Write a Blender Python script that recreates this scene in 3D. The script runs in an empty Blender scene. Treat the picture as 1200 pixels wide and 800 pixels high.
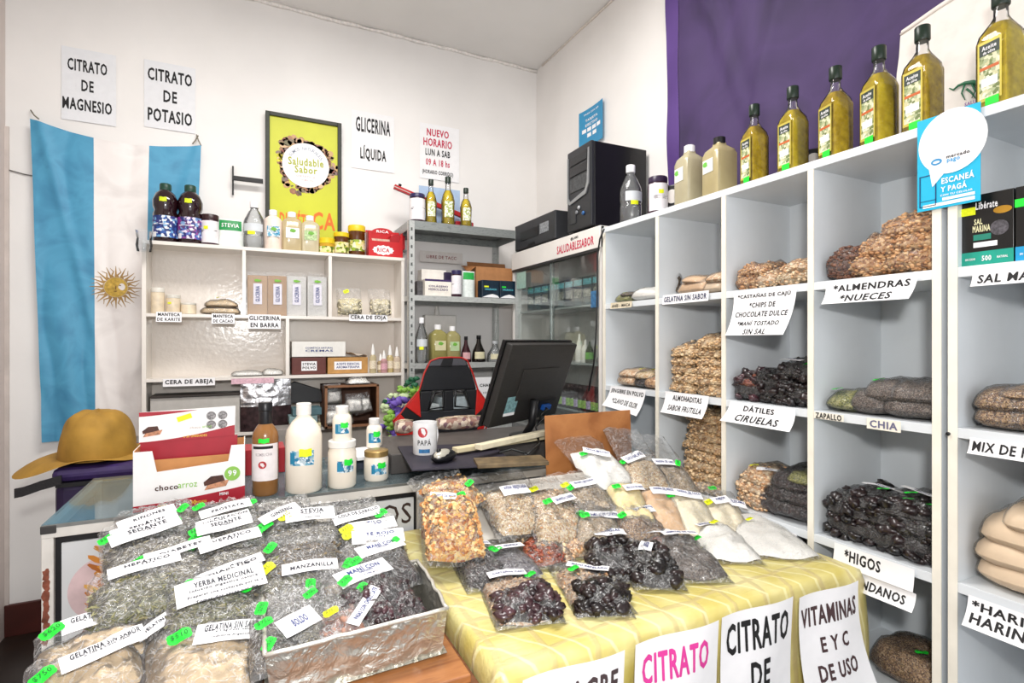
import bpy, math, random
from math import sin, cos, pi, radians, tan, atan2, sqrt
from mathutils import Vector, Matrix, noise
V = Vector
SC = bpy.context.scene
COL = SC.collection

# ------------------------------------------------------------------ camera, world, lights, exposure
TH = radians(26.3)
FPX = 628.0
CAMZ = 1.40
cam = bpy.data.objects.new('camera', bpy.data.cameras.new('camera'))
COL.objects.link(cam)
cam.location = (0, 0, CAMZ)
cam.rotation_euler = (pi / 2, 0, -TH)
cam.data.sensor_width = 36
cam.data.lens = FPX / 1200 * 36
cam.data.clip_start = 0.02
SC.camera = cam

SC.view_settings.view_transform = 'Standard'
SC.view_settings.look = 'None'
SC.view_settings.gamma = 1
SC.view_settings.exposure = 0.40
SC.cycles.transparent_max_bounces = 48
SC.cycles.max_bounces = 8
SC.cycles.transmission_bounces = 6
SC.cycles.glossy_bounces = 3
SC.cycles.diffuse_bounces = 4
SC.cycles.caustics_refractive = False
SC.cycles.caustics_reflective = False

world = bpy.data.worlds.new('daylight')
SC.world = world
world.use_nodes = True
world.node_tree.nodes['Background'].inputs[0].default_value = (0.92, 0.95, 1.0, 1)
world.node_tree.nodes['Background'].inputs[1].default_value = 1.0


def area_light(name, loc, target, sx, sy, power, color=(1, 1, 1)):
    d = bpy.data.lights.new(name, 'AREA')
    d.shape = 'RECTANGLE'
    d.size, d.size_y = sx, sy
    d.energy = power
    d.color = color
    o = bpy.data.objects.new(name, d)
    COL.objects.link(o)
    o.location = loc
    o.rotation_euler = (V(target) - V(loc)).to_track_quat('-Z', 'Y').to_euler()
    return o


# the camera's own flash in its diffuser, the ceiling tube lamp, and the open shop front behind the camera
area_light('flash_light', (-0.02, -0.12, 1.68), (0.9, 1.9, 1.2), 0.13, 0.10, 17, (1.0, 0.985, 0.96))
area_light('ceiling_tube_light', (0.35, 1.75, 3.26), (0.35, 1.75, 0), 1.3, 0.5, 40, (1.0, 0.98, 0.95))
area_light('shop_front_daylight', (-0.4, -1.9, 1.9), (0.6, 2.2, 1.2), 3.0, 2.4, 26, (0.95, 0.98, 1.0))

# ------------------------------------------------------------------ finding places
FWD = V((sin(TH), cos(TH), 0)); RGT = V((cos(TH), -sin(TH), 0)); CAMP = V((0, 0, CAMZ))


def ray(px, py): return FWD + RGT * ((px - 600) / FPX) + V((0, 0, (400 - py) / FPX))
def onX(px, py, x): d = ray(px, py); return CAMP + d * (x / d.x)
def onY(px, py, y): d = ray(px, py); return CAMP + d * (y / d.y)
def onZ(px, py, z): d = ray(px, py); return CAMP + d * ((z - CAMZ) / d.z)
def onP(px, py, p, n): d = ray(px, py); return CAMP + d * ((V(p) - CAMP).dot(n) / d.dot(n))
def dep(x, y): return x * sin(TH) + y * cos(TH)
def sz(n, x, y): return n * dep(x, y) / FPX


# ------------------------------------------------------------------ materials
_mats = {}


def new_mat(name):
    m = bpy.data.materials.new(name)
    m.use_nodes = True
    nt = m.node_tree
    return m, nt, nt.nodes['Principled BSDF'], nt.nodes['Material Output']


def hexc(h):
    h = h.lstrip('#')
    c = [int(h[i:i + 2], 16) / 255 for i in (0, 2, 4)]
    return tuple(((x / 12.92) if x <= .04045 else ((x + .055) / 1.055) ** 2.4) for x in c) + (1,)


def lnk(nt, a, b): nt.links.new(a, b)


def mat(col, rough=.5, metal=0, var=.06, scale=30, bump=0, bscale=None, spec=.5, coat=0, trans=0, ior=1.45, key=None, sub=0):
    k = (col, rough, metal, var, scale, bump, bscale, spec, coat, trans, ior)
    if k in _mats: return _mats[k]
    m, nt, p, out = new_mat('paint_' + col.lstrip('#'))
    c = hexc(col)
    p.inputs['Roughness'].default_value = rough
    p.inputs['Metallic'].default_value = metal
    p.inputs['Specular IOR Level'].default_value = spec
    p.inputs['Coat Weight'].default_value = coat
    p.inputs['Transmission Weight'].default_value = trans
    p.inputs['IOR'].default_value = ior
    p.inputs['Base Color'].default_value = c
    tc = nt.nodes.new('ShaderNodeTexCoord')
    if var:
        nz = nt.nodes.new('ShaderNodeTexNoise'); nz.inputs['Scale'].default_value = scale; nz.inputs['Detail'].default_value = 4
        lnk(nt, tc.outputs['Object'], nz.inputs['Vector'])
        r = nt.nodes.new('ShaderNodeValToRGB')
        r.color_ramp.elements[0].position = .3; r.color_ramp.elements[1].position = .7
        r.color_ramp.elements[0].color = tuple(x * (1 - var * 1.6) for x in c[:3]) + (1,)
        r.color_ramp.elements[1].color = tuple(min(1, x * (1 + var)) for x in c[:3]) + (1,)
        lnk(nt, nz.outputs['Fac'], r.inputs[0]); lnk(nt, r.outputs[0], p.inputs['Base Color'])
    if bump:
        nb = nt.nodes.new('ShaderNodeTexNoise'); nb.inputs['Scale'].default_value = bscale or scale * 3; nb.inputs['Detail'].default_value = 5
        lnk(nt, tc.outputs['Object'], nb.inputs['Vector'])
        b = nt.nodes.new('ShaderNodeBump'); b.inputs['Strength'].default_value = bump; b.inputs['Distance'].default_value = .004
        lnk(nt, nb.outputs['Fac'], b.inputs['Height']); lnk(nt, b.outputs[0], p.inputs['Normal'])
    _mats[k] = m
    return m


def grain(cols, scale=150, bump=.6, rough=.55, stretch=(1, 1, 1), dist=.003, spec=.4):
    """food grains: every voronoi cell takes one colour of the mix"""
    k = ('grain', tuple(cols), scale, bump, rough, stretch, dist)
    if k in _mats: return _mats[k]
    m, nt, p, out = new_mat('grains_' + cols[0].lstrip('#'))
    tc = nt.nodes.new('ShaderNodeTexCoord'); mp = nt.nodes.new('ShaderNodeMapping')
    mp.inputs['Scale'].default_value = stretch
    lnk(nt, tc.outputs['Object'], mp.inputs['Vector'])
    vo = nt.nodes.new('ShaderNodeTexVoronoi'); vo.inputs['Scale'].default_value = scale
    lnk(nt, mp.outputs[0], vo.inputs['Vector'])
    sep = nt.nodes.new('ShaderNodeSeparateColor'); lnk(nt, vo.outputs['Color'], sep.inputs[0])
    r = nt.nodes.new('ShaderNodeValToRGB'); r.color_ramp.interpolation = 'CONSTANT'
    n = len(cols)
    while len(r.color_ramp.elements) < n: r.color_ramp.elements.new(.5)
    for i, c in enumerate(cols):
        r.color_ramp.elements[i].position = i / n; r.color_ramp.elements[i].color = hexc(c)
    lnk(nt, sep.outputs[0], r.inputs[0]); lnk(nt, r.outputs[0], p.inputs['Base Color'])
    b = nt.nodes.new('ShaderNodeBump'); b.inputs['Strength'].default_value = bump; b.inputs['Distance'].default_value = dist; b.invert = True
    lnk(nt, vo.outputs['Distance'], b.inputs['Height']); lnk(nt, b.outputs[0], p.inputs['Normal'])
    p.inputs['Roughness'].default_value = rough
    p.inputs['Specular IOR Level'].default_value = spec
    _mats[k] = m
    return m


def pieces(cols, rough=.45, coat=0):
    """loose pieces: every separate island takes its own colour of the mix"""
    k = ('pieces', tuple(cols), rough, coat)
    if k in _mats: return _mats[k]
    m, nt, p, out = new_mat('pieces_' + cols[0].lstrip('#'))
    g = nt.nodes.new('ShaderNodeNewGeometry')
    r = nt.nodes.new('ShaderNodeValToRGB')
    n = len(cols)
    while len(r.color_ramp.elements) < n: r.color_ramp.elements.new(.5)
    for i, c in enumerate(cols):
        r.color_ramp.elements[i].position = i / max(1, n - 1); r.color_ramp.elements[i].color = hexc(c)
    lnk(nt, g.outputs['Random Per Island'], r.inputs[0]); lnk(nt, r.outputs[0], p.inputs['Base Color'])
    p.inputs['Roughness'].default_value = rough; p.inputs['Coat Weight'].default_value = coat
    _mats[k] = m
    return m


def film(haze=.10, gloss=1.0, rough=.12, tint=(1, 1, 1), bump=.5, bscale=60, key='', glint=0):
    """thin crinkled clear plastic: mostly see-through, a little milky, with white glints painted along its creases"""
    k = ('film', haze, gloss, rough, tint, bump, bscale, glint)
    if k in _mats: return _mats[k]
    m, nt, p, out = new_mat('clear_film')
    nt.nodes.remove(p)
    tr = nt.nodes.new('ShaderNodeBsdfTransparent'); tr.inputs[0].default_value = (*tint, 1)
    di = nt.nodes.new('ShaderNodeBsdfDiffuse'); di.inputs[0].default_value = (.9 * tint[0], .9 * tint[1], .9 * tint[2], 1)
    gl = nt.nodes.new('ShaderNodeBsdfGlossy'); gl.inputs['Roughness'].default_value = rough
    tc = nt.nodes.new('ShaderNodeTexCoord')
    nz = nt.nodes.new('ShaderNodeTexNoise'); nz.inputs['Scale'].default_value = bscale; nz.inputs['Detail'].default_value = 3; nz.inputs['Distortion'].default_value = 1.2
    lnk(nt, tc.outputs['Object'], nz.inputs['Vector'])
    b = nt.nodes.new('ShaderNodeBump'); b.inputs['Strength'].default_value = bump; b.inputs['Distance'].default_value = .006
    lnk(nt, nz.outputs['Fac'], b.inputs['Height']); lnk(nt, b.outputs[0], gl.inputs['Normal'])
    fr = nt.nodes.new('ShaderNodeFresnel'); fr.inputs['IOR'].default_value = 1.45; lnk(nt, b.outputs[0], fr.inputs['Normal'])
    mul = nt.nodes.new('ShaderNodeMath'); mul.operation = 'MULTIPLY_ADD'; mul.use_clamp = True
    mul.inputs[1].default_value = .85 * gloss; mul.inputs[2].default_value = -.01
    lnk(nt, fr.outputs[0], mul.inputs[0])
    # glints on the creases are painted in: thin milky lines along a ridged noise
    nr = nt.nodes.new('ShaderNodeTexNoise'); nr.inputs['Scale'].default_value = bscale * .55; nr.inputs['Detail'].default_value = 2; nr.inputs['Distortion'].default_value = 2.5
    lnk(nt, tc.outputs['Object'], nr.inputs['Vector'])
    s1 = nt.nodes.new('ShaderNodeMath'); s1.operation = 'SUBTRACT'; s1.inputs[1].default_value = .5; lnk(nt, nr.outputs['Fac'], s1.inputs[0])
    s2 = nt.nodes.new('ShaderNodeMath'); s2.operation = 'ABSOLUTE'; lnk(nt, s1.outputs[0], s2.inputs[0])
    mr = nt.nodes.new('ShaderNodeMapRange'); mr.inputs['From Min'].default_value = 0; mr.inputs['From Max'].default_value = .035
    mr.inputs['To Min'].default_value = haze + glint; mr.inputs['To Max'].default_value = haze; lnk(nt, s2.outputs[0], mr.inputs[0])
    m1 = nt.nodes.new('ShaderNodeMixShader'); lnk(nt, mr.outputs[0], m1.inputs[0])
    lnk(nt, tr.outputs[0], m1.inputs[1]); lnk(nt, di.outputs[0], m1.inputs[2])
    m2 = nt.nodes.new('ShaderNodeMixShader')
    lnk(nt, mul.outputs[0], m2.inputs[0]); lnk(nt, m1.outputs[0], m2.inputs[1]); lnk(nt, gl.outputs[0], m2.inputs[2])
    lnk(nt, m2.outputs[0], out.inputs[0])
    _mats[k] = m
    return m


def streak(cols, scale=8, stretch=(1, 1, 12), rough=.4, bump=0, dist=0.6, detail=4, spec=.5, metal=0):
    """stretched noise through a soft ramp: wood, fabric, brushed or mottled surfaces"""
    k = ('streak', tuple(cols), scale, stretch, rough, bump, metal)
    if k in _mats: return _mats[k]
    m, nt, p, out = new_mat('streaks_' + cols[0].lstrip('#'))
    tc = nt.nodes.new('ShaderNodeTexCoord'); mp = nt.nodes.new('ShaderNodeMapping'); mp.inputs['Scale'].default_value = stretch
    nz = nt.nodes.new('ShaderNodeTexNoise'); nz.inputs['Scale'].default_value = scale; nz.inputs['Detail'].default_value = detail; nz.inputs['Distortion'].default_value = dist
    lnk(nt, tc.outputs['Object'], mp.inputs['Vector']); lnk(nt, mp.outputs[0], nz.inputs['Vector'])
    r = nt.nodes.new('ShaderNodeValToRGB'); n = len(cols)
    while len(r.color_ramp.elements) < n: r.color_ramp.elements.new(.5)
    for i, c in enumerate(cols):
        r.color_ramp.elements[i].position = .28 + .44 * i / max(1, n - 1); r.color_ramp.elements[i].color = hexc(c)
    lnk(nt, nz.outputs['Fac'], r.inputs[0]); lnk(nt, r.outputs[0], p.inputs['Base Color'])
    p.inputs['Roughness'].default_value = rough; p.inputs['Specular IOR Level'].default_value = spec; p.inputs['Metallic'].default_value = metal
    if bump:
        b = nt.nodes.new('ShaderNodeBump'); b.inputs['Strength'].default_value = bump; b.inputs['Distance'].default_value = .003
        lnk(nt, nz.outputs['Fac'], b.inputs['Height']); lnk(nt, b.outputs[0], p.inputs['Normal'])
    _mats[k] = m
    return m


FILM = film(.06, 1.1, .10, bump=.8, bscale=55, glint=.28)
FILMS = film(.03, .9, .12, bump=.7, bscale=70, key='s', glint=.12)
GLASS = film(.02, 1.3, .03, bump=.02, bscale=10, key='g')
PANE = film(.015, .4, .05, (.97, .99, .98), bump=.02, bscale=10, key='p')
PET = film(.05, 1.4, .06, (.93, .95, .97), bump=.15, bscale=40, key='b')
WHITE = mat('#ece9e4', .35, var=.03, scale=6)
PAPER = mat('#f3f2f4', .75, var=.02, scale=20)
INK = mat('#1b1a1c', .7, var=0)
GREEN = mat('#23e23b', .5, var=.08, scale=200)
LIME = mat('#e9f21b', .5, var=.08, scale=200)
BLACK = mat('#141416', .35, var=.1)
BLUEINK = mat('#3a4780', .7, var=0)
PINK = mat('#e0409c', .7, var=.05)
REDINK = mat('#c23350', .7, var=0)


# ------------------------------------------------------------------ mesh builder
class MB:
    def __init__(s): s.v = []; s.f = []; s.M = None
    def add(s, vs, fs, M=None):
        n = len(s.v)
        if M is not None: vs = [M @ V(v) for v in vs]
        s.v.extend([tuple(v) for v in vs]); s.f.extend([tuple(i + n for i in f) for f in fs]); return s
    def box(s, x0, x1, y0, y1, z0, z1, M=None):
        vs = [(x, y, z) for z in (z0, z1) for y in (y0, y1) for x in (x0, x1)]
        return s.add(vs, [(0, 2, 3, 1), (4, 5, 7, 6), (0, 1, 5, 4), (2, 6, 7, 3), (0, 4, 6, 2), (1, 3, 7, 5)], M)
    def lathe(s, prof, n=20, M=None, sq=0, sx=1, sy=1, cap=True):
        """prof: [(r,z)], sq>0 squares the section towards a rounded box"""
        vs = []; fs = []
        for pi_, (r, z) in enumerate(prof):
            q = sq if not hasattr(sq, '__len__') else sq[pi_]
            for i in range(n):
                a = 2 * pi * (i + .5) / n; c, d = cos(a), sin(a)
                if q:
                    e = 2 + q * 6; k = (abs(c) ** e + abs(d) ** e) ** (-1 / e)
                else: k = 1
                vs.append((r * c * k * sx, r * d * k * sy, z))
        m = len(prof)
        for j in range(m - 1):
            for i in range(n):
                k = (i + 1) % n
                fs.append((j * n + i, j * n + k, (j + 1) * n + k, (j + 1) * n + i))
        if cap:
            fs.append(tuple(range(n - 1, -1, -1))); fs.append(tuple((m - 1) * n + i for i in range(n)))
        return s.add(vs, fs, M)
    def tube(s, pts, r, n=8, M=None, cap=True):
        pts = [V(p) for p in pts]; vs = []; fs = []
        rr = r if hasattr(r, '__len__') else [r] * len(pts)
        up = V((0, 0, 1)); prev = None
        for i, p in enumerate(pts):
            t = (pts[min(i + 1, len(pts) - 1)] - pts[max(i - 1, 0)]).normalized()
            if prev is None:
                a = t.cross(up if abs(t.z) < .9 else V((1, 0, 0))).normalized()
            else:
                a = (prev - t * prev.dot(t)).normalized()
            prev = a; b = t.cross(a)
            for k in range(n):
                w = 2 * pi * k / n
                vs.append(p + (a * cos(w) + b * sin(w)) * rr[i])
        for j in range(len(pts) - 1):
            for k in range(n):
                k2 = (k + 1) % n
                fs.append((j * n + k, j * n + k2, (j + 1) * n + k2, (j + 1) * n + k))
        if cap: fs.append(tuple(range(n - 1, -1, -1))); fs.append(tuple((len(pts) - 1) * n + k for k in range(n)))
        return s.add(vs, fs, M)
    def grid(s, f, nx, ny, M=None):
        """f(u,v) with u,v in 0..1"""
        vs = [f(i / nx, j / ny) for j in range(ny + 1) for i in range(nx + 1)]
        fs = [(j * (nx + 1) + i, j * (nx + 1) + i + 1, (j + 1) * (nx + 1) + i + 1, (j + 1) * (nx + 1) + i) for j in range(ny) for i in range(nx)]
        return s.add(vs, fs, M)
    def prism(s, poly, z0, z1, M=None):
        n = len(poly)
        vs = [(x, y, z0) for x, y in poly] + [(x, y, z1) for x, y in poly]
        fs = [tuple(range(n - 1, -1, -1)), tuple(range(n, 2 * n))] + [(i, (i + 1) % n, n + (i + 1) % n, n + i) for i in range(n)]
        return s.add(vs, fs, M)
    def blob(s, c, rx, ry, rz, seed=0, amp=.2, n=6, M=None, freq=1.5):
        vs = []; fs = []; m = n + 2; rr = random.Random(seed)
        off = V((rr.random() * 50, rr.random() * 50, rr.random() * 50))
        for j in range(1, n):
            t = pi * j / n
            for i in range(m):
                a = 2 * pi * i / m
                d = V((sin(t) * cos(a), sin(t) * sin(a), cos(t)))
                k = 1 + amp * noise.noise(d * freq + off)
                vs.append((c[0] + d.x * rx * k, c[1] + d.y * ry * k, c[2] + d.z * rz * k))
        vs.append((c[0], c[1], c[2] + rz)); vs.append((c[0], c[1], c[2] - rz))
        T = len(vs) - 2; B = T + 1
        for j in range(n - 2):
            for i in range(m):
                k = (i + 1) % m; fs.append((j * m + i, (j + 1) * m + i, (j + 1) * m + k, j * m + k))
        for i in range(m):
            k = (i + 1) % m; fs.append((T, i, k)); fs.append((B, (n - 2) * m + k, (n - 2) * m + i))
        return s.add(vs, fs, M)
    def build(s, name, m, parent=None, smooth=False, bevel=0, kind=None, M=None, label=None, auto=False):
        me = bpy.data.meshes.new(name)
        me.from_pydata(s.v, [], s.f); me.materials.append(m)
        if smooth: me.polygons.foreach_set('use_smooth', [True] * len(me.polygons))
        me.update()
        if auto: me.set_sharp_from_angle(angle=radians(40))
        o = bpy.data.objects.new(name, me); COL.objects.link(o)
        if parent: o.parent = parent
        if M is not None: o.matrix_basis = M
        if bevel:
            b = o.modifiers.new('bevel', 'BEVEL'); b.width = bevel; b.segments = 2; b.limit_method = 'ANGLE'
        if kind: o['kind'] = kind
        if label: o['label'] = label
        return o


def tag(o, label, cat, group=None):
    o['label'] = label; o['category'] = cat
    if group: o['group'] = group
    return o


def thing(name, label, cat, loc=(0, 0, 0), rz=0, group=None, M=None):
    o = bpy.data.objects.new(name, None); COL.objects.link(o); o.empty_display_size = .05
    if M is not None: o.matrix_basis = M
    else: o.location = loc; o.rotation_euler = (0, 0, rz)
    return tag(o, label, cat, group)


def frame(o, right, up):
    r = V(right).normalized(); u = V(up); u = (u - r * u.dot(r)).normalized(); n = r.cross(u)
    return Matrix(((r.x, u.x, n.x, o[0]), (r.y, u.y, n.y, o[1]), (r.z, u.z, n.z, o[2]), (0, 0, 0, 1)))


_tc = {}


def text_geo(s, bold=True):
    k = (s, bold)
    if k not in _tc:
        c = bpy.data.curves.new('t', 'FONT'); c.body = s; c.size = 1; c.resolution_u = 2
        c.offset = .012 if bold else .004; c.space_character = 1.14 if bold else 1.05
        o = bpy.data.objects.new('t', c)
        me = bpy.data.meshes.new_from_object(o)
        vs = [(v.co.x, v.co.y) for v in me.vertices]; fs = [tuple(p.vertices) for p in me.polygons]
        bpy.data.objects.remove(o); bpy.data.curves.remove(c); bpy.data.meshes.remove(me)
        if not vs: vs = [(0, 0), (1, 0), (1, 1)]; fs = []
        x0 = min(v[0] for v in vs); x1 = max(v[0] for v in vs); y0 = min(v[1] for v in vs); y1 = max(v[1] for v in vs)
        _tc[k] = ([((x - x0) / (x1 - x0) - .5, (y - y0) / (y1 - y0) - .5) for x, y in vs], fs)
    return _tc[k]


def letters(parent, items, m, f=None, off=.0008, bold=True, name='lettering'):
    """items: (text, cx, cy, w, h[, slant angle]); f maps the flat sheet to its bent shape"""
    b = MB()
    for it in items:
        s, cx, cy, w, h = it[:5]; ang = it[5] if len(it) > 5 else 0
        vs, fs = text_geo(s, bold)
        ca, sa = cos(ang), sin(ang); em = w / max(3, len(s))
        # bold: the outline again a hair to each side, each layer of ink a hair above the last
        for q, (dx, dy) in enumerate(((0, 0), (.07, 0), (.035, .02), (.035, -.02)) if bold else ((0, 0),)):
            out = []
            for x, y in vs:
                X, Y = x * w + (dx - .035 * bold) * em, y * h + dy * h
                X, Y = cx + X * ca - Y * sa, cy + X * sa + Y * ca
                if f: p = V(f(X, Y)); p.z += off + q * .00012
                else: p = V((X, Y, off + q * .00012))
                out.append(p)
            b.add(out, fs)
    return b.build(name, m, parent)


def sheet(name, w, h, m, M=None, parent=None, f=None, nx=1, ny=1, thick=.0004, label=None):
    g = f or (lambda x, y: (x, y, 0))
    b = MB().grid(lambda u, v: g((u - .5) * w, (v - .5) * h), nx, ny)
    o = b.build(name, m, parent, smooth=bool(f), M=M, label=label)
    return o


# setting helper
def struct(name, b, m, parent=None, **k):
    o = b.build(name, m, parent, **k)
    if parent is None: o['kind'] = 'structure'
    return o
# ------------------------------------------------------------------ the room
XR, YB, XL, ZC = 1.85, 3.35, -1.03, 3.33
wallm = mat('#eeebe8', .55, var=.035, scale=2.2, bump=.12, bscale=40)
ceilm = mat('#eae8e5', .7, var=.04, scale=1.5, bump=.1, bscale=30)
struct('floor', MB().box(XL - .1, XR + .1, -2.6, YB + .1, -.05, 0), streak(['#1d1714', '#33261f', '#2a2320'], 5, (1, 1, 1), .35, .1))
struct('ceiling', MB().box(XL - .1, XR + .1, -2.6, YB + .1, ZC, ZC + .05), ceilm)
struct('wall_back', MB().box(XL - .1, XR + .1, YB, YB + .08, 0, ZC), wallm)
struct('wall_right', MB().box(XR, XR + .08, -2.6, YB, 0, ZC), wallm)
struct('wall_left', MB().box(XL - .08, XL, -2.6, YB, 0, ZC), mat('#d8ccc6', .6, var=.05, scale=3))
struct('baseboard_back', MB().box(XL, -.3, YB - .018, YB, 0, .15), mat('#4a201a', .4, var=.2, scale=8), bevel=.003)
# crumbling plaster bead where the walls meet the ceiling
rnd = random.Random(3)
b = MB()
b.tube([(XL + i * .06, YB - .004 - rnd.random() * .004, ZC - .006 - rnd.random() * .006) for i in range(49)], [.008 + rnd.random() * .006 for _ in range(49)], 6)
struct('trim_1', b, mat('#f0ebe6', .6, var=.1, scale=60), smooth=True)
b = MB()
b.tube([(XR - .003 - rnd.random() * .003, -2.5 + i * .12, ZC - .004 - rnd.random() * .005) for i in range(49)], [.004 + rnd.random() * .004 for _ in range(49)], 6)
struct('trim_2', b, mat('#e2d8d0', .6, var=.1, scale=60), smooth=True)
tag(MB().tube([onY(-30, 198, YB - .006), onY(10, 199, YB - .006), onY(28, 204, YB - .006), onY(75, 213, YB - .006)], .0028, 6).build('wall_cable', mat('#6b6763', .6), smooth=True),
    'thin grey cable running along the wall and in behind the blue flag', 'cable')
b = MB()
p = onY(7, 300, YB - .004)
struct('trim_3', MB().box(p.x - .012, p.x + .012, YB - .012, YB, .15, 2.42), mat('#cfc4bd', .6, var=.08, scale=10))

# ------------------------------------------------------------------ lettered sheets on the back wall
def wall_sign(label, x0, y0, x1, y1, items, m=PAPER, ink=INK, name='paper_sign', cat='sign', dz=0, bend=0.004, ext=None):
    """pixel box on the back wall; text items as fractions (text, cx, cy, w, h, ink)"""
    a = onY(x0, y0, YB - .004); c = onY(x1, y1, YB - .004)
    zl0, zl1 = onY(x0, y1, YB - .004).z, a.z
    w = c.x - a.x; h = zl1 - zl0; o = V(((a.x + c.x) / 2, YB - .004, (zl0 + zl1) / 2))
    f = lambda x, y: (x, y, bend * (.5 + .5 * sin(x / w * 5 + 1)) * (abs(y) / h))
    s = sheet(name, w, h, m, frame(o, (1, 0, 0), (0, 0, 1)), f=f, nx=8, ny=6)
    tag(s, label, cat)
    by = {}
    for t in items:
        by.setdefault(t[5] if len(t) > 5 else ink, []).append((t[0], t[1] * w, t[2] * h, t[3] * w, t[4] * h))
    for k, its in by.items():
        for it in its: letters(s, [it], k, f)
    return s, w, h

PSH = mat('#e6e7ea', .7, var=.02)
wall_sign('white paper sheet lettered CITRATO DE MAGNESIO, leftmost on the back wall', 72, 53, 136, 139,
          [('CITRATO', -.03, .27, .72, .16), ('DE', -.03, 0, .22, .15), ('MAGNESIO', -.03, -.27, .9, .16)], PSH)
wall_sign('white paper sheet lettered CITRATO DE POTASIO above the right of the flag', 169, 69, 229, 148,
          [('CITRATO', 0, .3, .86, .18), ('DE', 0, 0, .26, .17), ('POTASIO', 0, -.3, .86, .19)], PSH)
wall_sign('white paper sheet lettered GLICERINA LÍQUIDA to the right of the yellow poster', 412, 128, 462, 196,
          [('GLICERINA', 0, .27, .8, .25), ('LÍQUIDA', 0, -.22, .6, .27)], mat('#efeeef', .6, var=.02))
wall_sign('white opening-hours sheet with NUEVO HORARIO in red', 492, 143, 538, 208,
          [('NUEVO', -.05, .35, .55, .13, REDINK), ('HORARIO', -.05, .17, .72, .14, REDINK), ('LUN A SAB', -.05, -.01, .62, .12, INK),
           ('09 A 18 hs', -.05, -.19, .6, .12, REDINK), ('(HORARIO CORRIDO)', -.05, -.38, .78, .09, INK)], mat('#efeeef', .6, var=.02))

# ------------------------------------------------------------------ flag
def flag():
    Y = YB - .02
    tl = onY(37, 141, Y); tr = onY(236, 168, Y); bl = onY(58, 517, Y)
    W = tr.x - tl.x + .0
    zt0, zt1 = tl.z, onY(236, 172, Y).z
    H = tl.z - bl.z
    root = thing('argentine_flag', 'light blue and white vertical flag with a gold sun, tied to the back wall', 'flag', (tl.x, Y, tl.z))
    def f(u, v):   # u 0..1 across, v 0..1 downward
        sag = .05 * sin(pi * u) * (1 - v) + (tl.z - zt1) * u * (1 - v)
        x = u * W + .045 * v * (1 - u) - .06 * v * u
        z = -v * H - sag * (1 if v < .9 else .9)
        fold = .010 * sin(9 * u + 3 * v + 1) + .009 * sin(22 * u - 7 * v) * (v + .2) + .008 * noise.noise(V((u * 5 + v * 3, v * 4, 1)))
        diag = .012 * math.exp(-((u - .05 - v * .45) / .035) ** 2) + .01 * math.exp(-((u - .98 + v * .5) / .04) ** 2)
        return V((x, -.012 - abs(fold) - diag, z))
    blue = streak(['#3a80a6', '#4f9cc0', '#448fb4'], 6, (1, 1, 1), .55, .15)
    wht = streak(['#dcd6d3', '#efeae7', '#e6e0dd'], 5, (1, 1, 1), .6, .15)
    for nm, a, c, m in (('blue_stripe', 0, .345, blue), ('white_stripe', .345, .672, wht), ('blue_stripe', .672, 1, blue)):
        MB().grid(lambda u, v, a=a, c=c: f(a + (c - a) * u, v), 26, 60).build(nm, m, root, smooth=True)
    # sun: disc, 32 rays laid on the cloth
    cu, cv = .55, None
    sp = onY(137, 337, Y); cx = sp.x - tl.x; cz = sp.z - tl.z
    def at(dx, dz):
        x, z = cx + dx, cz + dz
        v = -z / H; 
        for _ in range(4):
            den = W - .105 * v
            u = (x - .045 * v) / (W - .045 * v - .06 * v)
            p = f(u, v); v += (p.z - z) / H
        p = f(u, v); return V((x, p.y - .0015, z))
    R = sz(11.5, sp.x, Y)
    b = MB()
    n = 28; vs = [at(0, 0)] + [at(R * cos(2 * pi * i / n), R * sin(2 * pi * i / n)) for i in range(n)]
    b.add(vs, [(0, 1 + i, 1 + (i + 1) % n) for i in range(n)])
    sd = b.build('sun_disc', mat('#c9a548', .6, var=.2, scale=80), root)
    b = MB()
    for i in range(32):
        a = 2 * pi * i / 32; L = R * 2.15 if i % 2 == 0 else R * 2.0; wv = .0 if i % 2 == 0 else .006
        pts = []
        for k in range(6):
            r = R * 1.02 + (L - R * 1.02) * k / 5; o_ = wv * sin(k * 1.6); hw = R * .10 * (1 - k / 6)
            c0 = V((cos(a), sin(a))); t = V((-sin(a), cos(a)))
            for sg in (-1, 1):
                q = c0 * r + t * (o_ + sg * hw); pts.append(at(q.x, q.y))
        b.add(pts, [(2 * k, 2 * k + 1, 2 * k + 3, 2 * k + 2) for k in range(5)])
    b.build('sun_rays', mat('#a5824a', .6, var=.1), root)
    b = MB()
    fm = [(-.35, .2), (.35, .2)]
    for dx, dz in fm: 
        c = at(dx * R, dz * R); b.blob((c.x, c.y, c.z), R * .1, .0008, R * .06, 1, 0)
    c = at(0, -.4 * R); b.blob((c.x, c.y, c.z), R * .2, .0008, R * .05, 1, 0)
    c = at(0, -.05 * R); b.blob((c.x, c.y, c.z), R * .06, .0008, R * .2, 1, 0)
    b.build('face', mat('#7e5a2c', .6), sd)
    for (pa, pb) in (((35, 128), (47, 141)), ((232, 158), (226, 170)), ((230, 157), (236, 172))):
        A = onY(*pa, Y) - V(root.location); B = onY(*pb, Y) - V(root.location)
        MB().tube([A + V((0, .01, 0)), (A + B) / 2 + V((0, -.01, -.006)), B + V((0, -.02, 0))], .003, 6).build('cord', mat('#7d7768', .7), root, smooth=True)
flag()

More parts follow.
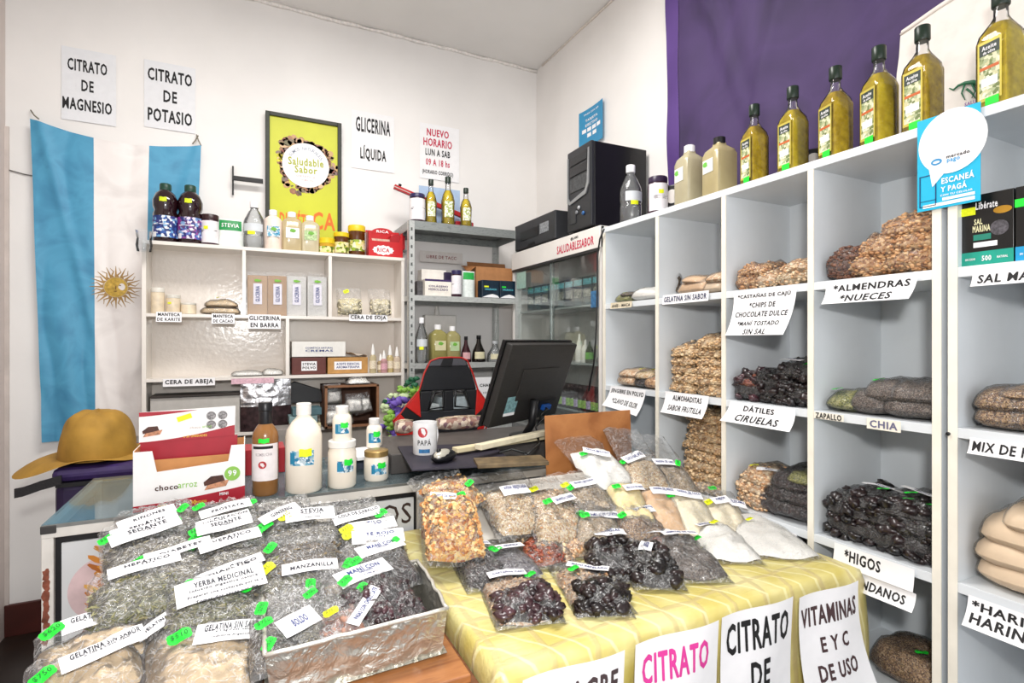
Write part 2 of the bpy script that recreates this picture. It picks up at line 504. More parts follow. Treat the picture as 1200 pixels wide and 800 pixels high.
# ------------------------------------------------------------------ yellow framed poster
def poster():
    Y = YB - .03
    a = onY(311, 130, Y); c = onY(400, 146, Y); zb = onY(355, 300, Y).z
    W = c.x - a.x; zt = (onY(311, 130, Y).z + onY(400, 145, Y).z) / 2; H = zt - zb
    o = V((a.x + W / 2, Y, zb + H / 2))
    root = thing('framed_poster', 'yellow poster with a wreath of spices and a round white logo in a black frame', 'poster', M=frame(o, (1, 0, 0), (0, 0, 1)))
    fw = .022; fr = mat('#2a2d22', .5, var=.2, scale=40)
    b = MB()
    b.box(-W / 2, -W / 2 + fw, -H / 2, H / 2, -.02, .012).box(W / 2 - fw, W / 2, -H / 2, H / 2, -.02, .012)
    b.box(-W / 2 + fw, W / 2 - fw, -H / 2, -H / 2 + fw, -.02, .012).box(-W / 2 + fw, W / 2 - fw, H / 2 - fw, H / 2, -.02, .012)
    b.build('frame', fr, root, bevel=.002)
    pr = MB().box(-W / 2 + fw, W / 2 - fw, -H / 2 + fw, H / 2 - fw, -.015, 0).build('print', mat('#c8cb2b', .45, var=.06, scale=4), root)
    cy = H * .155; R = W * .31; cx = W * .02
    rr = random.Random(8)
    cols = ['#6d4630', '#9c6c46', '#7b2f22', '#caa06a', '#5d5a2a', '#b98c8a', '#3f3426', '#d8b58a', '#8a5440']
    for g in range(3):   # the wreath print, three overlapping layers of flat shapes
        b = MB()
        for i in range(70):
            t = rr.random() * 2 * pi; r = R * (1.0 + .38 * rr.random() * (.55 + .45 * sin(3 * t + 1)))
            x, y = cx + r * cos(t), cy + r * sin(t); s = R * (.05 + .11 * rr.random()); n = 7; e = .5 + .5 * rr.random(); q = rr.random() * pi
            vs = [(x, y, .0008 + .0004 * g)] + [(x + s * (cos(w) * cos(q) - e * sin(w) * sin(q)) * (1 + .3 * rr.random()), y + s * (cos(w) * sin(q) + e * sin(w) * cos(q)), .0008 + .0004 * g) for w in [2 * pi * k / n for k in range(n)]]
            b.add(vs, [(0, 1 + k, 1 + (k + 1) % n) for k in range(n)])
        b.build('wreath_print', pieces(cols if g else cols[:5]), pr)
    b = MB()
    for i in range(14):
        t = rr.random() * 2 * pi; r = R * .17 * rr.random(); x, y = cx - R * 1.12 + r * cos(t), cy + R * .22 + r * sin(t); s = R * .09
        b.add([(x + s * cos(w) * (1 if k % 2 else .4), y + s * sin(w) * (1 if k % 2 else .4), .0022) for k, w in enumerate([2 * pi * k / 10 for k in range(10)])], [tuple(range(10))])
    b.build('yellow_flower_print', mat('#f2e12c', .5), pr)
    n = 40
    d = MB().add([(cx + R * cos(2 * pi * i / n), cy + R * sin(2 * pi * i / n), .0026) for i in range(n)], [tuple(range(n))]).build('logo_disc', mat('#f1eeee', .5, var=.01), pr)
    letters(pr, [('Saludable', cx, cy + R * .15, R * 1.5, R * .34, .03), ('Sabor', cx, cy - R * .2, R * .95, R * .32, .03)], mat('#a9b03c', .6, var=0), off=.0032)
    arc = []
    for i, ch in enumerate('SOMOS NATURALES'):
        t = pi * (.83 - .66 * i / 14)
        if ch != ' ': arc.append((ch, cx + R * .76 * cos(t), cy + R * .76 * sin(t), R * .11, R * .14, t - pi / 2))
    letters(pr, arc, mat('#9aa4b4', .6, var=0), off=.0032, bold=False)
    letters(pr, [('DIETÉTICA', cx, cy - R * .5, R * .8, R * .1), ('Y ALMACÉN', cx, cy - R * .66, R * .6, R * .08)], mat('#d9a2a2', .6, var=0), off=.0032, bold=False)
    letters(pr, [('DIETÉTI', -W * .14, -H * .235, W * .36, H * .12), ('CA', W * .26, -H * .235, W * .3, H * .125)], mat('#f07018', .5, var=0), off=.0012)
poster()

# black bracket on the wall
def bracket():
    Y = YB - .01
    a = onY(273, 195, Y); c = onY(273, 228, Y); d = onY(308, 216, Y)
    r = thing('wall_bracket', 'small black metal bracket on the back wall left of the yellow poster', 'bracket', (a.x, Y, c.z))
    m = mat('#1c1a1a', .5, var=.1)
    MB().box(-.004, .004, -.012, .008, 0, a.z - c.z).build('upright', m, r)
    z = onY(275, 211, Y).z - c.z
    MB().box(0, d.x - a.x, -.05, -.035, z - .012, z + .012).build('arm', m, r, bevel=.002)
bracket()

# ------------------------------------------------------------------ purple curtain on the right wall
def curtain():
    X = XR - .02
    a = onX(786, 0, X); c = onX(1113, 0, X); ys, ye = a.y, .80
    zt = 3.09; zb = 1.945
    root = thing('purple_curtain', 'dark purple cloth hung flat on the right wall behind the oil bottles', 'curtain', (X, ys, zb))
    W = ys - ye; H = zt - zb
    def f(u, v):
        y = -u * W; z = v * H
        x = -.006 - .016 * abs(sin(7 * u + 1.2 * v)) - .012 * math.exp(-((u - .62 + .3 * (1 - v)) / .03) ** 2) - .012 * math.exp(-((u - .15 - .35 * (1 - v)) / .03) ** 2) - .014 * noise.noise(V((u * 9, v * 4, 2))) - .02 * math.exp(-((u - .28 - .25 * (1 - v)) / .07) ** 2) * (1 - v * .3)
        return V((x - .012, y - .01 * sin(3 * v), z))
    body = streak(['#2e2143', '#43305e', '#382850'], 3, (1, 1, 1), .75, .3)
    MB().grid(lambda u, v: f(.065 + .935 * u, v), 60, 40).build('cloth', body, root, smooth=True)
    MB().grid(lambda u, v: f(.067 * u, v) + V((-.003, 0, 0)), 4, 40).build('hem', streak(['#4a2f70', '#573a80'], 4, (1, 1, 1), .7, .2), root, smooth=True, label='lighter violet side hem')
    MB().blob((-.03, -.02, H - .03), .006, .006, .006, 1, 0).build('pin', mat('#c9c4bd', .3, 1), root, smooth=True)
curtain()
# ------------------------------------------------------------------ white cube shelving along the right wall
XF, XBK = 1.5, 1.84
LV = [1.933, 1.575, 1.197, .833, .48, .12]      # tops of the boards
LAM = mat('#dde2e6', .28, var=.03, scale=5, bump=.03)
EDGE = mat('#efeadd', .35, var=.04, scale=12)
LAMB = mat('#d9dfe3', .35, var=.03, scale=4)


def cubby(label, ys, two_left=False):
    """ys: centre lines of the uprights, far to near"""
    y0, y1 = ys[0], ys[-1]
    r = thing('cube_shelf', label, 'shelving unit', (XF, (y0 + y1) / 2, 0))
    oy = (y0 + y1) / 2
    for y in ys:
        MB().box(.002, XBK - XF, y - oy - .009, y - oy + .009, 0, LV[0] - .024).build('upright', LAM, r, bevel=.001)
        MB().box(-.0015, .002, y - oy - .0095, y - oy + .0095, 0, LV[0] - .024).build('edge_band', EDGE, r)
    for i, z in enumerate(LV):
        if i == 0:
            o = MB().box(-.002, XBK - XF, y1 - oy - .012, y0 - oy + .012, z - .024, z).build('top_board', LAM, r, bevel=.0015)
            continue
        for j in range(len(ys) - 1):
            MB().box(.001, XBK - XF - .004, ys[j + 1] - oy + .009, ys[j] - oy - .009, z - .024, z).build('shelf_board', LAM, r, bevel=.001)
    MB().box(XBK - XF - .004, XBK - XF, y1 - oy, y0 - oy, 0, LV[0] - .024).build('back_panel', LAMB, r)
    return r


YC = [2.06, 1.698, 1.357, 1.033, .709]
cubby('four-column white cube shelving unit between the drinks fridge and the end unit', YC)
YC2 = [.676, .335, -.01]
u2 = cubby('white cube shelving unit at the right edge with the salt boxes and flour bags', YC2)
p = onX(1112, 508, XF)
MB().lathe([(.0045, 0), (.0045, .004), (.002, .005)], 10).build('screw_cap', BLACK, u2, M=Matrix.Translation((-.002, p.y - .333, p.z)) @ Matrix.Rotation(-pi / 2, 4, 'Y'))

# ------------------------------------------------------------------ signs hung on the shelf edges (plane x = XF, read from the room)
def shelf_sign(label, x0, y0, x1, y1, items, m=PAPER, lift=.006, belly=.03, skew=0, name='shelf_sign', ink=INK, cat='sign', droop=0, X=None, curl=0):
    """x0,x1: pixel columns of its left and right side; y0,y1: pixel rows of its top and bottom AT ITS LEFT side"""
    X = XF - .004 if X is None else X
    a = onX(x0, y0, X); bl = onX(x0, y1, X); c = onX(x1, y0, X)
    w = a.y - c.y; h = a.z - bl.z
    o = V((X, (a.y + c.y) / 2, (a.z + bl.z) / 2))
    def f(x, y):
        t = .5 - y / h      # 0 at the top, 1 at the bottom
        return (x * (1 + skew * t) , y - droop * (x / w + .5) * t, lift * .2 + belly * t * t + curl * t * (x / w) ** 2)
    s = sheet(name, w, h, m, frame(o, (0, -1, 0), (0, 0, 1)), f=f, nx=10, ny=8)
    tag(s, label, cat)
    by = {}
    for t in items: by.setdefault(t[5] if len(t) > 5 and not isinstance(t[5], (int, float)) else ink, []).append((t[0], t[1] * w, t[2] * h, t[3] * w, t[4] * h))
    for k, its in by.items():
        for it in its: letters(s, [it], k, f)
    return s

shelf_sign('white sign *ALMENDRAS *NUECES under the almond bags', 968, 333, 1076, 357,
           [('*ALMENDRAS', .02, .24, .84, .32), ('*NUECES', 0, -.26, .58, .32)], belly=.03, skew=-.05)
shelf_sign('large white five-line sign starting *CASTAÑAS DE CAJÚ', 860, 344, 934, 393,
           [('*CASTAÑAS DE CAJÚ', 0, .4, .84, .12), ('*CHIPS DE', 0, .19, .42, .12), ('CHOCOLATE DULCE', 0, -.02, .86, .12), ('*MANÍ TOSTADO', 0, -.22, .7, .12), ('SIN SAL', 0, -.42, .38, .12)], belly=.05, skew=-.08)
shelf_sign('narrow white sign GELATINA SIN SABOR', 777, 346, 831, 357, [('GELATINA SIN SABOR', 0, 0, .92, .55)], belly=.004, ink=mat('#20294f', .7, var=0))
shelf_sign('small dark-lettered tag ANIS - MACA on the leftmost cell', 716, 355, 741, 362, [('ANÍS - MACA', 0, 0, .85, .6)], m=mat('#d9cdb4', .7), belly=.004)
shelf_sign('curled white sign JENGIBRE EN POLVO *CLAVO DE OLOR', 716, 452, 757, 474,
           [('JENGIBRE EN POLVO', 0, .27, .92, .24), ('*CLAVO DE OLOR', .02, -.16, .72, .22)], belly=.04, droop=.02, curl=.04)
shelf_sign('white sign ALMOHADITAS SABOR FRUTILLA', 780, 458, 831, 482,
           [('ALMOHADITAS', .03, .24, .66, .24), ('SABOR FRUTILLA', .03, -.22, .78, .24)], belly=.03, skew=-.04)
shelf_sign('white sign DÁTILES CIRUELAS', 856, 470, 932, 492,
           [('DÁTILES', -.02, .26, .46, .32), ('CIRUELAS', 0, -.24, .62, .3)], belly=.04, skew=.08)
shelf_sign('white shelf strip lettered ZAPALLO', 954, 482, 989, 489.5, [('ZAPALLO', 0, 0, .86, .85)], belly=0, m=EDGE)
shelf_sign('white shelf strip lettered CHIA in open letters', 1016, 489, 1056, 501.5, [('CHIA', 0, 0, .8, .66)], belly=0, m=EDGE, ink=mat('#6a6a86', .7, var=0))
shelf_sign('white paper strip *HIGOS on the fig shelf edge', 978, 635, 1072, 658, [('*HIGOS', -.12, .08, .46, .55)], belly=.008, skew=0)
shelf_sign('white lower sign ending in DANOS, half hidden by the yellow cloth', 990, 664, 1074, 682, [('ARÁNDANOS', -.06, 0, .88, .6)], belly=.02)
shelf_sign('white strip lettered UVA behind the white powder packs', 852, 597, 934, 610, [('PASAS DE UVA', .1, 0, .75, .72)], belly=.006)
shelf_sign('long white sign SAL MARINA under the salt boxes', 1140, 320, 1260, 336, [('SAL MARINA', .02, 0, .9, .62)], belly=.012)
shelf_sign('long white sign MIX DE FRUTOS under the seed-mix bags', 1137, 512, 1270, 530, [('MIX DE FRUTOS', 0, 0, .92, .6)], belly=.014)
shelf_sign('white two-line sign *HARINA HARINA under the flour bags', 1135, 696, 1290, 728,
           [('*HARINA DE', -.0, .22, .92, .3), ('HARINA PAN', .0, -.2, .9, .3)], belly=.03)

# payment card sign with its speech bubble
def pay_sign():
    X = XF - .008
    a = onX(1075, 143, X); bl = onX(1075, 249, X); c = onX(1149, 143, X)
    w = a.y - c.y; h = a.z - bl.z
    o = V((X, (a.y + c.y) / 2, (a.z + bl.z) / 2 ))
    r = thing('payment_sign', 'bright blue payment card with a white speech bubble, ESCANEÁ Y PAGÁ', 'sign', M=frame(o, (0, -1, 0), (0, 0, 1)))
    cy = mat('#1fb4dc', .4, var=.02)
    MB().box(-w / 2, w / 2, -h / 2, h / 2, -.002, 0).build('card', cy, r)
    n = 40; cx, cyy, rx, ry = w * .07, h * .185, w * .54, h * .335
    poly = [(cx + rx * cos(2 * pi * i / n), cyy + ry * sin(2 * pi * i / n)) for i in range(n)]
    bb = MB().prism(poly, .0005, .002)
    bb.prism([(-w * .3, cyy - ry * .7), (-w * .02, cyy - ry * .9), (-w * .24, cyy - ry * 1.32)][::-1], .0004, .0016)
    wb = bb.build('speech_bubble', PAPER, r)
    letters(wb, [('mercado', w * .17, cyy - ry * .47, w * .36, h * .035), ], INK, off=.0025)
    letters(wb, [('pago', w * .1, cyy - ry * .62, w * .2, h * .045)], mat('#35a0d8', .6, var=0), off=.0025)
    lg = MB().prism([(-w * .17 + w * .09 * cos(2 * pi * i / 20), cyy - ry * .55 + h * .035 * sin(2 * pi * i / 20)) for i in range(20)], .002, .0026).build('logo', mat('#3a8fc4', .5, var=0), wb)
    MB().prism([(-w * .17 + w * .055 * cos(2 * pi * i / 20), cyy - ry * .56 + h * .013 * sin(2 * pi * i / 20)) for i in range(20)], .0026, .003).build('handshake', PAPER, wb)
    letters(r, [('ESCANEÁ', w * .16, -h * .21, w * .5, h * .075), ('Y PAGÁ', w * .1, -h * .3, w * .4, h * .07)], PAPER, off=.0012)
    letters(r, [('CON TU CELULAR', w * .14, -h * .37, w * .5, h * .02)], PAPER, off=.0012)
    MB().box(-w * .08, w * .42, -h * .425, -h * .395, .0003, .0012).build('white_bar', PAPER, r)
    MB().box(-w * .4, w * .42, -h * .475, -h * .44, .0003, .0012).build('white_bar', PAPER, r)
    b = MB(); x0, x1, y0, y1, t = -w * .46, -w * .18, -h * .46, -h * .12, w * .016
    for q in ((x0, x0 + t, y0, y1), (x1 - t, x1, y0, y1), (x0, x1, y0, y0 + t), (x0, x1, y1 - t, y1), (x0, x1, y0 + h * .06, y0 + h * .06 + t * .6)):
        b.box(*q, .0003, .0012)
    b.build('phone_drawing', mat('#173a6c', .5, var=0), r)
pay_sign()

# ------------------------------------------------------------------ white display cabinet on the back wall
YL = 3.10
def left_unit():
    L = onY(166, 400, YL).x; R = onY(474, 400, YL).x
    r = thing('wall_display_shelf', 'white melamine display shelving on the back wall with soaps and waxes', 'shelving unit', (L, YL, 0))
    W = R - L; D = YB - YL - .05
    z0, z1, z2, z3 = 1.89, 1.537, 1.218, .0
    lam = mat('#e8e2da', .25, var=.03, scale=4)
    t = .018
    for x in (0, W - t): MB().box(x, x + t, 0, D, 0, z0 - t).build('side_panel', lam, r, bevel=.001)
    MB().box(-.002, W + .002, -.002, D, z0 - t, z0).build('top_board', lam, r, bevel=.001)
    MB().box(t, W - t, 0, D - .02, z1 - .016, z1).build('shelf_board', lam, r, bevel=.001)
    MB().box(t, W - t, 0, D - .02, z2 - .016, z2).build('shelf_board', lam, r, bevel=.001)
    MB().box(t, W - t, 0, D - .02, .914, .93).build('shelf_board', lam, r, bevel=.001)
    for px in (286, 387):
        x = onY(px, 330, YL).x - L; MB().box(x - t / 2, x + t / 2, 0, D - .02, z1, z0 - t).build('divider', lam, r, bevel=.001)
    x = onY(337, 400, YL).x - L; MB().box(x - t / 2, x + t / 2, 0, D - .02, z2, z1 - .016).build('divider', lam, r, bevel=.001)
    bp = mat('#e3dad0', .16, var=.03, scale=5, bump=.25, bscale=45)
    MB().box(t, W - t, D - .02, D - .014, 0, z0 - t).build('back_panel', bp, r)
    return L, W
LX, LW = left_unit()
LZ = [1.89, 1.537, 1.218]

def tag_left(label, x0, y0, x1, y1, items, m=PAPER, belly=.012):
    Y = YL - .003
    a = onY(x0, y0, Y); bl = onY(x0, y1, Y); c = onY(x1, y0, Y)
    w = c.x - a.x; h = a.z - bl.z; o = V(((a.x + c.x) / 2, Y, (a.z + bl.z) / 2))
    f = lambda x, y: (x, y, .002 + belly * (.5 - y / h) ** 2)
    s = sheet('shelf_tag', w, h, m, frame(o, (1, 0, 0), (0, 0, 1)), f=f, nx=4, ny=6)
    tag(s, label, 'sign')
    for t in items: letters(s, [(t[0], t[1] * w, t[2] * h, t[3] * w, t[4] * h)], INK, f)
tag_left('small tag MANTECA DE KARITE on the left cabinet', 183, 365, 213, 377, [('MANTECA', 0, .24, .85, .3), ('DE KARITE', 0, -.24, .9, .3)])
tag_left('small tag MANTECA DE CACAO on the left cabinet', 248, 367, 275, 379, [('MANTECA', 0, .24, .85, .3), ('DE CACAO', 0, -.24, .85, .3)])
tag_left('white tag GLICERINA EN BARRA below the soap packs', 291, 368, 329, 385, [('GLICERINA', 0, .24, .94, .3), ('EN BARRA', .0, -.24, .86, .3)])
tag_left('white tag CERA DE SOJA on the left cabinet', 409, 368, 454, 376, [('CERA DE SOJA', 0, 0, .92, .7)], belly=.003)
tag_left('long white tag CERA DE ABEJA on the lower shelf edge', 191, 444, 252, 453, [('CERA DE ABEJA', 0, 0, .92, .7)], belly=.003)
s = tag(sheet('pink_tag', *(lambda a, c: (c.x - a.x, .028))(onY(271, 440, YL), onY(321, 440, YL)), mat('#e3b9c6', .3, var=.15, scale=90, bump=.4),
      frame(V(((onY(271, 440, YL).x + onY(321, 440, YL).x) / 2, YL - .004, onY(296, 446, YL).z)), (1, 0, 0), (0, 0, 1)), f=lambda x, y: (x, y, .002 + .004 * sin(x * 60)), nx=12, ny=3), 'shiny pink label strip stuck on the shelf edge', 'label')

# ------------------------------------------------------------------ galvanised metal rack
def rack():
    Y0, Y1 = 2.98, 3.33
    L = onY(479, 400, Y0).x; R = 1.53
    r = thing('metal_rack', 'grey galvanised slotted-angle rack in the corner beside the fridge', 'shelving unit', (L, Y0, 0))
    W = R - L; D = Y1 - Y0
    g = streak(['#a5a8a6', '#c3c5c2', '#b3b6b4'], 30, (1, 1, 3), .35, .1, metal=.35)
    holes = mat('#4f5250', .6, var=0)
    for x, y in ((0, 0), (W, 0), (0, D), (W, D)):
        sx = 1 if x == 0 else -1; sy = 1 if y == 0 else -1
        p = MB().box(min(x, x + sx * .034), max(x, x + sx * .034), min(y, y + sy * .002), max(y, y + sy * .002), 0, 2.088)
        p.box(min(x, x + sx * .002), max(x, x + sx * .002), min(y, y + sy * .034), max(y, y + sy * .034), 0, 2.088)
        po = p.build('post', g, r)
        if y == 0 and x == 0:
            b = MB()
            for k in range(41):
                z = .03 + k * .05; b.box(.012, .022, -.0006, .0004, z, z + .018)
            b.build('slots', holes, po, kind='stuff')
    for z, lip in ((2.09, .05), (1.665, .032), (1.275, .032), (.86, .032), (.3, .032)):
        s = MB().box(.004, W - .004, .004, D - .004, z - .002, z).box(.004, W - .004, .003, .005, z - lip, z).box(.004, W - .004, D - .005, D - .003, z - lip, z)
        s.box(.004, .006, .004, D - .004, z - lip, z).box(W - .006, W - .004, .004, D - .004, z - lip, z)
        s.build('shelf_tray', g if lip < .04 else streak(['#7d8281', '#989d9b', '#8a8f8d'], 30, (1, 1, 3), .35, .1, metal=.4), r, bevel=.0008)
    return L
RL = rack()

# ------------------------------------------------------------------ display fridge
def fridge():
    y1, y0 = 3.03, 2.085    # far, near
    r = thing('display_fridge', 'white sliding-door drinks fridge with a lettered header', 'fridge', (XF, y0, 0))
    W = y1 - y0; wm = mat('#e7e3de', .3, var=.03, scale=5); dk = mat('#2a2b2c', .4, var=.1)
    D = .34
    MB().box(0, D, 0, W, 1.93, 1.95).build('top_panel', wm, r, bevel=.002)
    hd = MB().box(-.006, .02, 0, W, 1.845, 1.95).build('header', wm, r, bevel=.003)
    MB().box(0, D, 0, .02, 0, 1.93).build('side_panel', wm, r, bevel=.002)
    MB().box(0, D, W - .02, W, 0, 1.93).build('side_panel', wm, r, bevel=.002)
    MB().box(D - .012, D, .02, W - .02, .2, 1.93).build('back_panel', mat('#d5d7d6', .4, var=.04), r)
    MB().box(-.004, D, 0, W, 0, .9).build('base_cabinet', mat('#8b8d8c', .45, var=.1), r, bevel=.003)
    for z in (1.585, 1.29, 1.045):
        MB().box(.03, D - .02, .02, W - .02, z - .01, z).build('glass_shelf', mat('#9aa3a2', .2, var=.05), r)
    MB().box(-.008, .0, .012, W - .012, 1.832, 1.846).build('top_track', dk, r)
    for a, c, dx in ((.02, W * .5 + .01, .004), (W * .5 - .01, W - .02, .014)):
        d = MB().box(dx, dx + .004, a, c, .96, 1.835).build('sliding_door', PANE, r)
        MB().box(dx - .002, dx + .006, c - .006, c, .96, 1.835).build('door_edge', mat('#8f9695', .3, .6), d)
        MB().box(dx - .002, dx + .006, a, a + .006, .96, 1.835).build('door_edge', mat('#8f9695', .3, .6), d)
    # header lettering
    fM = frame(V((-.0062, W * .26, 1.897)), (0, -1, 0), (0, 0, 1))
    a = onX(654, 0, XF).y - y0; c = onX(697, 0, XF).y - y0
    l = letters(r, [('SALUDABLESABOR', 0, 0, a - c, .042)], REDINK, off=.0004); l.matrix_basis = frame(V((-.0064, (a + c) / 2, 1.888)), (0, -1, 0), (0, 0, 1))
    l = letters(r, [('@LAMS', 0, 0, .07, .016)], INK, off=.0004); l.matrix_basis = frame(V((-.0064, (a + c) / 2 + .0, 1.926)), (0, -1, 0), (0, 0, 1))
    # stickers on the glass
    a = onX(604, 330, XF)
    MB().box(-.001, .0, a.y - y0 - .14, a.y - y0 - .02, onX(613, 330, XF).z - .04, onX(613, 325, XF).z + .035).build('glass_sticker', mat('#9fc0b4', .4, var=.1, scale=60), r, label='pale green sticker on the glass')
    p = onX(697, 348, XF); 
    MB().box(-.002, .0, p.y - y0 - .03, p.y - y0 + .03, p.z - .05, p.z + .03).build('glass_sticker', mat('#3b6f9c', .4, var=.3, scale=60), r, label='small blue and white sticker on the glass')
    # control cable down the front
    pts = [onX(x, y, XF - .015) for x, y in ((708, 268), (703, 280), (700, 300), (700, 340), (699, 380), (698, 400), (696, 425), (692, 445), (690, 458))]
    MB().tube([q - V(r.location) for q in pts], .0045, 6).build('cable', BLACK, r, smooth=True)
    # cartons on the upper shelf
    X = XF + .06; i = 0
    teal = [mat('#1d3a44', .35, var=.5, scale=25), mat('#23424a', .35, var=.5, scale=30), mat('#182b38', .35, var=.5, scale=22)]
    ys = 2.94
    while ys > 2.16:
        w = .085 if ys > 2.3 else .11
        k = thing('tea_carton', f'dark teal tea carton, {["far left", "second", "third", "fourth", "fifth", "sixth", "seventh", "eighth", "ninth"][i]} of the row from the left behind the fridge glass', 'box', (X, ys - w, 1.585), 0, 'dark teal cartons on the fridge shelf')
        h = .15
        MB().box(0, .16, .001, w - .002, 0, h).build('carton', teal[i % 3], k)
        MB().box(-.0008, 0, .004, w - .006, h * .72, h * .92).build('print', mat('#5fb8c4', .5, var=.5, scale=120), k)
        MB().box(-.0008, 0, .01, w - .012, h * .3, h * .6).build('print', mat('#8a8f84', .5, var=.6, scale=90), k)
        ys -= w + .002; i += 1
    # little dark bottles with green labels on the lower shelf
    n = 0
    for row in range(2):
        y = 2.13 + row * .018
        while y < 2.62:
            k = thing('essence_bottle', 'small dark bottle with a green label, crowded on the lower fridge shelf', 'bottle', (XF + .045 + row * .05, y, 1.045), 0, 'dark essence bottles on the lower fridge shelf')
            MB().lathe([(.0165, 0), (.0175, .004), (.0175, .07), (.012, .082), (.0085, .09), (.0085, .1), (.011, .1), (.011, .125)], 12).build('glass', mat('#27090f', .12, var=.05), k, smooth=True)
            MB().lathe([(.018, .015), (.018, .055)], 12, cap=False).build('label_band', mat('#a3cf6a' if n % 3 else '#c9b6e0', .5, var=.35, scale=150), k, smooth=True)
            y += .0385; n += 1
    # two white squeeze bottles and a green one on the middle shelf
    for px, lab, col, h in ((679, 'tall white squeeze bottle behind the fridge glass, left of the cable', '#efeeea', .15), (686, 'slim white cone-topped bottle next to the fridge cable', '#e9e9e4', .12), (691, 'small green-labelled dark bottle on the middle fridge shelf', '#2c3a20', .11)):
        q = onX(px, 415, XF + .06)
        k = thing('squeeze_bottle', lab, 'bottle', (q.x, q.y, 1.29))
        MB().lathe([(.022, 0), (.024, .01), (.02, h * .6), (.008, h * .8), (.004, h)], 14).build('body', mat(col, .35), k, smooth=True)
        if h < .115: MB().lathe([(.0235, .02), (.0222, .055)], 14, cap=False).build('label_band', mat('#78c05a', .5, var=.2), k, smooth=True)
fridge()
# ------------------------------------------------------------------ bags of food
def bag_shape(w, l, t, fill, seed, lump=.25, edge=.0, under=0, skew=0):
    e1, e2 = (3.5, 4.5) if under else (3, 3.5)
    o = V((seed * 3.7, seed * 1.3, 0)); fl = l * fill
    def hc(x, y):
        s = y / fl
        if s <= 0 or s >= 1: return 0
        u = 2 * (x - skew * y) / (w * .95); v = 2 * s - 1
        if abs(u) >= 1: return 0
        k = (1 - abs(u) ** e1) ** .5 * (1 - abs(v) ** e2) ** .5
        return max(0, t * k * (1 + lump * noise.noise(V((x * 22, y * 22, 0)) + o) + lump * .5 * noise.noise(V((x * 60, y * 60, 5)) + o)))
    def hs(x, y):
        e = min(1, max(0, (1 - abs(2 * x / w)) * 6))
        base = .004 * e
        s = y / fl
        if s < 1: return max(hc(x, y) + .002, base)
        q = max(0, 1 - (y - fl) / max(1e-6, (l - fl)))
        return base + hc(x, fl * .9) * .6 * q * q + (.006 + .008 * q) * e
    return hc, hs, fl


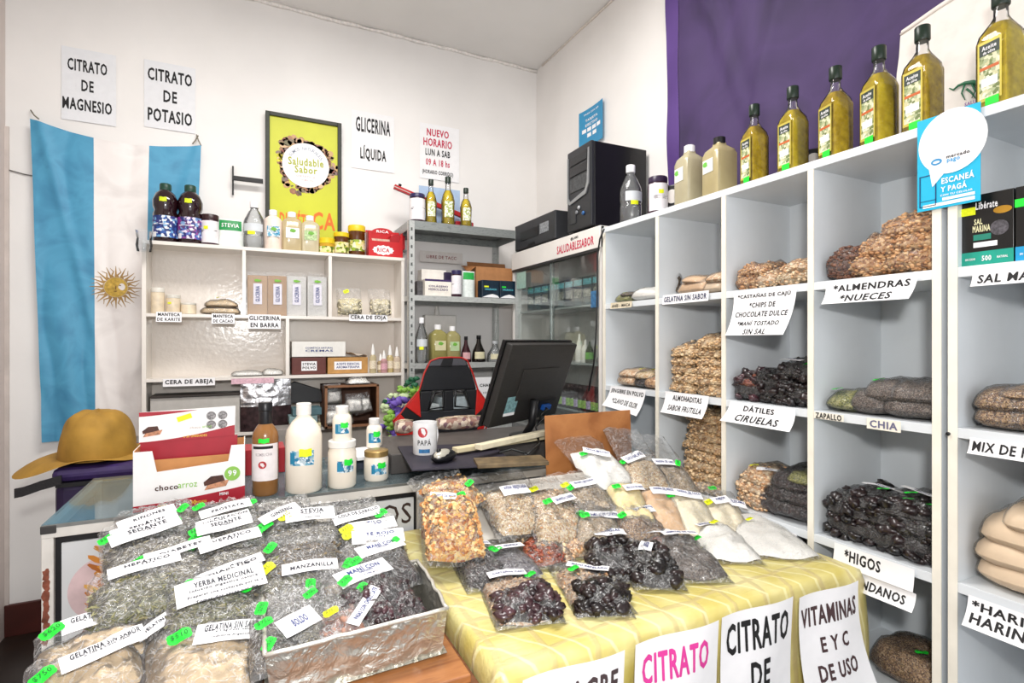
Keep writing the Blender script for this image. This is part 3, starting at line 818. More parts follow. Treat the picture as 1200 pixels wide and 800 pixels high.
def bag(name, label, cat, M, w, l, t, content, fill=.62, lab=None, stick=None, seed=0, group=None, chunks=None, fm=None,
        under=0, res=(20, 26), lump=.25, wr=1.0, skew=0, haslab=True):
    rr = random.Random(seed * 7 + 1)
    root = thing(name, label, cat, M=M, group=group)
    hc, hs, fl = bag_shape(w, l, t, fill, seed, lump, under=under, skew=skew)
    up = under * t
    o = V((seed * 9.1, 4, seed))
    def pk(uu, vv, gx=1.0, g=0.0):
        x = uu * w * .475 * gx * (1 - .16 * vv ** 4 + .05 * noise.noise(V((vv * 2, uu, 7)) + o)); y = fl * (.5 + .5 * vv * gx * (1 - .16 * uu ** 4) + .02 * noise.noise(V((uu * 3, vv, 1)) + o))
        k = max(0, 1 - abs(uu) ** 3) ** .5 * max(0, 1 - abs(vv) ** 3.4) ** .5
        return x, y, (t * (1 + lump * noise.noise(V((x * 22, y * 22, 0)) + o) + lump * .5 * noise.noise(V((x * 60, y * 60, 5)) + o)) + g) * k
    # contents
    def cpt(u, v, top):
        if under: u, v = .5 - .5 * cos(pi * u), .5 - .5 * cos(pi * v)
        uu, vv = 2 * u - 1, 2 * v - 1
        if under:
            x, y, h = pk(uu, vv)
            return (x, y, up + h) if top else (x, y, up - under * h)
        x = uu * w * .475 * (1 - .10 * vv ** 4) * (1 + .05 * noise.noise(V((vv * 2, uu, 7)) + o)); y = fl * (.5 + .5 * vv * (1 - .08 * uu ** 2))
        x += skew * y
        h = hc(x * .995, min(max(y, .0015), fl - .0015))
        return (x, y, up + h) if top else (x, y, up - under * h)
    cs = .8 if chunks and chunks[0] == 'prune' else .97
    nx, ny = (res[0] * 3) // 4, (res[1] * 3) // 4
    b = MB(); b.grid(lambda u, v: (lambda p: (p[0], p[1], up + (p[2] - up) * cs))(cpt(u, v, True)), nx, ny)
    if under: b.grid(lambda u, v: cpt(1 - u, v, False), nx, ny)
    co = b.build('contents', content, root, smooth=True)
    if chunks:
        kind, n, s, pm = chunks[:4]
        b = MB()
        for i in range(n):
            x = (rr.random() - .5) * w * .88; y = fl * (.05 + .9 * rr.random()); x += skew * y
            if under:
                sgn = -1 if rr.random() < .35 else 1
                uu_, vv_ = rr.uniform(-.98, .98), rr.uniform(-.99, .2) if rr.random() < .6 else rr.uniform(-1, -.75)
                x, y, h_ = pk(uu_, vv_)
                z = up + (h_ if sgn > 0 else -under * h_) * (.86 + .2 * rr.random())
            else: z = up + hc(x, y) * (.86 + .2 * rr.random()) - s * .2
            if not under and hc(x, y) < t * .12: continue
            k = s * (.65 + .6 * rr.random())
            R = Matrix.Translation((x, y, z)) @ Matrix.Rotation(rr.random() * 6.3, 4, 'Z') @ Matrix.Rotation((rr.random() - .5) * 1.6, 4, 'X')
            if kind == 'flake':
                q = [( -k, -k * .6, 0), (k * .2, -k * .8, k * .35), (k, 0, 0), (k * .4, k * .8, k * .3), (-k * .7, k * .6, -k * .1), (0, 0, k * .45)]
                b.add(q, [(0, 1, 5), (1, 2, 5), (2, 3, 5), (3, 4, 5), (4, 0, 5)], R)
            elif kind == 'nut':
                b.blob((0, 0, 0), k, k * .62, k * .5, i, .5, 4, R)
            elif kind == 'prune':
                b.blob((0, 0, 0), k, k * .8, k * .62, i, .55, 7, R, 2.2)
            elif kind == 'blade':
                a = k; c = k * .16
                b.add([(-a, -c, 0), (a, -c * .3, a * .2), (a, c * .3, a * .2), (-a, c, 0), (0, 0, a * .25)], [(0, 1, 4), (1, 2, 4), (2, 3, 4), (3, 0, 4)], R)
        if b.v: b.build('loose_pieces', pm, co, smooth=kind in ('prune', 'nut'), kind='stuff')
    # the clear film, crinkled
    b = MB()
    def fpt(u, v, sg=1):
        if under: u, v = .5 - .5 * cos(pi * u), .5 - .5 * cos(pi * v)
        uu = 2 * u - 1
        if under:
            x, y, h = pk(uu, 2 * v - 1, 1.03, .0022)
            wz = .0028 * (1 - abs(noise.noise(V((x * 55, y * 25, 1)) + o)) * 2) * wr
            return (x, y, up + (h + max(0, wz) * min(1, h / t * 2)) if sg > 0 else up - under * h - .0004)
        inner = 0 < u < 1 and 0 < v < 1
        j = (.35 if inner else 0)
        uu2 = uu + (rr.random() - .5) * 2 / res[0] * j * 2
        y = -.004 + (l + .004) * v + ((rr.random() - .5) / res[1] * l * j if inner else 0)
        pinch = 1 - .05 * (1 - abs(2 * v - 1)) * 0
        x = uu2 * w * (.485 if under else .5) * pinch * (1 + .03 * noise.noise(V((v * 5, uu * 2, 3)) + o)) + skew * min(y, fl)
        base = hs(x - 0 * skew, max(0.0, y)) if skew == 0 else hs(x - skew * min(y, fl), max(0, y))
        fade = min(1, (1 - abs(uu)) * 5) * min(1, v * 8 + .1)
        emp = 1.0 if y > fl else .45
        ridg = (1 - abs(noise.noise(V((x * 55, y * 16, 1)) + o)) * 2.2)
        wz = (.0065 * ridg * emp + .0035 * noise.noise(V((x * 120, y * 90, 2)) + o)) * fade * wr
        z = max(base + wz, hc(x, y) + .0012 if y < fl else base * .6)
        if sg < 0: z = -under * (hc(x, y) + .002) - .001
        return (x, y, up + z)
    b.grid(lambda u, v: fpt(u, v), res[0], res[1])
    if under: b.grid(lambda u, v: fpt(1 - u, v, -1), res[0] // 2, res[1] // 2)
    fo = b.build('plastic_film', fm or FILM, root, smooth=True)
    # printed label strip and price sticker follow the film
    if lab:
        txt, lx, ly, lw, lh, la = lab[:6]
        lm = lab[6] if len(lab) > 6 else PAPER
        ink = lab[7] if len(lab) > 7 else BLUEINK
        ca, sa = cos(la), sin(la)
        zc = hs(lx, ly)
        def lf(x, y):
            X = lx + x * ca - y * sa; Y = ly + x * sa + y * ca
            z = .15 * hs(min(max(X, -w / 2), w / 2), min(Y, l)) + .85 * zc + .0098 * wr + .0015 * sin(x * 50 + seed)
            return (X, Y, up + max(z, hc(X, Y) + .003))
        bb = MB().grid(lambda u, v: lf((u - .5) * lw, (v - .5) * lh), 8, 3)
        lo = bb.build('label', lm, root)
        lines = txt if isinstance(txt, (list, tuple)) else [txt]
        n = len(lines); its = []
        for i, s_ in enumerate(lines):
            big = i == 0
            hh = lh * (.34 if 1 < n < 4 and big else .24 if n > 3 and big else .13 if n > 1 else .38)
            yy = lh * (.22 if n > 1 and big else (-.02 - .24 * (i - 1)) if n > 1 else 0)
            ww = lw * min(.84, (.078 if big and n < 4 else .045 if big else .03) * len(s_))
            its.append((s_, lw * .04, yy, ww, hh))
        letters(lo, its, ink, lf, off=.0007)
    if stick:
        for k, st in enumerate(stick if isinstance(stick, list) else [stick]):
            sx, sy, sa_, sm = st[:4]; ss = st[4] if len(st) > 4 else 1
            a, c = .0175 * ss, .0115 * ss
            ca2, sa2 = cos(sa_), sin(sa_)
            zz = hs(sx, sy) + .011 * wr
            vs = []; n = 16
            for i in range(n):   # rounded, slightly wavy-edged sticker, curled a little
                th = 2 * pi * i / n; q = (abs(cos(th)) ** 5 + abs(sin(th)) ** 5) ** -.2 * (1 + .05 * (i % 2))
                x, y = a * cos(th) * q * .8, c * sin(th) * q * .8
                vs.append((sx + x * ca2 - y * sa2, sy + x * sa2 + y * ca2, up + zz + .12 * x + .002 * sin(x * 200)))
            so = MB().add([(sx, sy, up + zz + .0015)] + vs, [(0, 1 + i, 1 + (i + 1) % n) for i in range(n)]).build('price_sticker', sm, root)
            vs2, fs2 = text_geo('$' + str([450, 380, 620, 750, 290, 510][(seed + k) % 6]), True)
            MB().add([(sx + x * a * 1.15 * ca2 - y * c * .8 * sa2, sy + x * a * 1.15 * sa2 + y * c * .8 * ca2, up + zz + .12 * x * a * 1.15 + .003) for x, y in vs2], fs2).build('price', mat('#14702a' if sm is GREEN else '#8c8a1c', .6, var=0), so)
    return root


G = {
    'oats': grain(['#d9bd94', '#c9a678', '#e6d2ae', '#b98f63', '#ead9bb'], 230, .7),
    'cereal': grain(['#d9973f', '#c77b33', '#e7b769', '#b4622e', '#efcf8e'], 110, .8),
    'pale': grain(['#e2c6a4', '#d3a77c', '#ecd6b8', '#c99a73', '#dcb892'], 130, .8),
    'almond': grain(['#bb8a5c', '#a3714a', '#d3a676', '#c79a6c', '#8f6040', '#e0b98a'], 120, .9),
    'puff': grain(['#d9b88a', '#c9a375', '#e8cda3', '#b98f62', '#dcc096'], 85, 1.0, dist=.006),
    'redbrown': grain(['#7d3522', '#93482c', '#6a2a1c', '#a55d3c'], 130, .8),
    'prune': mat('#1a1213', .45, var=.5, scale=90, bump=.8, bscale=120, spec=.3),
    'raisin': grain(['#1d1113', '#2b1a1a', '#160c10', '#352022'], 120, 1.0, .3, dist=.005),
    'chia': grain(['#57493f', '#6f6055', '#463a33', '#83756a', '#2f2724'], 420, .4),
    'mix': grain(['#8a6a4d', '#a98663', '#6d4d38', '#c2a27c', '#59402f', '#94774f'], 330, .6),
    'green': grain(['#7b7d3e', '#939350', '#5f6330', '#a8a468'], 230, .8),
    'tan': mat('#d6b98e', .7, var=.08, scale=14, bump=.4, bscale=60),
    'flour': mat('#ead0b0', .7, var=.07, scale=12, bump=.3, bscale=60),
    'white': mat('#f4f2ec', .7, var=.03, scale=15, bump=.3, bscale=70),
    'cream': mat('#efe3c6', .7, var=.05, scale=15, bump=.3, bscale=70),
    'butter': mat('#f0dca2', .7, var=.05, scale=15, bump=.3, bscale=70),
    'peach': mat('#e3bd95', .6, var=.1, scale=25, bump=.3, bscale=60),
    'seed': grain(['#c7ad8d', '#a08462', '#cbb594', '#8d7355', '#d6c6aa'], 420, .5),
    'herb': grain(['#7a7a50', '#5f6142', '#95926a', '#4d4a35', '#a39a76'], 150, 1.0, stretch=(1, 2.5, 1), dist=.005),
    'herbdark': grain(['#4d3d2c', '#66523a', '#3b2e22', '#7b684b', '#584a3c'], 150, 1.0, stretch=(1, 2.2, 1), dist=.005),
    'herbgrey': grain(['#857d68', '#676050', '#9c947e', '#4f483c', '#aba48c'], 160, 1.0, stretch=(1, 2.2, 1), dist=.005),
}
P = {
    'cereal': pieces(['#d99c52', '#ecc382', '#bd7640', '#f4dba6', '#cf8d4c', '#a5643a', '#f0cc88']),
    'pale': pieces(['#e6c8a2', '#d3a273', '#efdcbc', '#c18b5e', '#dcb48c', '#e8cfa8']),
    'almond': pieces(['#c08e60', '#a3714a', '#d9ac7c', '#b5845a', '#e6c498', '#8f6040']),
    'puff': pieces(['#d9b88a', '#c79d6e', '#ebd2aa', '#b98f62', '#dfc39a']),
    'red': pieces(['#82392a', '#a2513a', '#5f2418', '#b8704c', '#914a2c'], .35, .2),
    'prune': pieces(['#17100f', '#231719', '#0f0b0c', '#2c1d1e', '#1b1416'], .3, .25),
    'plum': pieces(['#3b2227', '#2a171c', '#51333a', '#1f1216', '#452a30'], .3, .4),
    'herb': pieces(['#83835a', '#5f6142', '#a09d74', '#6c6a45', '#b3a87e', '#494a32']),
    'herbdark': pieces(['#574632', '#7c684b', '#3b2e22', '#94815f', '#463a2c']),
    'herbgrey': pieces(['#928a72', '#675f4e', '#b3aa90', '#786f5a', '#4f483c']),
}
ORD = ['bottom', 'second', 'third', 'fourth', 'fifth', 'sixth', 'seventh', 'eighth']


def pack(name, label, px, z, w, l, t, content, X=XF + .02, seed=0, ang=0, tilt=0, chunks=None, group=None, py=400, **k):
    """a small sealed pack lying on a board of the right-hand shelving, its end towards the room"""
    p = onX(px, py, X)
    for ys in (YC, YC2):      # keep it between its two uprights
        for j in range(len(ys) - 1):
            if ys[j + 1] < p.y <= ys[j]:
                hi, lo = ys[j] - .012, ys[j + 1] + .012
                w = min(w, hi - lo); p.y = min(max(p.y, lo + w / 2), hi - w / 2)
    M = Matrix.Translation((p.x, p.y, z)) @ Matrix.Rotation(ang, 4, 'Z') @ frame((0, 0, 0), (0, -1, 0), (1, 0, 0)) @ Matrix.Rotation(tilt, 4, 'Y')
    t *= 1.3; k.setdefault('under', .5); k.setdefault('res', (14, 16)); k.setdefault('fill', .96); k.setdefault('fm', FILMS); k.setdefault('wr', .5)
    return bag(name, label, 'bag', M, w, l, t, content, seed=seed, chunks=chunks, group=group, **k)


rs = random.Random(11)
# second column, third board: stack of almohaditas; fourth board: a taller stack
for (z0, n, cols, nm, txt, w_) in ((LV[2], 6, (797, 828), 'upper', 'frutilla puffed cereal', .155),):
    for i in range(n):
        for c, px in enumerate(cols):
            if i == n - 1 and c == 0: continue
            pack('cereal_bag', f'pinkish pillow-cereal bag, {ORD[i]} from the bottom of the {"left" if c == 0 else "right"} pile above the ALMOHADITAS sign',
                 px + rs.uniform(-2, 2), z0 + .001 + i * .0345, w_ + rs.uniform(-.01, .01), .2, .03, G['puff'], seed=20 + i * 2 + c, ang=rs.uniform(-.12, .12), X=XF + .02 + rs.uniform(0, .015),
                 chunks=('nut', 150, .009, P['puff']), group='pillow-cereal bags on the third board', lump=.6, under=.35)
for i in range(8):
    pack('granola_bag', f'tan puffed-cereal bag, {ORD[i]} from the bottom of the single pile under the ALMOHADITAS sign', 822 + rs.uniform(-2, 2) , LV[3] + .001 + i * .036, .24 + rs.uniform(-.015, .01), .22, .032, G['puff'],
         seed=50 + i, ang=rs.uniform(-.08, .08), X=XF + .015 + .004 * i, chunks=('nut', 220, .009, P['puff']), group='puffed-cereal bags on the fourth board', lump=.6, under=.35)
# second column second board: peach gelatine bags
for i, (px, w, z, t, c) in enumerate(((806, .2, 0, .035, 'peach'), (832, .12, 0, .028, 'flour'), (810, .15, .04, .02, 'peach'), (836, .10, .035, .022, 'pale'))):
    pack('gelatine_bag', ['wide peach gelatine bag lying above the GELATINA SIN SABOR tag', 'pale flour-coloured bag at the right end above the GELATINA tag', 'flat peach bag on top of the wide gelatine bag', 'small crinkled bag on top at the right of the gelatine cell'][i],
         px, LV[1] + .001 + z, w, .2, t, G[c], seed=70 + i, ang=.1 * (i - 1), tilt=.12 if i == 2 else 0, group='gelatine bags', wr=1.0)
# first column
for i, (px, z, w, t, c, lab) in enumerate(((727, 0, .13, .022, 'green', 'small green spice bag on the leftmost cell of the second board'), (752, 0, .17, .03, 'white', 'white powder bag leaning behind the ANÍS tag'),
                                           (733, .025, .09, .012, 'herbdark', 'tiny dark spice packet on top of the green spice bag'))):
    pack('spice_bag', lab, px, LV[1] + .001 + z, w, .16, t, G[c], seed=80 + i, ang=.15 * i, group='spice bags', stick=(.0, .03, 0, LIME) if i == 0 else None)
k = pack('spice_bag', 'dark pouch standing up against the divider in the leftmost cell', 763, LV[1] + .002, .1, .14, .03, G['herbdark'], seed=89, X=XF + .12)
k.matrix_basis = frame(V((XF + .12, 1.745, LV[1] + .002)), (.6, -.75, 0), (.1, -.1, 1))
for i, (px, z, w, t, c, lab) in enumerate(((728, 0, .15, .03, 'pale', 'pale ginger bag, lowest at the left above the JENGIBRE sign'), (748, 0, .12, .028, 'raisin', 'dark clove bag above the JENGIBRE sign'),
                                           (760, 0, .11, .03, 'almond', 'orange-brown spice bag at the right of the JENGIBRE cell'), (733, .035, .14, .022, 'pale', 'pale ginger bag on top at the left above the JENGIBRE sign'), (752, .032, .12, .022, 'oats', 'bag with yellow stickers on top of the clove bag'))):
    pack('spice_bag', lab, px, LV[2] + .001 + z, w, .18, t, G[c], seed=90 + i, ang=.1 * (i - 2), group='spice bags', stick=[(-.02, .03, .3, LIME), (.03, .04, -.2, LIME)] if i == 4 else None, wr=1)
# third column
for i, (px, z, w, t, c, lab, ch) in enumerate((
        (866, 0, .13, .036, 'almond', 'cashew bag at the lower left above the CASTAÑAS sign', 'almond'), (893, 0, .12, .034, 'pale', 'cashew bag at the lower middle above the CASTAÑAS sign', 'pale'),
        (925, 0, .15, .034, 'oats', 'toasted peanut bag at the lower right above the CASTAÑAS sign', 'pale'), (878, .034, .15, .03, 'almond', 'cashew bag on top at the left above the CASTAÑAS sign', 'almond'), (928, .034, .13, .024, 'pale', 'pinkish peanut bag on top at the right above the CASTAÑAS sign', 'pale'))):
    pack('nut_bag', lab, px, LV[1] + .001 + z, w, .2, t, G[c], seed=100 + i, ang=rs.uniform(-.1, .1), chunks=('nut', 140, .0075, P[ch]), group='nut bags above the CASTAÑAS sign', lump=.5)
for i, (px, z, w, t, lab) in enumerate(((870, 0, .13, .04, 'date bag at the lower left above the DÁTILES sign'), (902, 0, .15, .042, 'prune bag at the lower middle above the DÁTILES sign'), (932, 0, .13, .042, 'crinkled prune bag at the lower right above the DÁTILES sign'),
                                        (868, .04, .1, .03, 'reddish date bag on top at the left above the DÁTILES sign'), (900, .042, .16, .036, 'black prune bag on top in the middle above the DÁTILES sign'), (928, .078, .15, .034, 'topmost black prune bag with a white label above the DÁTILES sign'))):
    pack('prune_bag' if i not in (0, 3) else 'date_bag', lab, px, LV[2] + .001 + z, w, .18, t, G['redbrown'] if i == 3 else G['prune'], seed=110 + i, ang=rs.uniform(-.2, .2), chunks=('prune', 26, .018, P['plum'] if i in (0, 3) else P['prune']), group='date and prune bags', wr=1.2,
         lab=('CIRUELAS', 0, .012, .08, .02, 0) if i == 5 else None, stick=(.055, .012, 0, GREEN, .8) if i == 5 else None, lump=.5)
for i, (px, z, w, t, c, ch, lab) in enumerate(((872, 0, .15, .04, 'pale', 'pale', 'peanut bag at the bottom left above the UVA strip'), (880, .04, .15, .036, 'pale', 'pale', 'peanut bag, second up at the left above the UVA strip'),
        (886, .076, .15, .034, 'pale', 'pale', 'topmost peanut bag at the left with a lime sticker above the UVA strip'), (900, 0, .14, .045, 'raisin', None, 'raisin bag at the bottom middle above the UVA strip'), (932, 0, .14, .045, 'raisin', None, 'raisin bag at the bottom right above the UVA strip'),
        (908, .045, .15, .04, 'raisin', None, 'raisin bag, second up in the middle above the UVA strip'), (930, .045, .13, .04, 'raisin', None, 'raisin bag, second up at the right above the UVA strip'), (924, .085, .16, .036, 'raisin', None, 'topmost raisin bag above the UVA strip'), (936, .12, .1, .02, 'green', None, 'small green bag on top of the raisins above the UVA strip'))):
    pack('peanut_bag' if ch else 'raisin_bag', lab, px, LV[3] + .001 + z, w, .2, t, G[c], seed=120 + i, ang=rs.uniform(-.2, .2), chunks=('nut', 140, .009, P[ch]) if ch else None, group='peanut and raisin bags', wr=1.2, lump=.5,
         lab=('MANÍ', .03, .02, .07, .026, .5) if i == 2 else None, stick=(-.02, .02, .2, LIME) if i == 2 else None)
# fourth column: almonds and walnuts
for i, (px, z, w, t, c, lab) in enumerate(((978, 0, .11, .05, 'redbrown', 'walnut bag, darkest, at the left end above the ALMENDRAS sign'), (1012, 0, .12, .045, 'almond', 'almond bag at the bottom middle above the ALMENDRAS sign'), (1068, 0, .15, .045, 'almond', 'almond bag at the bottom right above the ALMENDRAS sign'),
        (990, .045, .10, .028, 'redbrown', 'small walnut bag on top at the left above the ALMENDRAS sign'), (1030, .042, .14, .042, 'almond', 'almond bag, second up in the middle above the ALMENDRAS sign'), (1072, .045, .13, .042, 'almond', 'almond bag, second up at the right above the ALMENDRAS sign'), (1066, .085, .15, .04, 'almond', 'topmost almond bag beside the divider above the ALMENDRAS sign'))):
    pack('walnut_bag' if c == 'redbrown' else 'almond_bag', lab, px, LV[1] + .001 + z, w, .2, t, grain(['#5d3a2b', '#71483a', '#4a2c22', '#8a6049'], 120, .9) if c == 'redbrown' else G[c], seed=140 + i, ang=rs.uniform(-.15, .15), chunks=('nut', 260, .0075, P['almond'] if c == 'almond' else pieces(['#5d3a2b', '#7d5442', '#46291f', '#93694f'])),
         group='almond and walnut bags', lump=.5)
for i, (px, z, w, t, c, lab) in enumerate(((968, 0, .105, .03, 'green', 'green pumpkin-seed bag above the ZAPALLO strip'), (1012, 0, .12, .036, 'chia', 'chia bag at the lower left above the CHIA strip'), (1066, 0, .145, .036, 'chia', 'chia bag at the lower right above the CHIA strip'),
        (1030, .034, .12, .034, 'chia', 'chia bag on top at the left above the CHIA strip'), (1070, .034, .13, .034, 'chia', 'chia bag on top at the right above the CHIA strip'))):
    pack('seed_bag', lab, px, LV[2] + .001 + z, w, .2, t, G[c], seed=150 + i, ang=rs.uniform(-.1, .1), group='seed bags above the CHIA strip', lump=.3, stick=(-.02, .03, .3, GREEN) if i in (0, 3) else None, wr=.6)
for i, (px, z, w, t, lab, st) in enumerate(((975, 0, .15, .05, 'fig bag at the bottom left above the HIGOS strip', 0), (1030, 0, .15, .05, 'fig bag at the bottom middle above the HIGOS strip', 0), (1076, 0, .13, .05, 'fig bag at the bottom right above the HIGOS strip', 0),
        (990, .05, .15, .04, 'black fig bag, second layer at the left above the HIGOS strip', 0), (1040, .052, .14, .04, 'black fig bag with a green sticker in the second layer, middle', 1), (1078, .05, .12, .04, 'black fig bag with a green-tagged label beside the divider', 1),
        (1010, .09, .13, .03, 'topmost black fig bag at the left above the HIGOS strip', 1), (1056, .092, .14, .034, 'topmost black fig bag under shiny film above the HIGOS strip', 1))):
    pack('fig_bag', lab, px, LV[3] + .001 + z, w, .2, t, G['prune'], seed=160 + i, ang=rs.uniform(-.2, .2), chunks=('prune', 26, .018, P['prune']), group='fig bags', lump=.5, wr=1.6, stick=(rs.uniform(-.04, .04), .04, rs.uniform(-.6, .6), GREEN) if st else None,
         lab=('HIGOS', .02, .07, .1, .018, rs.uniform(-.4, .1)) if st else None)
pack('lentil_bag', 'brown lentil bag with a green sticker on the lowest visible board', 1090, LV[4] + .001, .2, .2, .05, G['mix'], seed=170, X=XF + .05, stick=(.03, .05, .2, GREEN))
# end unit
for i, (px, z, w, t, lab) in enumerate(((1152, 0, .13, .034, 'seed-mix bag at the lower left above the MIX DE FRUTOS sign'), (1215, 0, .15, .034, 'seed-mix bag at the lower right, cut by the picture edge, above the MIX sign'), (1154, .033, .13, .034, 'seed-mix bag on top at the left above the MIX DE FRUTOS sign'),
                                        (1212, .033, .14, .034, 'seed-mix bag on top at the right above the MIX sign'), (1205, .066, .15, .02, 'topmost thin seed-mix bag above the MIX sign'))):
    pack('seed_mix_bag', lab, px, LV[2] + .001 + z, w, .2, t, G['mix'], seed=180 + i, ang=rs.uniform(-.05, .05), group='seed-mix bags', lump=.2, wr=.5)
for i, (px, z, w, t, a, lab) in enumerate(((1190, 0, .24, .045, 0, 'peach flour bag at the bottom above the HARINA sign'), (1190, .044, .24, .042, .05, 'peach flour bag in the middle of the pile above the HARINA sign'), (1190, .086, .23, .05, -.08, 'wide peach flour bag near the top above the HARINA sign'), (1225, .135, .16, .035, .2, 'topmost peach flour bag at the right edge above the HARINA sign'))):
    pack('flour_bag', lab, px, LV[3] + .001 + z, w, .22, t, G['flour'], seed=190 + i, ang=a, group='flour bags', lump=.25, wr=.6, fm=film(.03, .5, .3, bump=.2, bscale=30))

# salt boxes
def salt_box(label, y0, y1, band, word, stk):
    z = LV[1]; h = .165
    r = thing('salt_box', label, 'box', (XF + .02, y1, z), 0, 'salt boxes')
    w = y0 - y1
    MB().box(0, .07, 0, w, 0, h).build('carton', mat('#121313', .3, var=.1), r, bevel=.001)
    MB().box(-.0006, 0, 0, w, 0, h * .2).build('colour_band', band, r)
    fr = lambda yy, zz: frame(V((-.0012, yy, zz)), (0, -1, 0), (0, 0, 1))
    for s, yy, zz, ww, hh, m in (('Libérate', w * .5, h * .84, w * .42, h * .1, PAPER), ('SAL', w * .66, h * .62, w * .16, h * .08, mat('#e9e4b8', .5)), (word, w * .6, h * .52, w * .34, h * .09, mat('#e9e4b8', .5)), ('500', w * .5, h * .1, w * .18, h * .07, PAPER),
                                 ('SIN SODIO', w * .82, h * .1, w * .2, h * .03, PAPER), ('NATURAL', w * .2, h * .1, w * .2, h * .03, PAPER)):
        l = letters(r, [(s, 0, 0, ww, hh)], m, off=.0002); l.matrix_basis = fr(yy, zz)
    MB().box(-.0008, 0, w * .42, w * .76, h * .36, h * .44).build('colour_patch', mat('#1f7f6c', .5), r)
    MB().box(-.0008, 0, w * .3, w * .76, h * .26, h * .33).build('white_patch', PAPER, r)
    MB().lathe([(.017, 0), (.017, .0008)], 20).build('moon_print', mat('#555258', .5, var=.4, scale=150), r, M=frame(V((-.0002, w * .26, h * .5)), (0, -1, 0), (0, 0, 1)))
    MB().lathe([(.014, 0), (.014, .0006)], 20, sx=1.2, sy=.6).build('gold_seal', mat('#b98a2a', .4, .3), r, M=frame(V((-.0002, w * .2, h * .74)), (0, -1, 0), (0, 0, 1)))
    MB().box(-.014, .014, -.009, .009, 0, .0006).build('price_sticker', stk, r, M=frame(V((-.0015, w * .86, h * .78)), (0, -1, 0), (0, .4, 1)))
a = onX(1127, 300, XF + .02).y; c = onX(1188, 300, XF + .02).y
salt_box('black salt box with a green band and yellow sticker on the end unit', a, c, mat('#1c9b86', .4), 'MARINA', LIME)
salt_box('black salt box with a blue band at the picture edge', c - .003, c - .003 - (a - c), mat('#1d9ad0', .4), 'ROSADA', GREEN)
# ------------------------------------------------------------------ yellow clothed table
def cloth_mat():
    m, nt, p, out = new_mat('yellow_checked_oilcloth')
    tc = nt.nodes.new('ShaderNodeTexCoord'); nz = nt.nodes.new('ShaderNodeTexNoise'); nz.inputs['Scale'].default_value = 5
    mixv = nt.nodes.new('ShaderNodeVectorMath'); mixv.operation = 'MULTIPLY_ADD'; mixv.inputs[1].default_value = (.035, .035, .035)
    lnk(nt, tc.outputs['Object'], nz.inputs['Vector']); lnk(nt, nz.outputs['Color'], mixv.inputs[0]); lnk(nt, tc.outputs['Object'], mixv.inputs[2])
    facs = []
    for ax, sc, rot in (('X', 3.1, .08), ('Y', 3.7, -.05), ('X', 6, -.6)):
        mp = nt.nodes.new('ShaderNodeMapping'); mp.inputs['Rotation'].default_value = (0, 0, rot)
        lnk(nt, mixv.outputs[0], mp.inputs['Vector'])
        w = nt.nodes.new('ShaderNodeTexWave'); w.bands_direction = ax; w.inputs['Scale'].default_value = sc; w.inputs['Distortion'].default_value = 3.5; w.inputs['Detail'].default_value = 2
        lnk(nt, mp.outputs[0], w.inputs['Vector'])
        r = nt.nodes.new('ShaderNodeMapRange'); r.inputs['From Min'].default_value = .93; r.inputs['From Max'].default_value = .99
        lnk(nt, w.outputs['Fac'], r.inputs[0]); facs.append(r.outputs[0])
    mx = nt.nodes.new('ShaderNodeMath'); mx.operation = 'MAXIMUM'; lnk(nt, facs[0], mx.inputs[0]); lnk(nt, facs[1], mx.inputs[1])
    n2 = nt.nodes.new('ShaderNodeTexNoise'); n2.inputs['Scale'].default_value = 9; n2.inputs['Detail'].default_value = 3; lnk(nt, tc.outputs['Object'], n2.inputs['Vector'])
    base = nt.nodes.new('ShaderNodeValToRGB'); base.color_ramp.elements[0].position = .35; base.color_ramp.elements[1].position = .65
    base.color_ramp.elements[0].color = hexc('#d0c06c'); base.color_ramp.elements[1].color = hexc('#e3d99c')
    lnk(nt, n2.outputs['Fac'], base.inputs[0])
    mc = nt.nodes.new('ShaderNodeMix'); mc.data_type = 'RGBA'; mc.inputs['B'].default_value = hexc('#c4b182')
    k = nt.nodes.new('ShaderNodeMath'); k.operation = 'MULTIPLY'; k.inputs[1].default_value = .6; lnk(nt, mx.outputs[0], k.inputs[0])
    lnk(nt, k.outputs[0], mc.inputs['Factor']); lnk(nt, base.outputs[0], mc.inputs['A'])
    m2 = nt.nodes.new('ShaderNodeMix'); m2.data_type = 'RGBA'; m2.inputs['B'].default_value = hexc('#f4efc0')
    k2 = nt.nodes.new('ShaderNodeMath'); k2.operation = 'MULTIPLY'; k2.inputs[1].default_value = .55; lnk(nt, facs[2], k2.inputs[0])
    lnk(nt, k2.outputs[0], m2.inputs['Factor']); lnk(nt, mc.outputs['Result'], m2.inputs['A']); lnk(nt, m2.outputs['Result'], p.inputs['Base Color'])
    b = nt.nodes.new('ShaderNodeBump'); b.inputs['Strength'].default_value = .55; b.inputs['Distance'].default_value = .004
    wn = nt.nodes.new('ShaderNodeTexNoise'); wn.inputs['Scale'].default_value = 1; wn.inputs['Detail'].default_value = 4; wn.inputs['Distortion'].default_value = 1.5
    wm = nt.nodes.new('ShaderNodeMapping'); wm.inputs['Scale'].default_value = (14, 42, 30); wm.inputs['Rotation'].default_value = (0, 0, .25)
    lnk(nt, tc.outputs['Object'], wm.inputs['Vector']); lnk(nt, wm.outputs[0], wn.inputs['Vector'])
    hh = nt.nodes.new('ShaderNodeMath'); hh.operation = 'MULTIPLY_ADD'; hh.inputs[1].default_value = .35; lnk(nt, mx.outputs[0], hh.inputs[0]); lnk(nt, wn.outputs['Fac'], hh.inputs[2]); lnk(nt, hh.outputs[0], b.inputs['Height']); lnk(nt, b.outputs[0], p.inputs['Normal'])
    p.inputs['Roughness'].default_value = .38
    return m

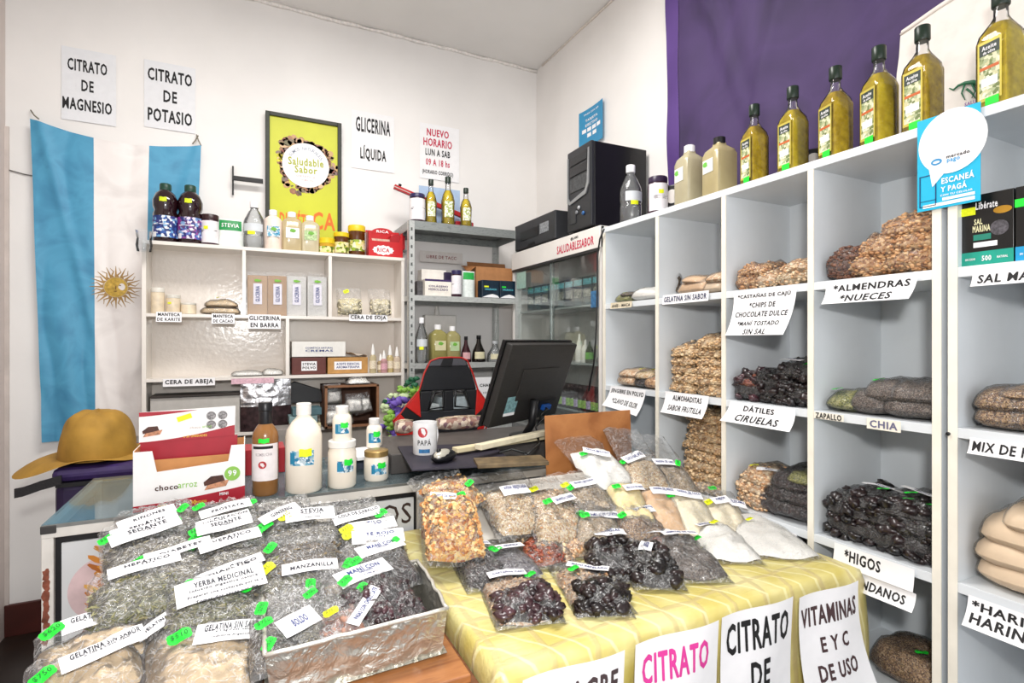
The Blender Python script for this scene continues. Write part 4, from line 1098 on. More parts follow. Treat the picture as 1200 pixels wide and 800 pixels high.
TX0, TX1, TY0, TY1, TZ = .415, 1.465, .885, 1.67, .80
t = thing('display_table', 'wooden table hidden under the yellow checked cloth', 'table', ((TX0 + TX1) / 2, (TY0 + TY1) / 2, 0))
tw, tdp = (TX1 - TX0) / 2 - .02, (TY1 - TY0) / 2 - .012
woodd = streak(['#5a3a24', '#7a5132', '#6a452b'], 6, (1, 8, 8), .45, .1)
MB().box(-tw, tw, -tdp, tdp, TZ - .03, TZ - .006).build('table_top', woodd, t, bevel=.002)
for sx in (-1, 1):
    for sy in (-1, 1): MB().box(sx * (tw - .03) - .02, sx * (tw - .03) + .02, sy * (tdp - .03) - .02, sy * (tdp - .03) + .02, 0, TZ - .03).build('leg', woodd, t)

def cloth():
    b = MB(); W = TX1 - TX0; D = TY1 - TY0
    nx, ny = 90, 96
    def f(u, v):
        # u: along x including the two side drops, v: from far edge over the top and down the front
        su = -.10 + u * (W + .40); sv = v * (D + .42)
        x = TX0 + su; y = TY1 - sv; z = TZ
        if su < 0: x = TX0 - .012 * min(1, -su / .03); z = TZ + su * .95
        if su > W:
            q = su - W; x = TX1 + min(.02, q * .5) - 0 * q; z = TZ - q
        if sv > D:
            q = sv - D
            yy = TY0 - .012 * min(1, q / .03) - .012 * sin(su * 14) * min(1, q / .15) - .01 * sin(su * 31 + 1) * min(1, q / .2)
            y = yy; z -= q
            if su > W:     # the corner falls as one outward fold
                k = min(1, (su - W) / .12); kq = min(1, q / .1)
                x = TX1 + .02 + .03 * sin(k * pi) * kq; y = yy + .06 * k * kq
        if su >= 0 and su <= W and sv <= D:
            z += .003 * noise.noise(V((x * 9, y * 9, 0))) + .0015 * abs(noise.noise(V((x * 30, y * 30, 3))))
            e = max(0, .03 - min(su, W - su, D - sv)) / .03
            z -= .006 * e * e
        if su > W: z = max(z, TZ - .25)
        return (x, y, max(z, .36))
    b.grid(f, nx, ny)
    # two soft ridges where the cloth folds over the table edge
    o = b.build('table_cloth', cloth_mat(), smooth=True)
    tag(o, 'yellow checked oilcloth covering the table of food bags', 'tablecloth')
cloth()

def front_sign(label, x0, x1, z_drop, h, items, belly=.0, tilt=0, skew=0, ink=INK, dy=0, m=PAPER):
    Y = TY0 - .034 - dy
    a = onY(x0, 700, Y).x; c = onY(x1, 700, Y).x; w = c - a
    o = V(((a + c) / 2, Y, TZ - z_drop - h / 2))
    def f(x, y):
        t = .5 - y / h
        return (x + skew * t * t, y, .004 + .006 * sin(x * 25 + t * 3) + belly * t * t * (x / w + .7))
    s = tag(sheet('table_sign', w, h, m, frame(o, (1, 0, tilt), (0, 0, 1)), f=f, nx=12, ny=14), label, 'sign')
    for it in items: letters(s, [(it[0], it[1] * w, h / 2 - it[2], it[3] * w, it[4])], ink, f, off=.001)
ps = film(.12, .7, .2, bump=.15, bscale=18)
front_sign('white sign VINAGRE hung lowest at the left of the yellow cloth', 612, 730, .005, .30, [('VINAGRE', .02, .055, .8, .05), ('DE MANZANA', 0, .13, .8, .05)], ink=mat('#4a3b3d', .7, var=0))
front_sign('white sign CITRATO in pink letters on the front of the yellow cloth', 744, 840, .005, .30, [('CITRATO', -.03, .06, .76, .06), ('DE', 0, .14, .25, .055), ('MAGNESIO', 0, .22, .85, .055)], ink=PINK)
front_sign('white sign CITRATO DE POTASIO in black on the front of the yellow cloth', 845, 927, .005, .30, [('CITRATO', 0, .058, .84, .068), ('DE', .0, .150, .26, .06), ('POTASIO', 0, .24, .84, .06)])
front_sign('white sign VITAMINAS E Y C DE USO COSMÉTICO, curling off the cloth', 936, 1003, .008, .30,
           [('VITAMINAS', -.02, .055, .88, .045), ('E Y C', 0, .125, .42, .035), ('DE USO', .0, .19, .6, .038), ('COSMÉTICO', .0, .26, .92, .042)], belly=.05, skew=.03, ink=mat('#4a3436', .7, var=0), dy=.012)

# ------------------------------------------------------------------ bags on the yellow table
FLATN = V((0, 0, 1)); FLATP = V((0, 1.2, TZ + .002))
PTN = V((0, -.5, 1)).normalized(); PTP = V((0, 1.28, .822))
PLN = V((0, -.44, 1)).normalized(); PLP = V((0, 1.2, .765))


POW = film(.04, .6, .15, bump=.5, bscale=40, glint=.2)
def bag_px(plane, bp, tp, w, name, label, t, content, lift=0, extra=0, **k):
    if name in ('powder_bag', 'flour_bag'): k.setdefault('fm', POW)
    if k.get('lab'):
        q = list(k['lab']); q[4] *= 1.15 if plane == 'L' else 1.4; q[3] *= 1.0 if plane == 'L' else 1.05; k['lab'] = tuple(q)
    p, n = {'F': (FLATP, FLATN), 'T': (PTP, PTN), 'L': (PLP, PLN)}[plane]
    p = p + n * lift
    B = onP(*bp, p, n); T = onP(*tp, p, n)
    up = T - B; l = up.length + extra; u = up.normalized()
    M = frame(B, u.cross(n), u)
    return bag(name, label, 'bag', M, w, l, t, content, **k)

# slanted card trays that carry the heaps
def tray(name, label, x0, x1, y0, y1, z0, z1, zb):
    b = MB(); t_ = .006
    b.add([(x0, y0, z0), (x1, y0, z0), (x1, y1, z1), (x0, y1, z1), (x0, y0, zb), (x1, y0, zb), (x1, y1, zb), (x0, y1, zb)],
          [(0, 1, 2, 3), (4, 7, 6, 5), (0, 4, 5, 1), (1, 5, 6, 2), (2, 6, 7, 3), (3, 7, 4, 0)])
    return tag(b.build(name, mat('#d8d2c8', .7, var=.08, scale=20)), label, 'tray')
tray('slanted_tray', 'pale cardboard riser hidden under the rear bags of the yellow table', .60, 1.34, 1.40, 1.60, .835, .935, TZ + .002)

L0 = lambda txt, lx, ly, w=.075, h=.02, a=0: (txt, lx, ly, w, h, a)
bt = bag_px
# rear rows first
bt('T', (545, 600), (505, 556), .17, 'cereal_bag', 'flat bag of toasted flakes lying behind the big cereal bag', .03, G['cereal'], lift=.02, seed=1, fill=.75, chunks=('flake', 300, .009, P['cereal']), lab=L0(['COPOS', 'x 500 g'], -.03, .02, .06, .022), stick=(.05, .06, .2, GREEN))
bt('T', (622, 628), (580, 556), .20, 'oat_bag', 'large bag of rolled oats with a white label near its top', .045, G['oats'], lift=.0, seed=2, fill=.68, chunks=('flake', 300, .005, pieces(['#d9bd94', '#ead9bb', '#b98f63', '#cfae82'])), lab=L0(['AVENA ARROLLADA', 'x 1 kg'], 0, .135, .085, .03), stick=(.062, .13, 0, LIME))
bt('T', (668, 640), (622, 562), .19, 'granola_bag', 'bag of fine granola between the oat bag and the white powders', .045, G['oats'], lift=.01, seed=3, fill=.75, chunks=('flake', 260, .005, pieces(['#cfa77c', '#e2c6a0', '#b18259', '#dab992'])), lab=L0('GRANOLA CASERA', .03, .13, .08, .02, .25), stick=(-.03, .12, 0, GREEN))
bt('T', (706, 612), (664, 556), .17, 'seed_bag', 'bag of beige sesame seeds with two labels in front of the board', .035, G['seed'], lift=.015, seed=4, fill=.7, lab=L0(['SÉSAMO INTEGRAL', 'x 250 g'], 0, .13, .09, .022, .1), stick=[(-.05, .125, .3, GREEN), (-.055, .15, 0, LIME)])
bt('T', (725, 575), (672, 515), .17, 'powder_bag', 'slumped white powder bag leaning on the brown board', .04, G['white'], lift=.03, seed=5, fill=.72, lab=L0(['AZÚCAR IMPALPABLE', 'x 500 g'], -.01, .14, .09, .022, -.5), stick=(-.055, .15, -.2, GREEN), wr=.8)
bt('T', (766, 575), (728, 505), .15, 'clear_bag', 'clear half-empty bag with a slanted white label at the top of the heap', .025, G['oats'], lift=.045, seed=6, fill=.45, lab=L0('COCO RALLADO', -.03, .14, .09, .026, .5), stick=(-.07, .12, .4, GREEN))
bt('T', (800, 582), (758, 512), .15, 'clear_bag', 'clear bag with a grey-blue label beside the puffed-cereal stack', .025, G['seed'], lift=.04, seed=7, fill=.5, lab=L0('HARINA DE LINO', -.02, .14, .075, .024, .0), stick=(.03, .135, 1.2, GREEN))
bt('T', (752, 628), (718, 556), .13, 'flour_bag', 'pale yellow corn-flour bag in the middle of the heap', .04, G['butter'], lift=.025, seed=8, fill=.8, lab=L0('FÉCULA DE MAÍZ', .02, .16, .07, .02, .2), stick=(-.04, .16, 0, GREEN), wr=.8)
bt('T', (788, 632), (752, 548), .13, 'flour_bag', 'peach-coloured flour bag beside the pale yellow one', .035, G['peach'], lift=.02, seed=9, fill=.75, lab=L0(['HARINA DE ARROZ', 'x 1 kg'], .01, .165, .085, .024, .15), stick=(.055, .17, .3, LIME), wr=.8)
bt('T', (832, 645), (782, 560), .15, 'flour_bag', 'cream flour bag sloping down to the right of the peach one', .04, G['cream'], lift=.02, seed=10, fill=.8, lab=L0(['HARINA DE COCO', 'x 500 g'], 0, .19, .09, .024, -.1), stick=(-.06, .19, 0, GREEN), wr=.8)
bt('T', (870, 640), (812, 568), .15, 'flour_bag', 'off-white flour bag with a yellow-tagged label near the shelving', .04, G['cream'], lift=.01, seed=11, fill=.72, lab=L0(['ALMIDÓN', 'x 500 g'], .01, .155, .07, .022, .15), stick=(-.04, .15, .2, LIME), wr=.8)
bt('T', (706, 640), (690, 590), .15, 'mixed_bag', 'small bag of sunflower seeds with three overlapping labels', .03, G['seed'], lift=.03, seed=12, fill=.6, lab=L0(['SEMILLAS DE GIRASOL'], .02, .1, .1, .02, .1), stick=[(-.05, .1, .2, GREEN), (-.045, .075, .1, GREEN)])
bt('T', (765, 640), (725, 585), .15, 'mixed_bag', 'bag of brown seeds with a long slanted label', .03, G['mix'], lift=.03, seed=13, fill=.6, lab=L0(['LINO MARRÓN', 'x 250 g'], .02, .11, .1, .02, .1), stick=(-.055, .10, .2, GREEN))
# front rows
bt('T', (534, 664), (520, 575), .165, 'cereal_bag', 'big upright bag of orange corn flakes at the left end of the yellow table', .075, G['cereal'], lift=.005, seed=14, fill=.76, chunks=('flake', 1300, .0078, P['cereal']), lab=L0('COPOS DE MAÍZ', -.02, .19, .07, .022, -.1), stick=(.03, .20, .2, GREEN), lump=.4, wr=1.0)
bt('F', (576, 692), (540, 636), .12, 'raisin_bag', 'black raisin bag with a green-tagged label, in front of the corn flakes', .04, G['raisin'], lift=.0, seed=15, fill=.8, chunks=('nut', 300, .006, P['prune']), lab=L0('PASAS DE UVA', 0, .15, .075, .02, .1), stick=(.04, .155, .2, GREEN), lump=.5)
bt('F', (616, 682), (572, 636), .12, 'seed_bag', 'dark poppy-seed bag beside the black raisin bag', .03, grain(['#4c4850', '#6b6670', '#37343a', '#8a8690'], 420, .4), lift=.012, seed=16, fill=.7, lab=L0('AMAPOLA', .01, .13, .075, .02, .1), stick=(-.03, .12, .2, GREEN))
bt('F', (650, 664), (612, 610), .14, 'walnut_bag', 'bag of pale walnut pieces over a block of reddish dried fruit', .035, G['pale'], lift=.005, seed=17, fill=.9, chunks=('nut', 420, .008, P['pale']), lab=L0('NUEZ MARIPOSA', .0, .17, .085, .02, .2), stick=(-.05, .165, .2, GREEN), lump=.5)
bt('F', (640, 668), (630, 644), .12, 'dried_fruit_bag', 'short block-shaped bag of reddish-brown dried fruit', .045, G['redbrown'], lift=.0, seed=18, fill=.92, chunks=('nut', 500, .0085, P['red']), lump=.3, extra=.03, skew=.1)
bt('T', (672, 655), (655, 604), .09, 'peanut_bag', 'slim bag of pale peanuts ending in round nuts', .03, G['pale'], lift=.0, seed=19, fill=.9, chunks=('nut', 260, .009, P['pale']), lump=.5)
bt('F', (622, 735), (588, 668), .15, 'prune_bag', 'bag with pink cashews above purple prunes at the front left', .03, G['pale'], lift=.0, seed=21, fill=.8, chunks=('flake', 300, .006, P['pale']), lab=L0('CASTAÑAS CAJÚ', -.01, .185, .09, .026, .05), stick=(.045, .172, .2, GREEN), lump=.4)
bt('F', (624, 734), (612, 704), .15, 'prune_bag', 'heap of purple prunes in clear film at the front left corner', .045, G['prune'], lift=.0, seed=22, fill=.92, chunks=('prune', 90, .016, P['plum']), lump=.6, extra=.01)
bt('F', (712, 722), (672, 664), .14, 'nut_bag', 'bag of chopped pinkish peanuts in the middle front', .028, G['pale'], lift=.0, seed=23, fill=.85, chunks=('flake', 420, .006, P['pale']), lab=L0('MANÍ REPELADO', .01, .17, .1, .022, -.45), stick=(-.03, .16, .2, GREEN), lump=.4)
bt('F', (710, 724), (700, 692), .13, 'prune_bag', 'glossy black prunes in clear film at the middle front', .04, G['prune'], lift=.0, seed=24, fill=.92, chunks=('prune', 80, .0165, P['prune']), lump=.6, extra=.012)
bt('F', (724, 684), (704, 612), .14, 'prune_bag', 'black prune bag below the white label in the table middle', .045, G['prune'], lift=.005, seed=25, fill=.7, chunks=('prune', 90, .0165, P['prune']), lab=L0(['CIRUELAS', 'x 500 g'], 0, .19, .085, .032, .1), lump=.6)
bt('F', (775, 692), (740, 632), .13, 'prune_bag', 'small bag of shiny black prunes with an upright label', .045, G['prune'], lift=.004, seed=26, fill=.62, chunks=('prune', 60, .0165, P['prune']), lab=L0('CIRUELA', 0, .15, .06, .024, 1.2), lump=.7, wr=1.6)
bt('F', (790, 668), (752, 612), .10, 'raisin_bag', 'slim red-brown raisin bag behind the chia bag', .035, G['redbrown'], lift=.005, seed=27, fill=.85, lab=L0('GOJI', 0, .17, .08, .022, .1), stick=(-.05, .165, .2, GREEN))
bt('F', (826, 684), (775, 630), .15, 'chia_bag', 'plump grey-brown chia bag at the front centre right', .045, G['chia'], lift=.0, seed=28, fill=.9, lab=L0('SEMILLAS DE CHIA', .01, .19, .1, .02, .1), stick=(.06, .192, .2, GREEN), lump=.4, wr=.9)
bt('F', (866, 662), (818, 612), .15, 'powder_bag', 'white powder bag in front of the flour bags, lime sticker at its top', .04, G['white'], lift=.0, seed=29, fill=.85, stick=(0, .19, .2, LIME), lab=L0('LECHE EN POLVO', -.03, .18, .06, .018, .4), lump=.3, wr=.5)
bt('F', (928, 657), (860, 600), .19, 'powder_bag', 'wide white powder pack lying nearest the shelving', .03, G['white'], lift=.0, seed=30, fill=.93, lump=.25, wr=.45, stick=(-.02, .235, .2, LIME, .8))
bt('T', (858, 615), (835, 570), .12, 'powder_bag', 'pale bag with a blue-white label tucked against the shelving', .02, G['cream'], lift=.0, seed=31, fill=.6, lab=L0(['COCO EN ESCAMAS', 'x 200 g'], .02, .08, .09, .026, -.1), stick=(-.03, .14, 0, GREEN))

# ------------------------------------------------------------------ low wooden table with the herb bags and the foil box
WX0, WX1, WY0, WY1, WZ = -.335, .40, .90, 1.655, .745
t = thing('low_table', 'low brown wooden table in front of the glass counter', 'table', (0, 0, 0))
wd = streak(['#5c3722', '#76492e', '#694029', '#4c2c1b'], 5, (1, 9, 9), .4, .15)
for i in range(5):
    y = WY0 + (WY1 - WY0) * i / 5
    MB().box(WX0, WX1, y + .001, y + (WY1 - WY0) / 5 - .001, WZ - .03, WZ).build('plank', wd, t, bevel=.002)
for x in (WX0 + .03, WX1 - .03):
    for y in (WY0 + .03, WY1 - .03): MB().box(x - .022, x + .022, y - .022, y + .022, 0, WZ - .03).build('leg', wd, t)
MB().box(WX0 + .05, WX1 - .05, WY0 + .012, WY0 + .03, WZ - .1, WZ - .03).build('apron', wd, t)
tag(MB().box(.06, .385, .955, 1.33, WZ + .001, WZ + .018).build('wooden_board', streak(['#9a5f35', '#b07545', '#8c5430'], 6, (1, 8, 8), .4), bevel=.003), 'light orange-brown board under the silver foil box', 'board')
tray('slanted_tray', 'pale cardboard riser hidden under the herb bags', -.28, .30, 1.36, 1.60, .80, .90, WZ + .001)

def foil_box():
    z0, z1 = WZ + .02, .857
    top = [(.028, 1.02), (.365, 1.035), (.378, 1.295), (.03, 1.262)]
    cx = sum(p[0] for p in top) / 4; cy = sum(p[1] for p in top) / 4
    r = thing('foil_box', 'open box wrapped in crumpled silver foil holding small bags', 'box', (cx, cy, z0))
    fm = streak(['#b9b5a8', '#d8d5cc', '#c7c3b8'], 9, (1, 1, 1), .30, 0, metal=.85)
    m, nt, p, out = new_mat('crumpled_foil')
    p.inputs['Base Color'].default_value = hexc('#cfccc2'); p.inputs['Metallic'].default_value = .85; p.inputs['Roughness'].default_value = .32
    tc = nt.nodes.new('ShaderNodeTexCoord'); vo = nt.nodes.new('ShaderNodeTexVoronoi'); vo.inputs['Scale'].default_value = 30; vo.feature = 'DISTANCE_TO_EDGE'
    nz = nt.nodes.new('ShaderNodeTexNoise'); nz.inputs['Scale'].default_value = 35; nz.inputs['Distortion'].default_value = 2
    lnk(nt, tc.outputs['Object'], vo.inputs['Vector']); lnk(nt, tc.outputs['Object'], nz.inputs['Vector'])
    ad = nt.nodes.new('ShaderNodeMath'); lnk(nt, vo.outputs[0], ad.inputs[0]); lnk(nt, nz.outputs['Fac'], ad.inputs[1])
    b = nt.nodes.new('ShaderNodeBump'); b.inputs['Strength'].default_value = .6; b.inputs['Distance'].default_value = .006
    lnk(nt, ad.outputs[0], b.inputs['Height']); lnk(nt, b.outputs[0], p.inputs['Normal'])
    H = z1 - z0
    for i in range(4):
        a, c = V(top[i]) - V((cx, cy)), V(top[(i + 1) % 4]) - V((cx, cy))
        nrm = V((c - a).yx); nrm = V((nrm.x, -nrm.y)).normalized()
        def f(u, v, inner=0, a=a, c=c, nrm=nrm):
            q = a.lerp(c, u) * (.94 + .06 * v)
            k = .006 * noise.noise(V((q.x * 25, q.y * 25, v * 4))) + .004 * abs(noise.noise(V((q.x * 60 + v * 6, q.y * 60, v * 7))))
            q = q + nrm * (k * (4 * u * (1 - u)) ** .5 - inner * .006)
            return (q.x, q.y, H * v + .002 * noise.noise(V((u * 9, i, 2))) * (v > .9))
        b_ = MB().grid(f, 40, 14).grid(lambda u, v: f(1 - u, v, 1), 20, 6)
        b_.build('foil_wall', m, r, smooth=True)
        A, B = f(0, 1), f(1, 1)
        pts = [f(k / 14, 1) for k in range(15)]
        MB().tube([(x, y, z + .0005) for x, y, z in pts], [.0042 + .0012 * noise.noise(V((k, i, 0))) for k in range(15)], 8).build('rolled_rim', mat('#dcd9d0', .38, .55, var=.06, scale=60, bump=.4, bscale=80), r, smooth=True)
    MB().add([(p_[0] * 1 - cx, p_[1] - cy, .003) for p_ in top], [(0, 1, 2, 3)]).build('base', m, r)
    return r
foil_box()
# small bags in the foil box; p = plane just under its rim
def fb(x, y, ang, w, l, name, label, t, content, z=.80, rx=0, **k):
    M = Matrix.Translation((x, y, z)) @ Matrix.Rotation(ang, 4, 'Z') @ Matrix.Rotation(rx, 4, 'X')
    return bag(name, label, 'bag', M, w, l, t, content, seed=k.pop('seed'), **k)
fb(.27, 1.06, .25, .17, .25, 'date_bag', 'dark dried-plum bag with two big white labels at the right of the foil box', .05, G['raisin'], seed=40, fill=.58, z=.80, rx=.30, chunks=('nut', 220, .011, P['plum']), lab=L0(['MANÍ CON', 'CHOCOLATE', 'x 100 g'], .0, .175, .125, .05, .1), stick=[(-.055, .15, .3, GREEN, 1.1)], lump=.5, wr=1.4)
fb(.30, 1.20, .2, .15, .17, 'date_bag', 'white-labelled bag behind the dark plums in the foil box', .03, G['raisin'], seed=41, fill=.5, z=.835, rx=.35, lab=L0(['MANÍ CON', 'CHOCOLATE'], .01, .12, .12, .04, .1), stick=[(.05, .13, .3, GREEN), (-.065, .09, .3, GREEN, 1.1)], wr=1.2)
fb(.17, 1.05, -.15, .13, .2, 'candy_bag', 'pinkish-brown sweets bag in the middle of the foil box', .045, G['redbrown'], seed=42, fill=.5, z=.795, rx=.3, chunks=('nut', 120, .010, pieces(['#9a6a58', '#b58a78', '#7d4c3c'])), lab=L0('PASAS CON CHOCOLATE', .035, .07, .11, .026, 1.1), stick=[(.03, .13, .8, GREEN, 1.2), (-.03, .06, .2, LIME)], wr=2, fm=film(.16, 1.3, .10, bump=1.0, bscale=50, glint=.4))
fb(.10, 1.06, .1, .12, .19, 'herb_bag', 'grey dried-leaf bag at the left middle of the foil box', .045, G['herbgrey'], seed=43, fill=.6, z=.795, rx=.28, chunks=('blade', 260, .010, P['herbgrey']), lab=L0('BOLDO', -.01, .05, .07, .05, .3), wr=2, stick=(.03, .14, .3, GREEN), fm=film(.16, 1.3, .10, bump=1.0, bscale=50, glint=.4))
fb(.055, 1.05, .05, .10, .18, 'herb_bag', 'small bag with three green stickers at the left edge of the foil box', .04, G['herbdark'], seed=44, fill=.6, z=.80, rx=.25, wr=2.2, stick=[(-.02, .02, .9, GREEN), (-.025, .065, .2, GREEN, 1.1), (-.025, .12, 1.2, GREEN, 1.1)], fm=film(.14, 1.3, .10, bump=1.0, bscale=50, glint=.4))
fb(.20, 1.19, -.1, .13, .14, 'herb_bag', 'clear rear bag with a green sticker in the foil box', .03, G['puff'], seed=45, fill=.5, z=.82, rx=.3, wr=2.2, stick=(-.0, .1, .9, GREEN, 1.1), fm=film(.16, 1.3, .10, bump=1.0, bscale=50, glint=.4))
fb(.10, 1.19, .1, .13, .13, 'herb_bag', 'clear rear bag of dark leaves at the back left of the foil box', .035, G['herbdark'], seed=46, fill=.55, z=.81, rx=.3, wr=2.2, stick=(.03, .07, 1.3, GREEN, 1.1), fm=film(.14, 1.3, .10, bump=1.0, bscale=50, glint=.4))

HB = film(.10, 1.3, .10, bump=1.0, bscale=50, glint=.4)
HB2 = film(.12, 1.1, .15, bump=.6, bscale=35, glint=.3)
SERIF = INK
def herb(bp, tp, w, label, t, c, ch, lab, stick=None, lift=0, seed=0, fill=.7, name='herb_bag', n=350, cs=.013, **k):
    k.setdefault('wr', 1.6); k.setdefault('fm', HB)
    return bt('L', bp, tp, w, name, label, t, G[c], lift=lift, seed=seed, fill=fill, chunks=('blade', n, cs, P[ch]) if ch else None, lab=lab, stick=stick, res=(26, 30), **k)
IK = mat('#3f4048', .7, var=0)
# left group, from the rear forward
herb((190, 640), (180, 596), .17, 'herb bag under a faint RIÑONES label just below the counter edge', .03, 'herbgrey', 'herbgrey', ('RIÑONES', -.02, .07, .12, .026, .12, PAPER, IK), (.055, .07, .5, GREEN), lift=.0, seed=201)
herb((270, 640), (262, 590), .16, 'herb bag labelled PRÓSTATA at the back against the counter', .03, 'herbgrey', 'herbgrey', ('PRÓSTATA', 0, .10, .12, .03, .12, PAPER, IK), [(.06, .11, .2, GREEN), (-.06, .12, .2, GREEN)], lift=.0, seed=202)
herb((180, 668), (168, 612), .18, 'upper of two herb bags labelled SEDANTE at the left of the heap', .035, 'herbgrey', 'herbgrey', (['SEDANTE'], .0, .115, .135, .032, .12, PAPER, IK), (-.075, .105, .2, GREEN, 1.2), lift=.01, seed=203)
herb((268, 660), (260, 604), .16, 'herb bag with a slanted pink-tinged label below PRÓSTATA', .03, 'herbgrey', 'herbgrey', (['CIRCULACIÓN', 'x 50 g'], .0, .115, .12, .028, .14, PAPER, IK), (-.06, .09, .2, GREEN, 1.2), lift=.012, seed=204)
herb((180, 680), (170, 624), .18, 'lower of two herb bags labelled SEDANTE, tilted', .035, 'herbgrey', 'herbgrey', (['SEDANTE', 'x 50 g'], .0, .12, .14, .036, .16, PAPER, IK), (.055, .135, .2, GREEN, 1.2), lift=.02, seed=205)
herb((268, 672), (262, 616), .17, 'herb bag labelled SEDANTE on the right of the left group', .03, 'herbgrey', 'herbgrey', (['SEDANTE', 'CALMANTE'], .0, .12, .12, .034, .1, PAPER, IK), (-.06, .11, .8, GREEN, 1.2), lift=.02, seed=206)
herb((205, 700), (195, 645), .19, 'herb bag labelled DIABETES, narrow white strip', .035, 'herbgrey', 'herbgrey', ('DIABETES', .02, .095, .13, .026, .05, PAPER, IK), (-.055, .1, .2, GREEN, 1.1), lift=.024, seed=207)
herb((276, 700), (268, 632), .17, 'herb bag labelled HEPÁTICO above the large printed label', .035, 'herbgrey', 'herbgrey', (['HEPÁTICO', 'x 50 g'], .0, .13, .13, .032, .14, PAPER, IK), [(.055, .14, .2, GREEN), (-.07, .15, .2, GREEN, 1.2)], lift=.024, seed=208)
herb((270, 715), (262, 665), .18, 'herb bag with a long slanted DIABETES strip', .035, 'herbdark', 'herbgrey', ('DIABÉTICO', .01, .085, .14, .026, .2, PAPER, IK), (-.075, .06, .4, GREEN, 1.2), lift=.03, seed=209)
herb((160, 735), (158, 668), .165, 'green herb bag labelled HEPÁTICO with the leaves showing below its label', .045, 'herb', 'herb', (['HEPÁTICO', 'x 50 g'], .02, .125, .13, .03, .08, PAPER, IK), (.08, .13, .3, GREEN, 1.2), lift=.03, seed=210, fill=.72, n=420)
herb((250, 742), (246, 680), .19, 'dark green herb bag with the largest printed label, leaf emblem on it', .035, 'herb', 'herb', (['YERBA MEDICINAL', 'Infusión digestiva natural', 'Preparar una cucharada por taza', 'Tomar dos veces por día'], .02, .07, .165, .055, .08, PAPER, IK), (.07, .062, .5, GREEN, 1.4), lift=.036, seed=211, fill=.85)
herb((112, 792), (106, 728), .17, 'gelatine bag at the far left, upper one, GELATINA SIN SABOR', .03, 'tan', None, (['GELATINA SIN SABOR', 'x 100 g Cont. neto'], .02, .105, .125, .034, .04, PAPER, IK), (-.055, .10, .4, GREEN, 1.3), lift=.02, seed=212, fm=HB2, name='gelatine_bag')
herb((105, 830), (98, 762), .17, 'gelatine bag at the near left corner below the upper one, GELATINA SIN SABOR', .035, 'tan', None, (['GELATINA SIN SABOR', 'x 100 g Cont. neto'], .03, .07, .125, .034, .1, PAPER, IK), (-.055, .062, .4, GREEN, 1.3), lift=.02, seed=213, fm=HB2, name='gelatine_bag')
herb((235, 800), (228, 714), .18, 'rolled clear bag with a slanted printed strip beside the big gelatine bag', .03, 'tan', None, (['GELATINA EN HOJAS'], -.05, .14, .11, .024, .5, PAPER, IK), None, lift=.02, seed=214, fm=HB2, name='gelatine_bag')
herb((236, 850), (246, 734), .19, 'big tan gelatine powder bag at the front of the heap, GELATINA SIN SABOR', .045, 'tan', None, (['GELATINA SIN SABOR', 'x 1 kg Cont. neto', 'Industria Argentina'], .04, .135, .12, .04, -.12, PAPER, IK), (-.045, .145, .3, GREEN, 1.4), lift=.035, seed=215, fill=.85, name='gelatine_bag', fm=HB2)
# middle group
herb((345, 650), (330, 590), .15, 'crinkled clear bag with a slanted green-tagged label at the back left of the stevia', .03, 'herbgrey', 'herbgrey', ('GINSENG', -.02, .10, .1, .03, .35, PAPER, IK), (-.06, .07, .4, GREEN, 1.4), lift=.0, seed=221, wr=2.4)
herb((366, 662), (354, 596), .17, 'herb bag labelled STEVIA with a yellow sticker', .035, 'herbgrey', 'herbgrey', (['STEVIA', 'Hojas x 50 g', 'Cont. neto'], .01, .13, .12, .042, -.06, PAPER, IK), (-.05, .14, .3, LIME, 1.3), lift=.012, seed=222, fill=.6)
herb((430, 650), (405, 590), .17, 'herb bag with a pale label against the counter front', .03, 'herbgrey', 'herbgrey', (['COLA DE CABALLO', 'x 50 g'], .0, .10, .13, .03, .08, PAPER, IK), (.06, .09, .2, GREEN, 1.3), lift=.0, seed=223)
herb((440, 665), (428, 610), .17, 'herb bag, upper of two with yellow stickers at the right of the heap', .03, 'herbdark', 'herbdark', (['TILO', 'x 50 g'], .01, .115, .12, .036, .08, PAPER, BLUEINK), (-.06, .105, .3, LIME, 1.25), lift=.012, seed=224)
herb((440, 690), (436, 625), .17, 'herb bag labelled TÉ ROJO, lower of two with yellow stickers', .035, 'herbdark', 'herbdark', (['TÉ ROJO', 'x 50 g'], .01, .13, .13, .042, .03, PAPER, BLUEINK), (-.06, .145, .3, LIME, 1.25), lift=.02, seed=225, fill=.6)
herb((356, 694), (352, 630), .19, 'dark tea-leaf bag filling the middle of the heap', .045, 'herbdark', 'herbdark', None, (-.07, .10, .8, GREEN, 1.1), lift=.024, seed=226, fill=.72, n=420)
herb((420, 708), (408, 650), .14, 'bag of dark dried fruit behind the foil box', .04, 'raisin', 'herbdark', None, None, lift=.02, seed=227, fill=.7)
herb((345, 722), (338, 662), .19, 'green-grey herb bag with two yellow stickers directly behind the foil box', .04, 'herb', 'herbgrey', ('MANZANILLA', .04, .085, .12, .03, -.05, PAPER, IK), [(-.05, .1, .5, LIME, 1.3), (-.03, .14, -.1, LIME, 1.3)], lift=.03, seed=228, fill=.65)
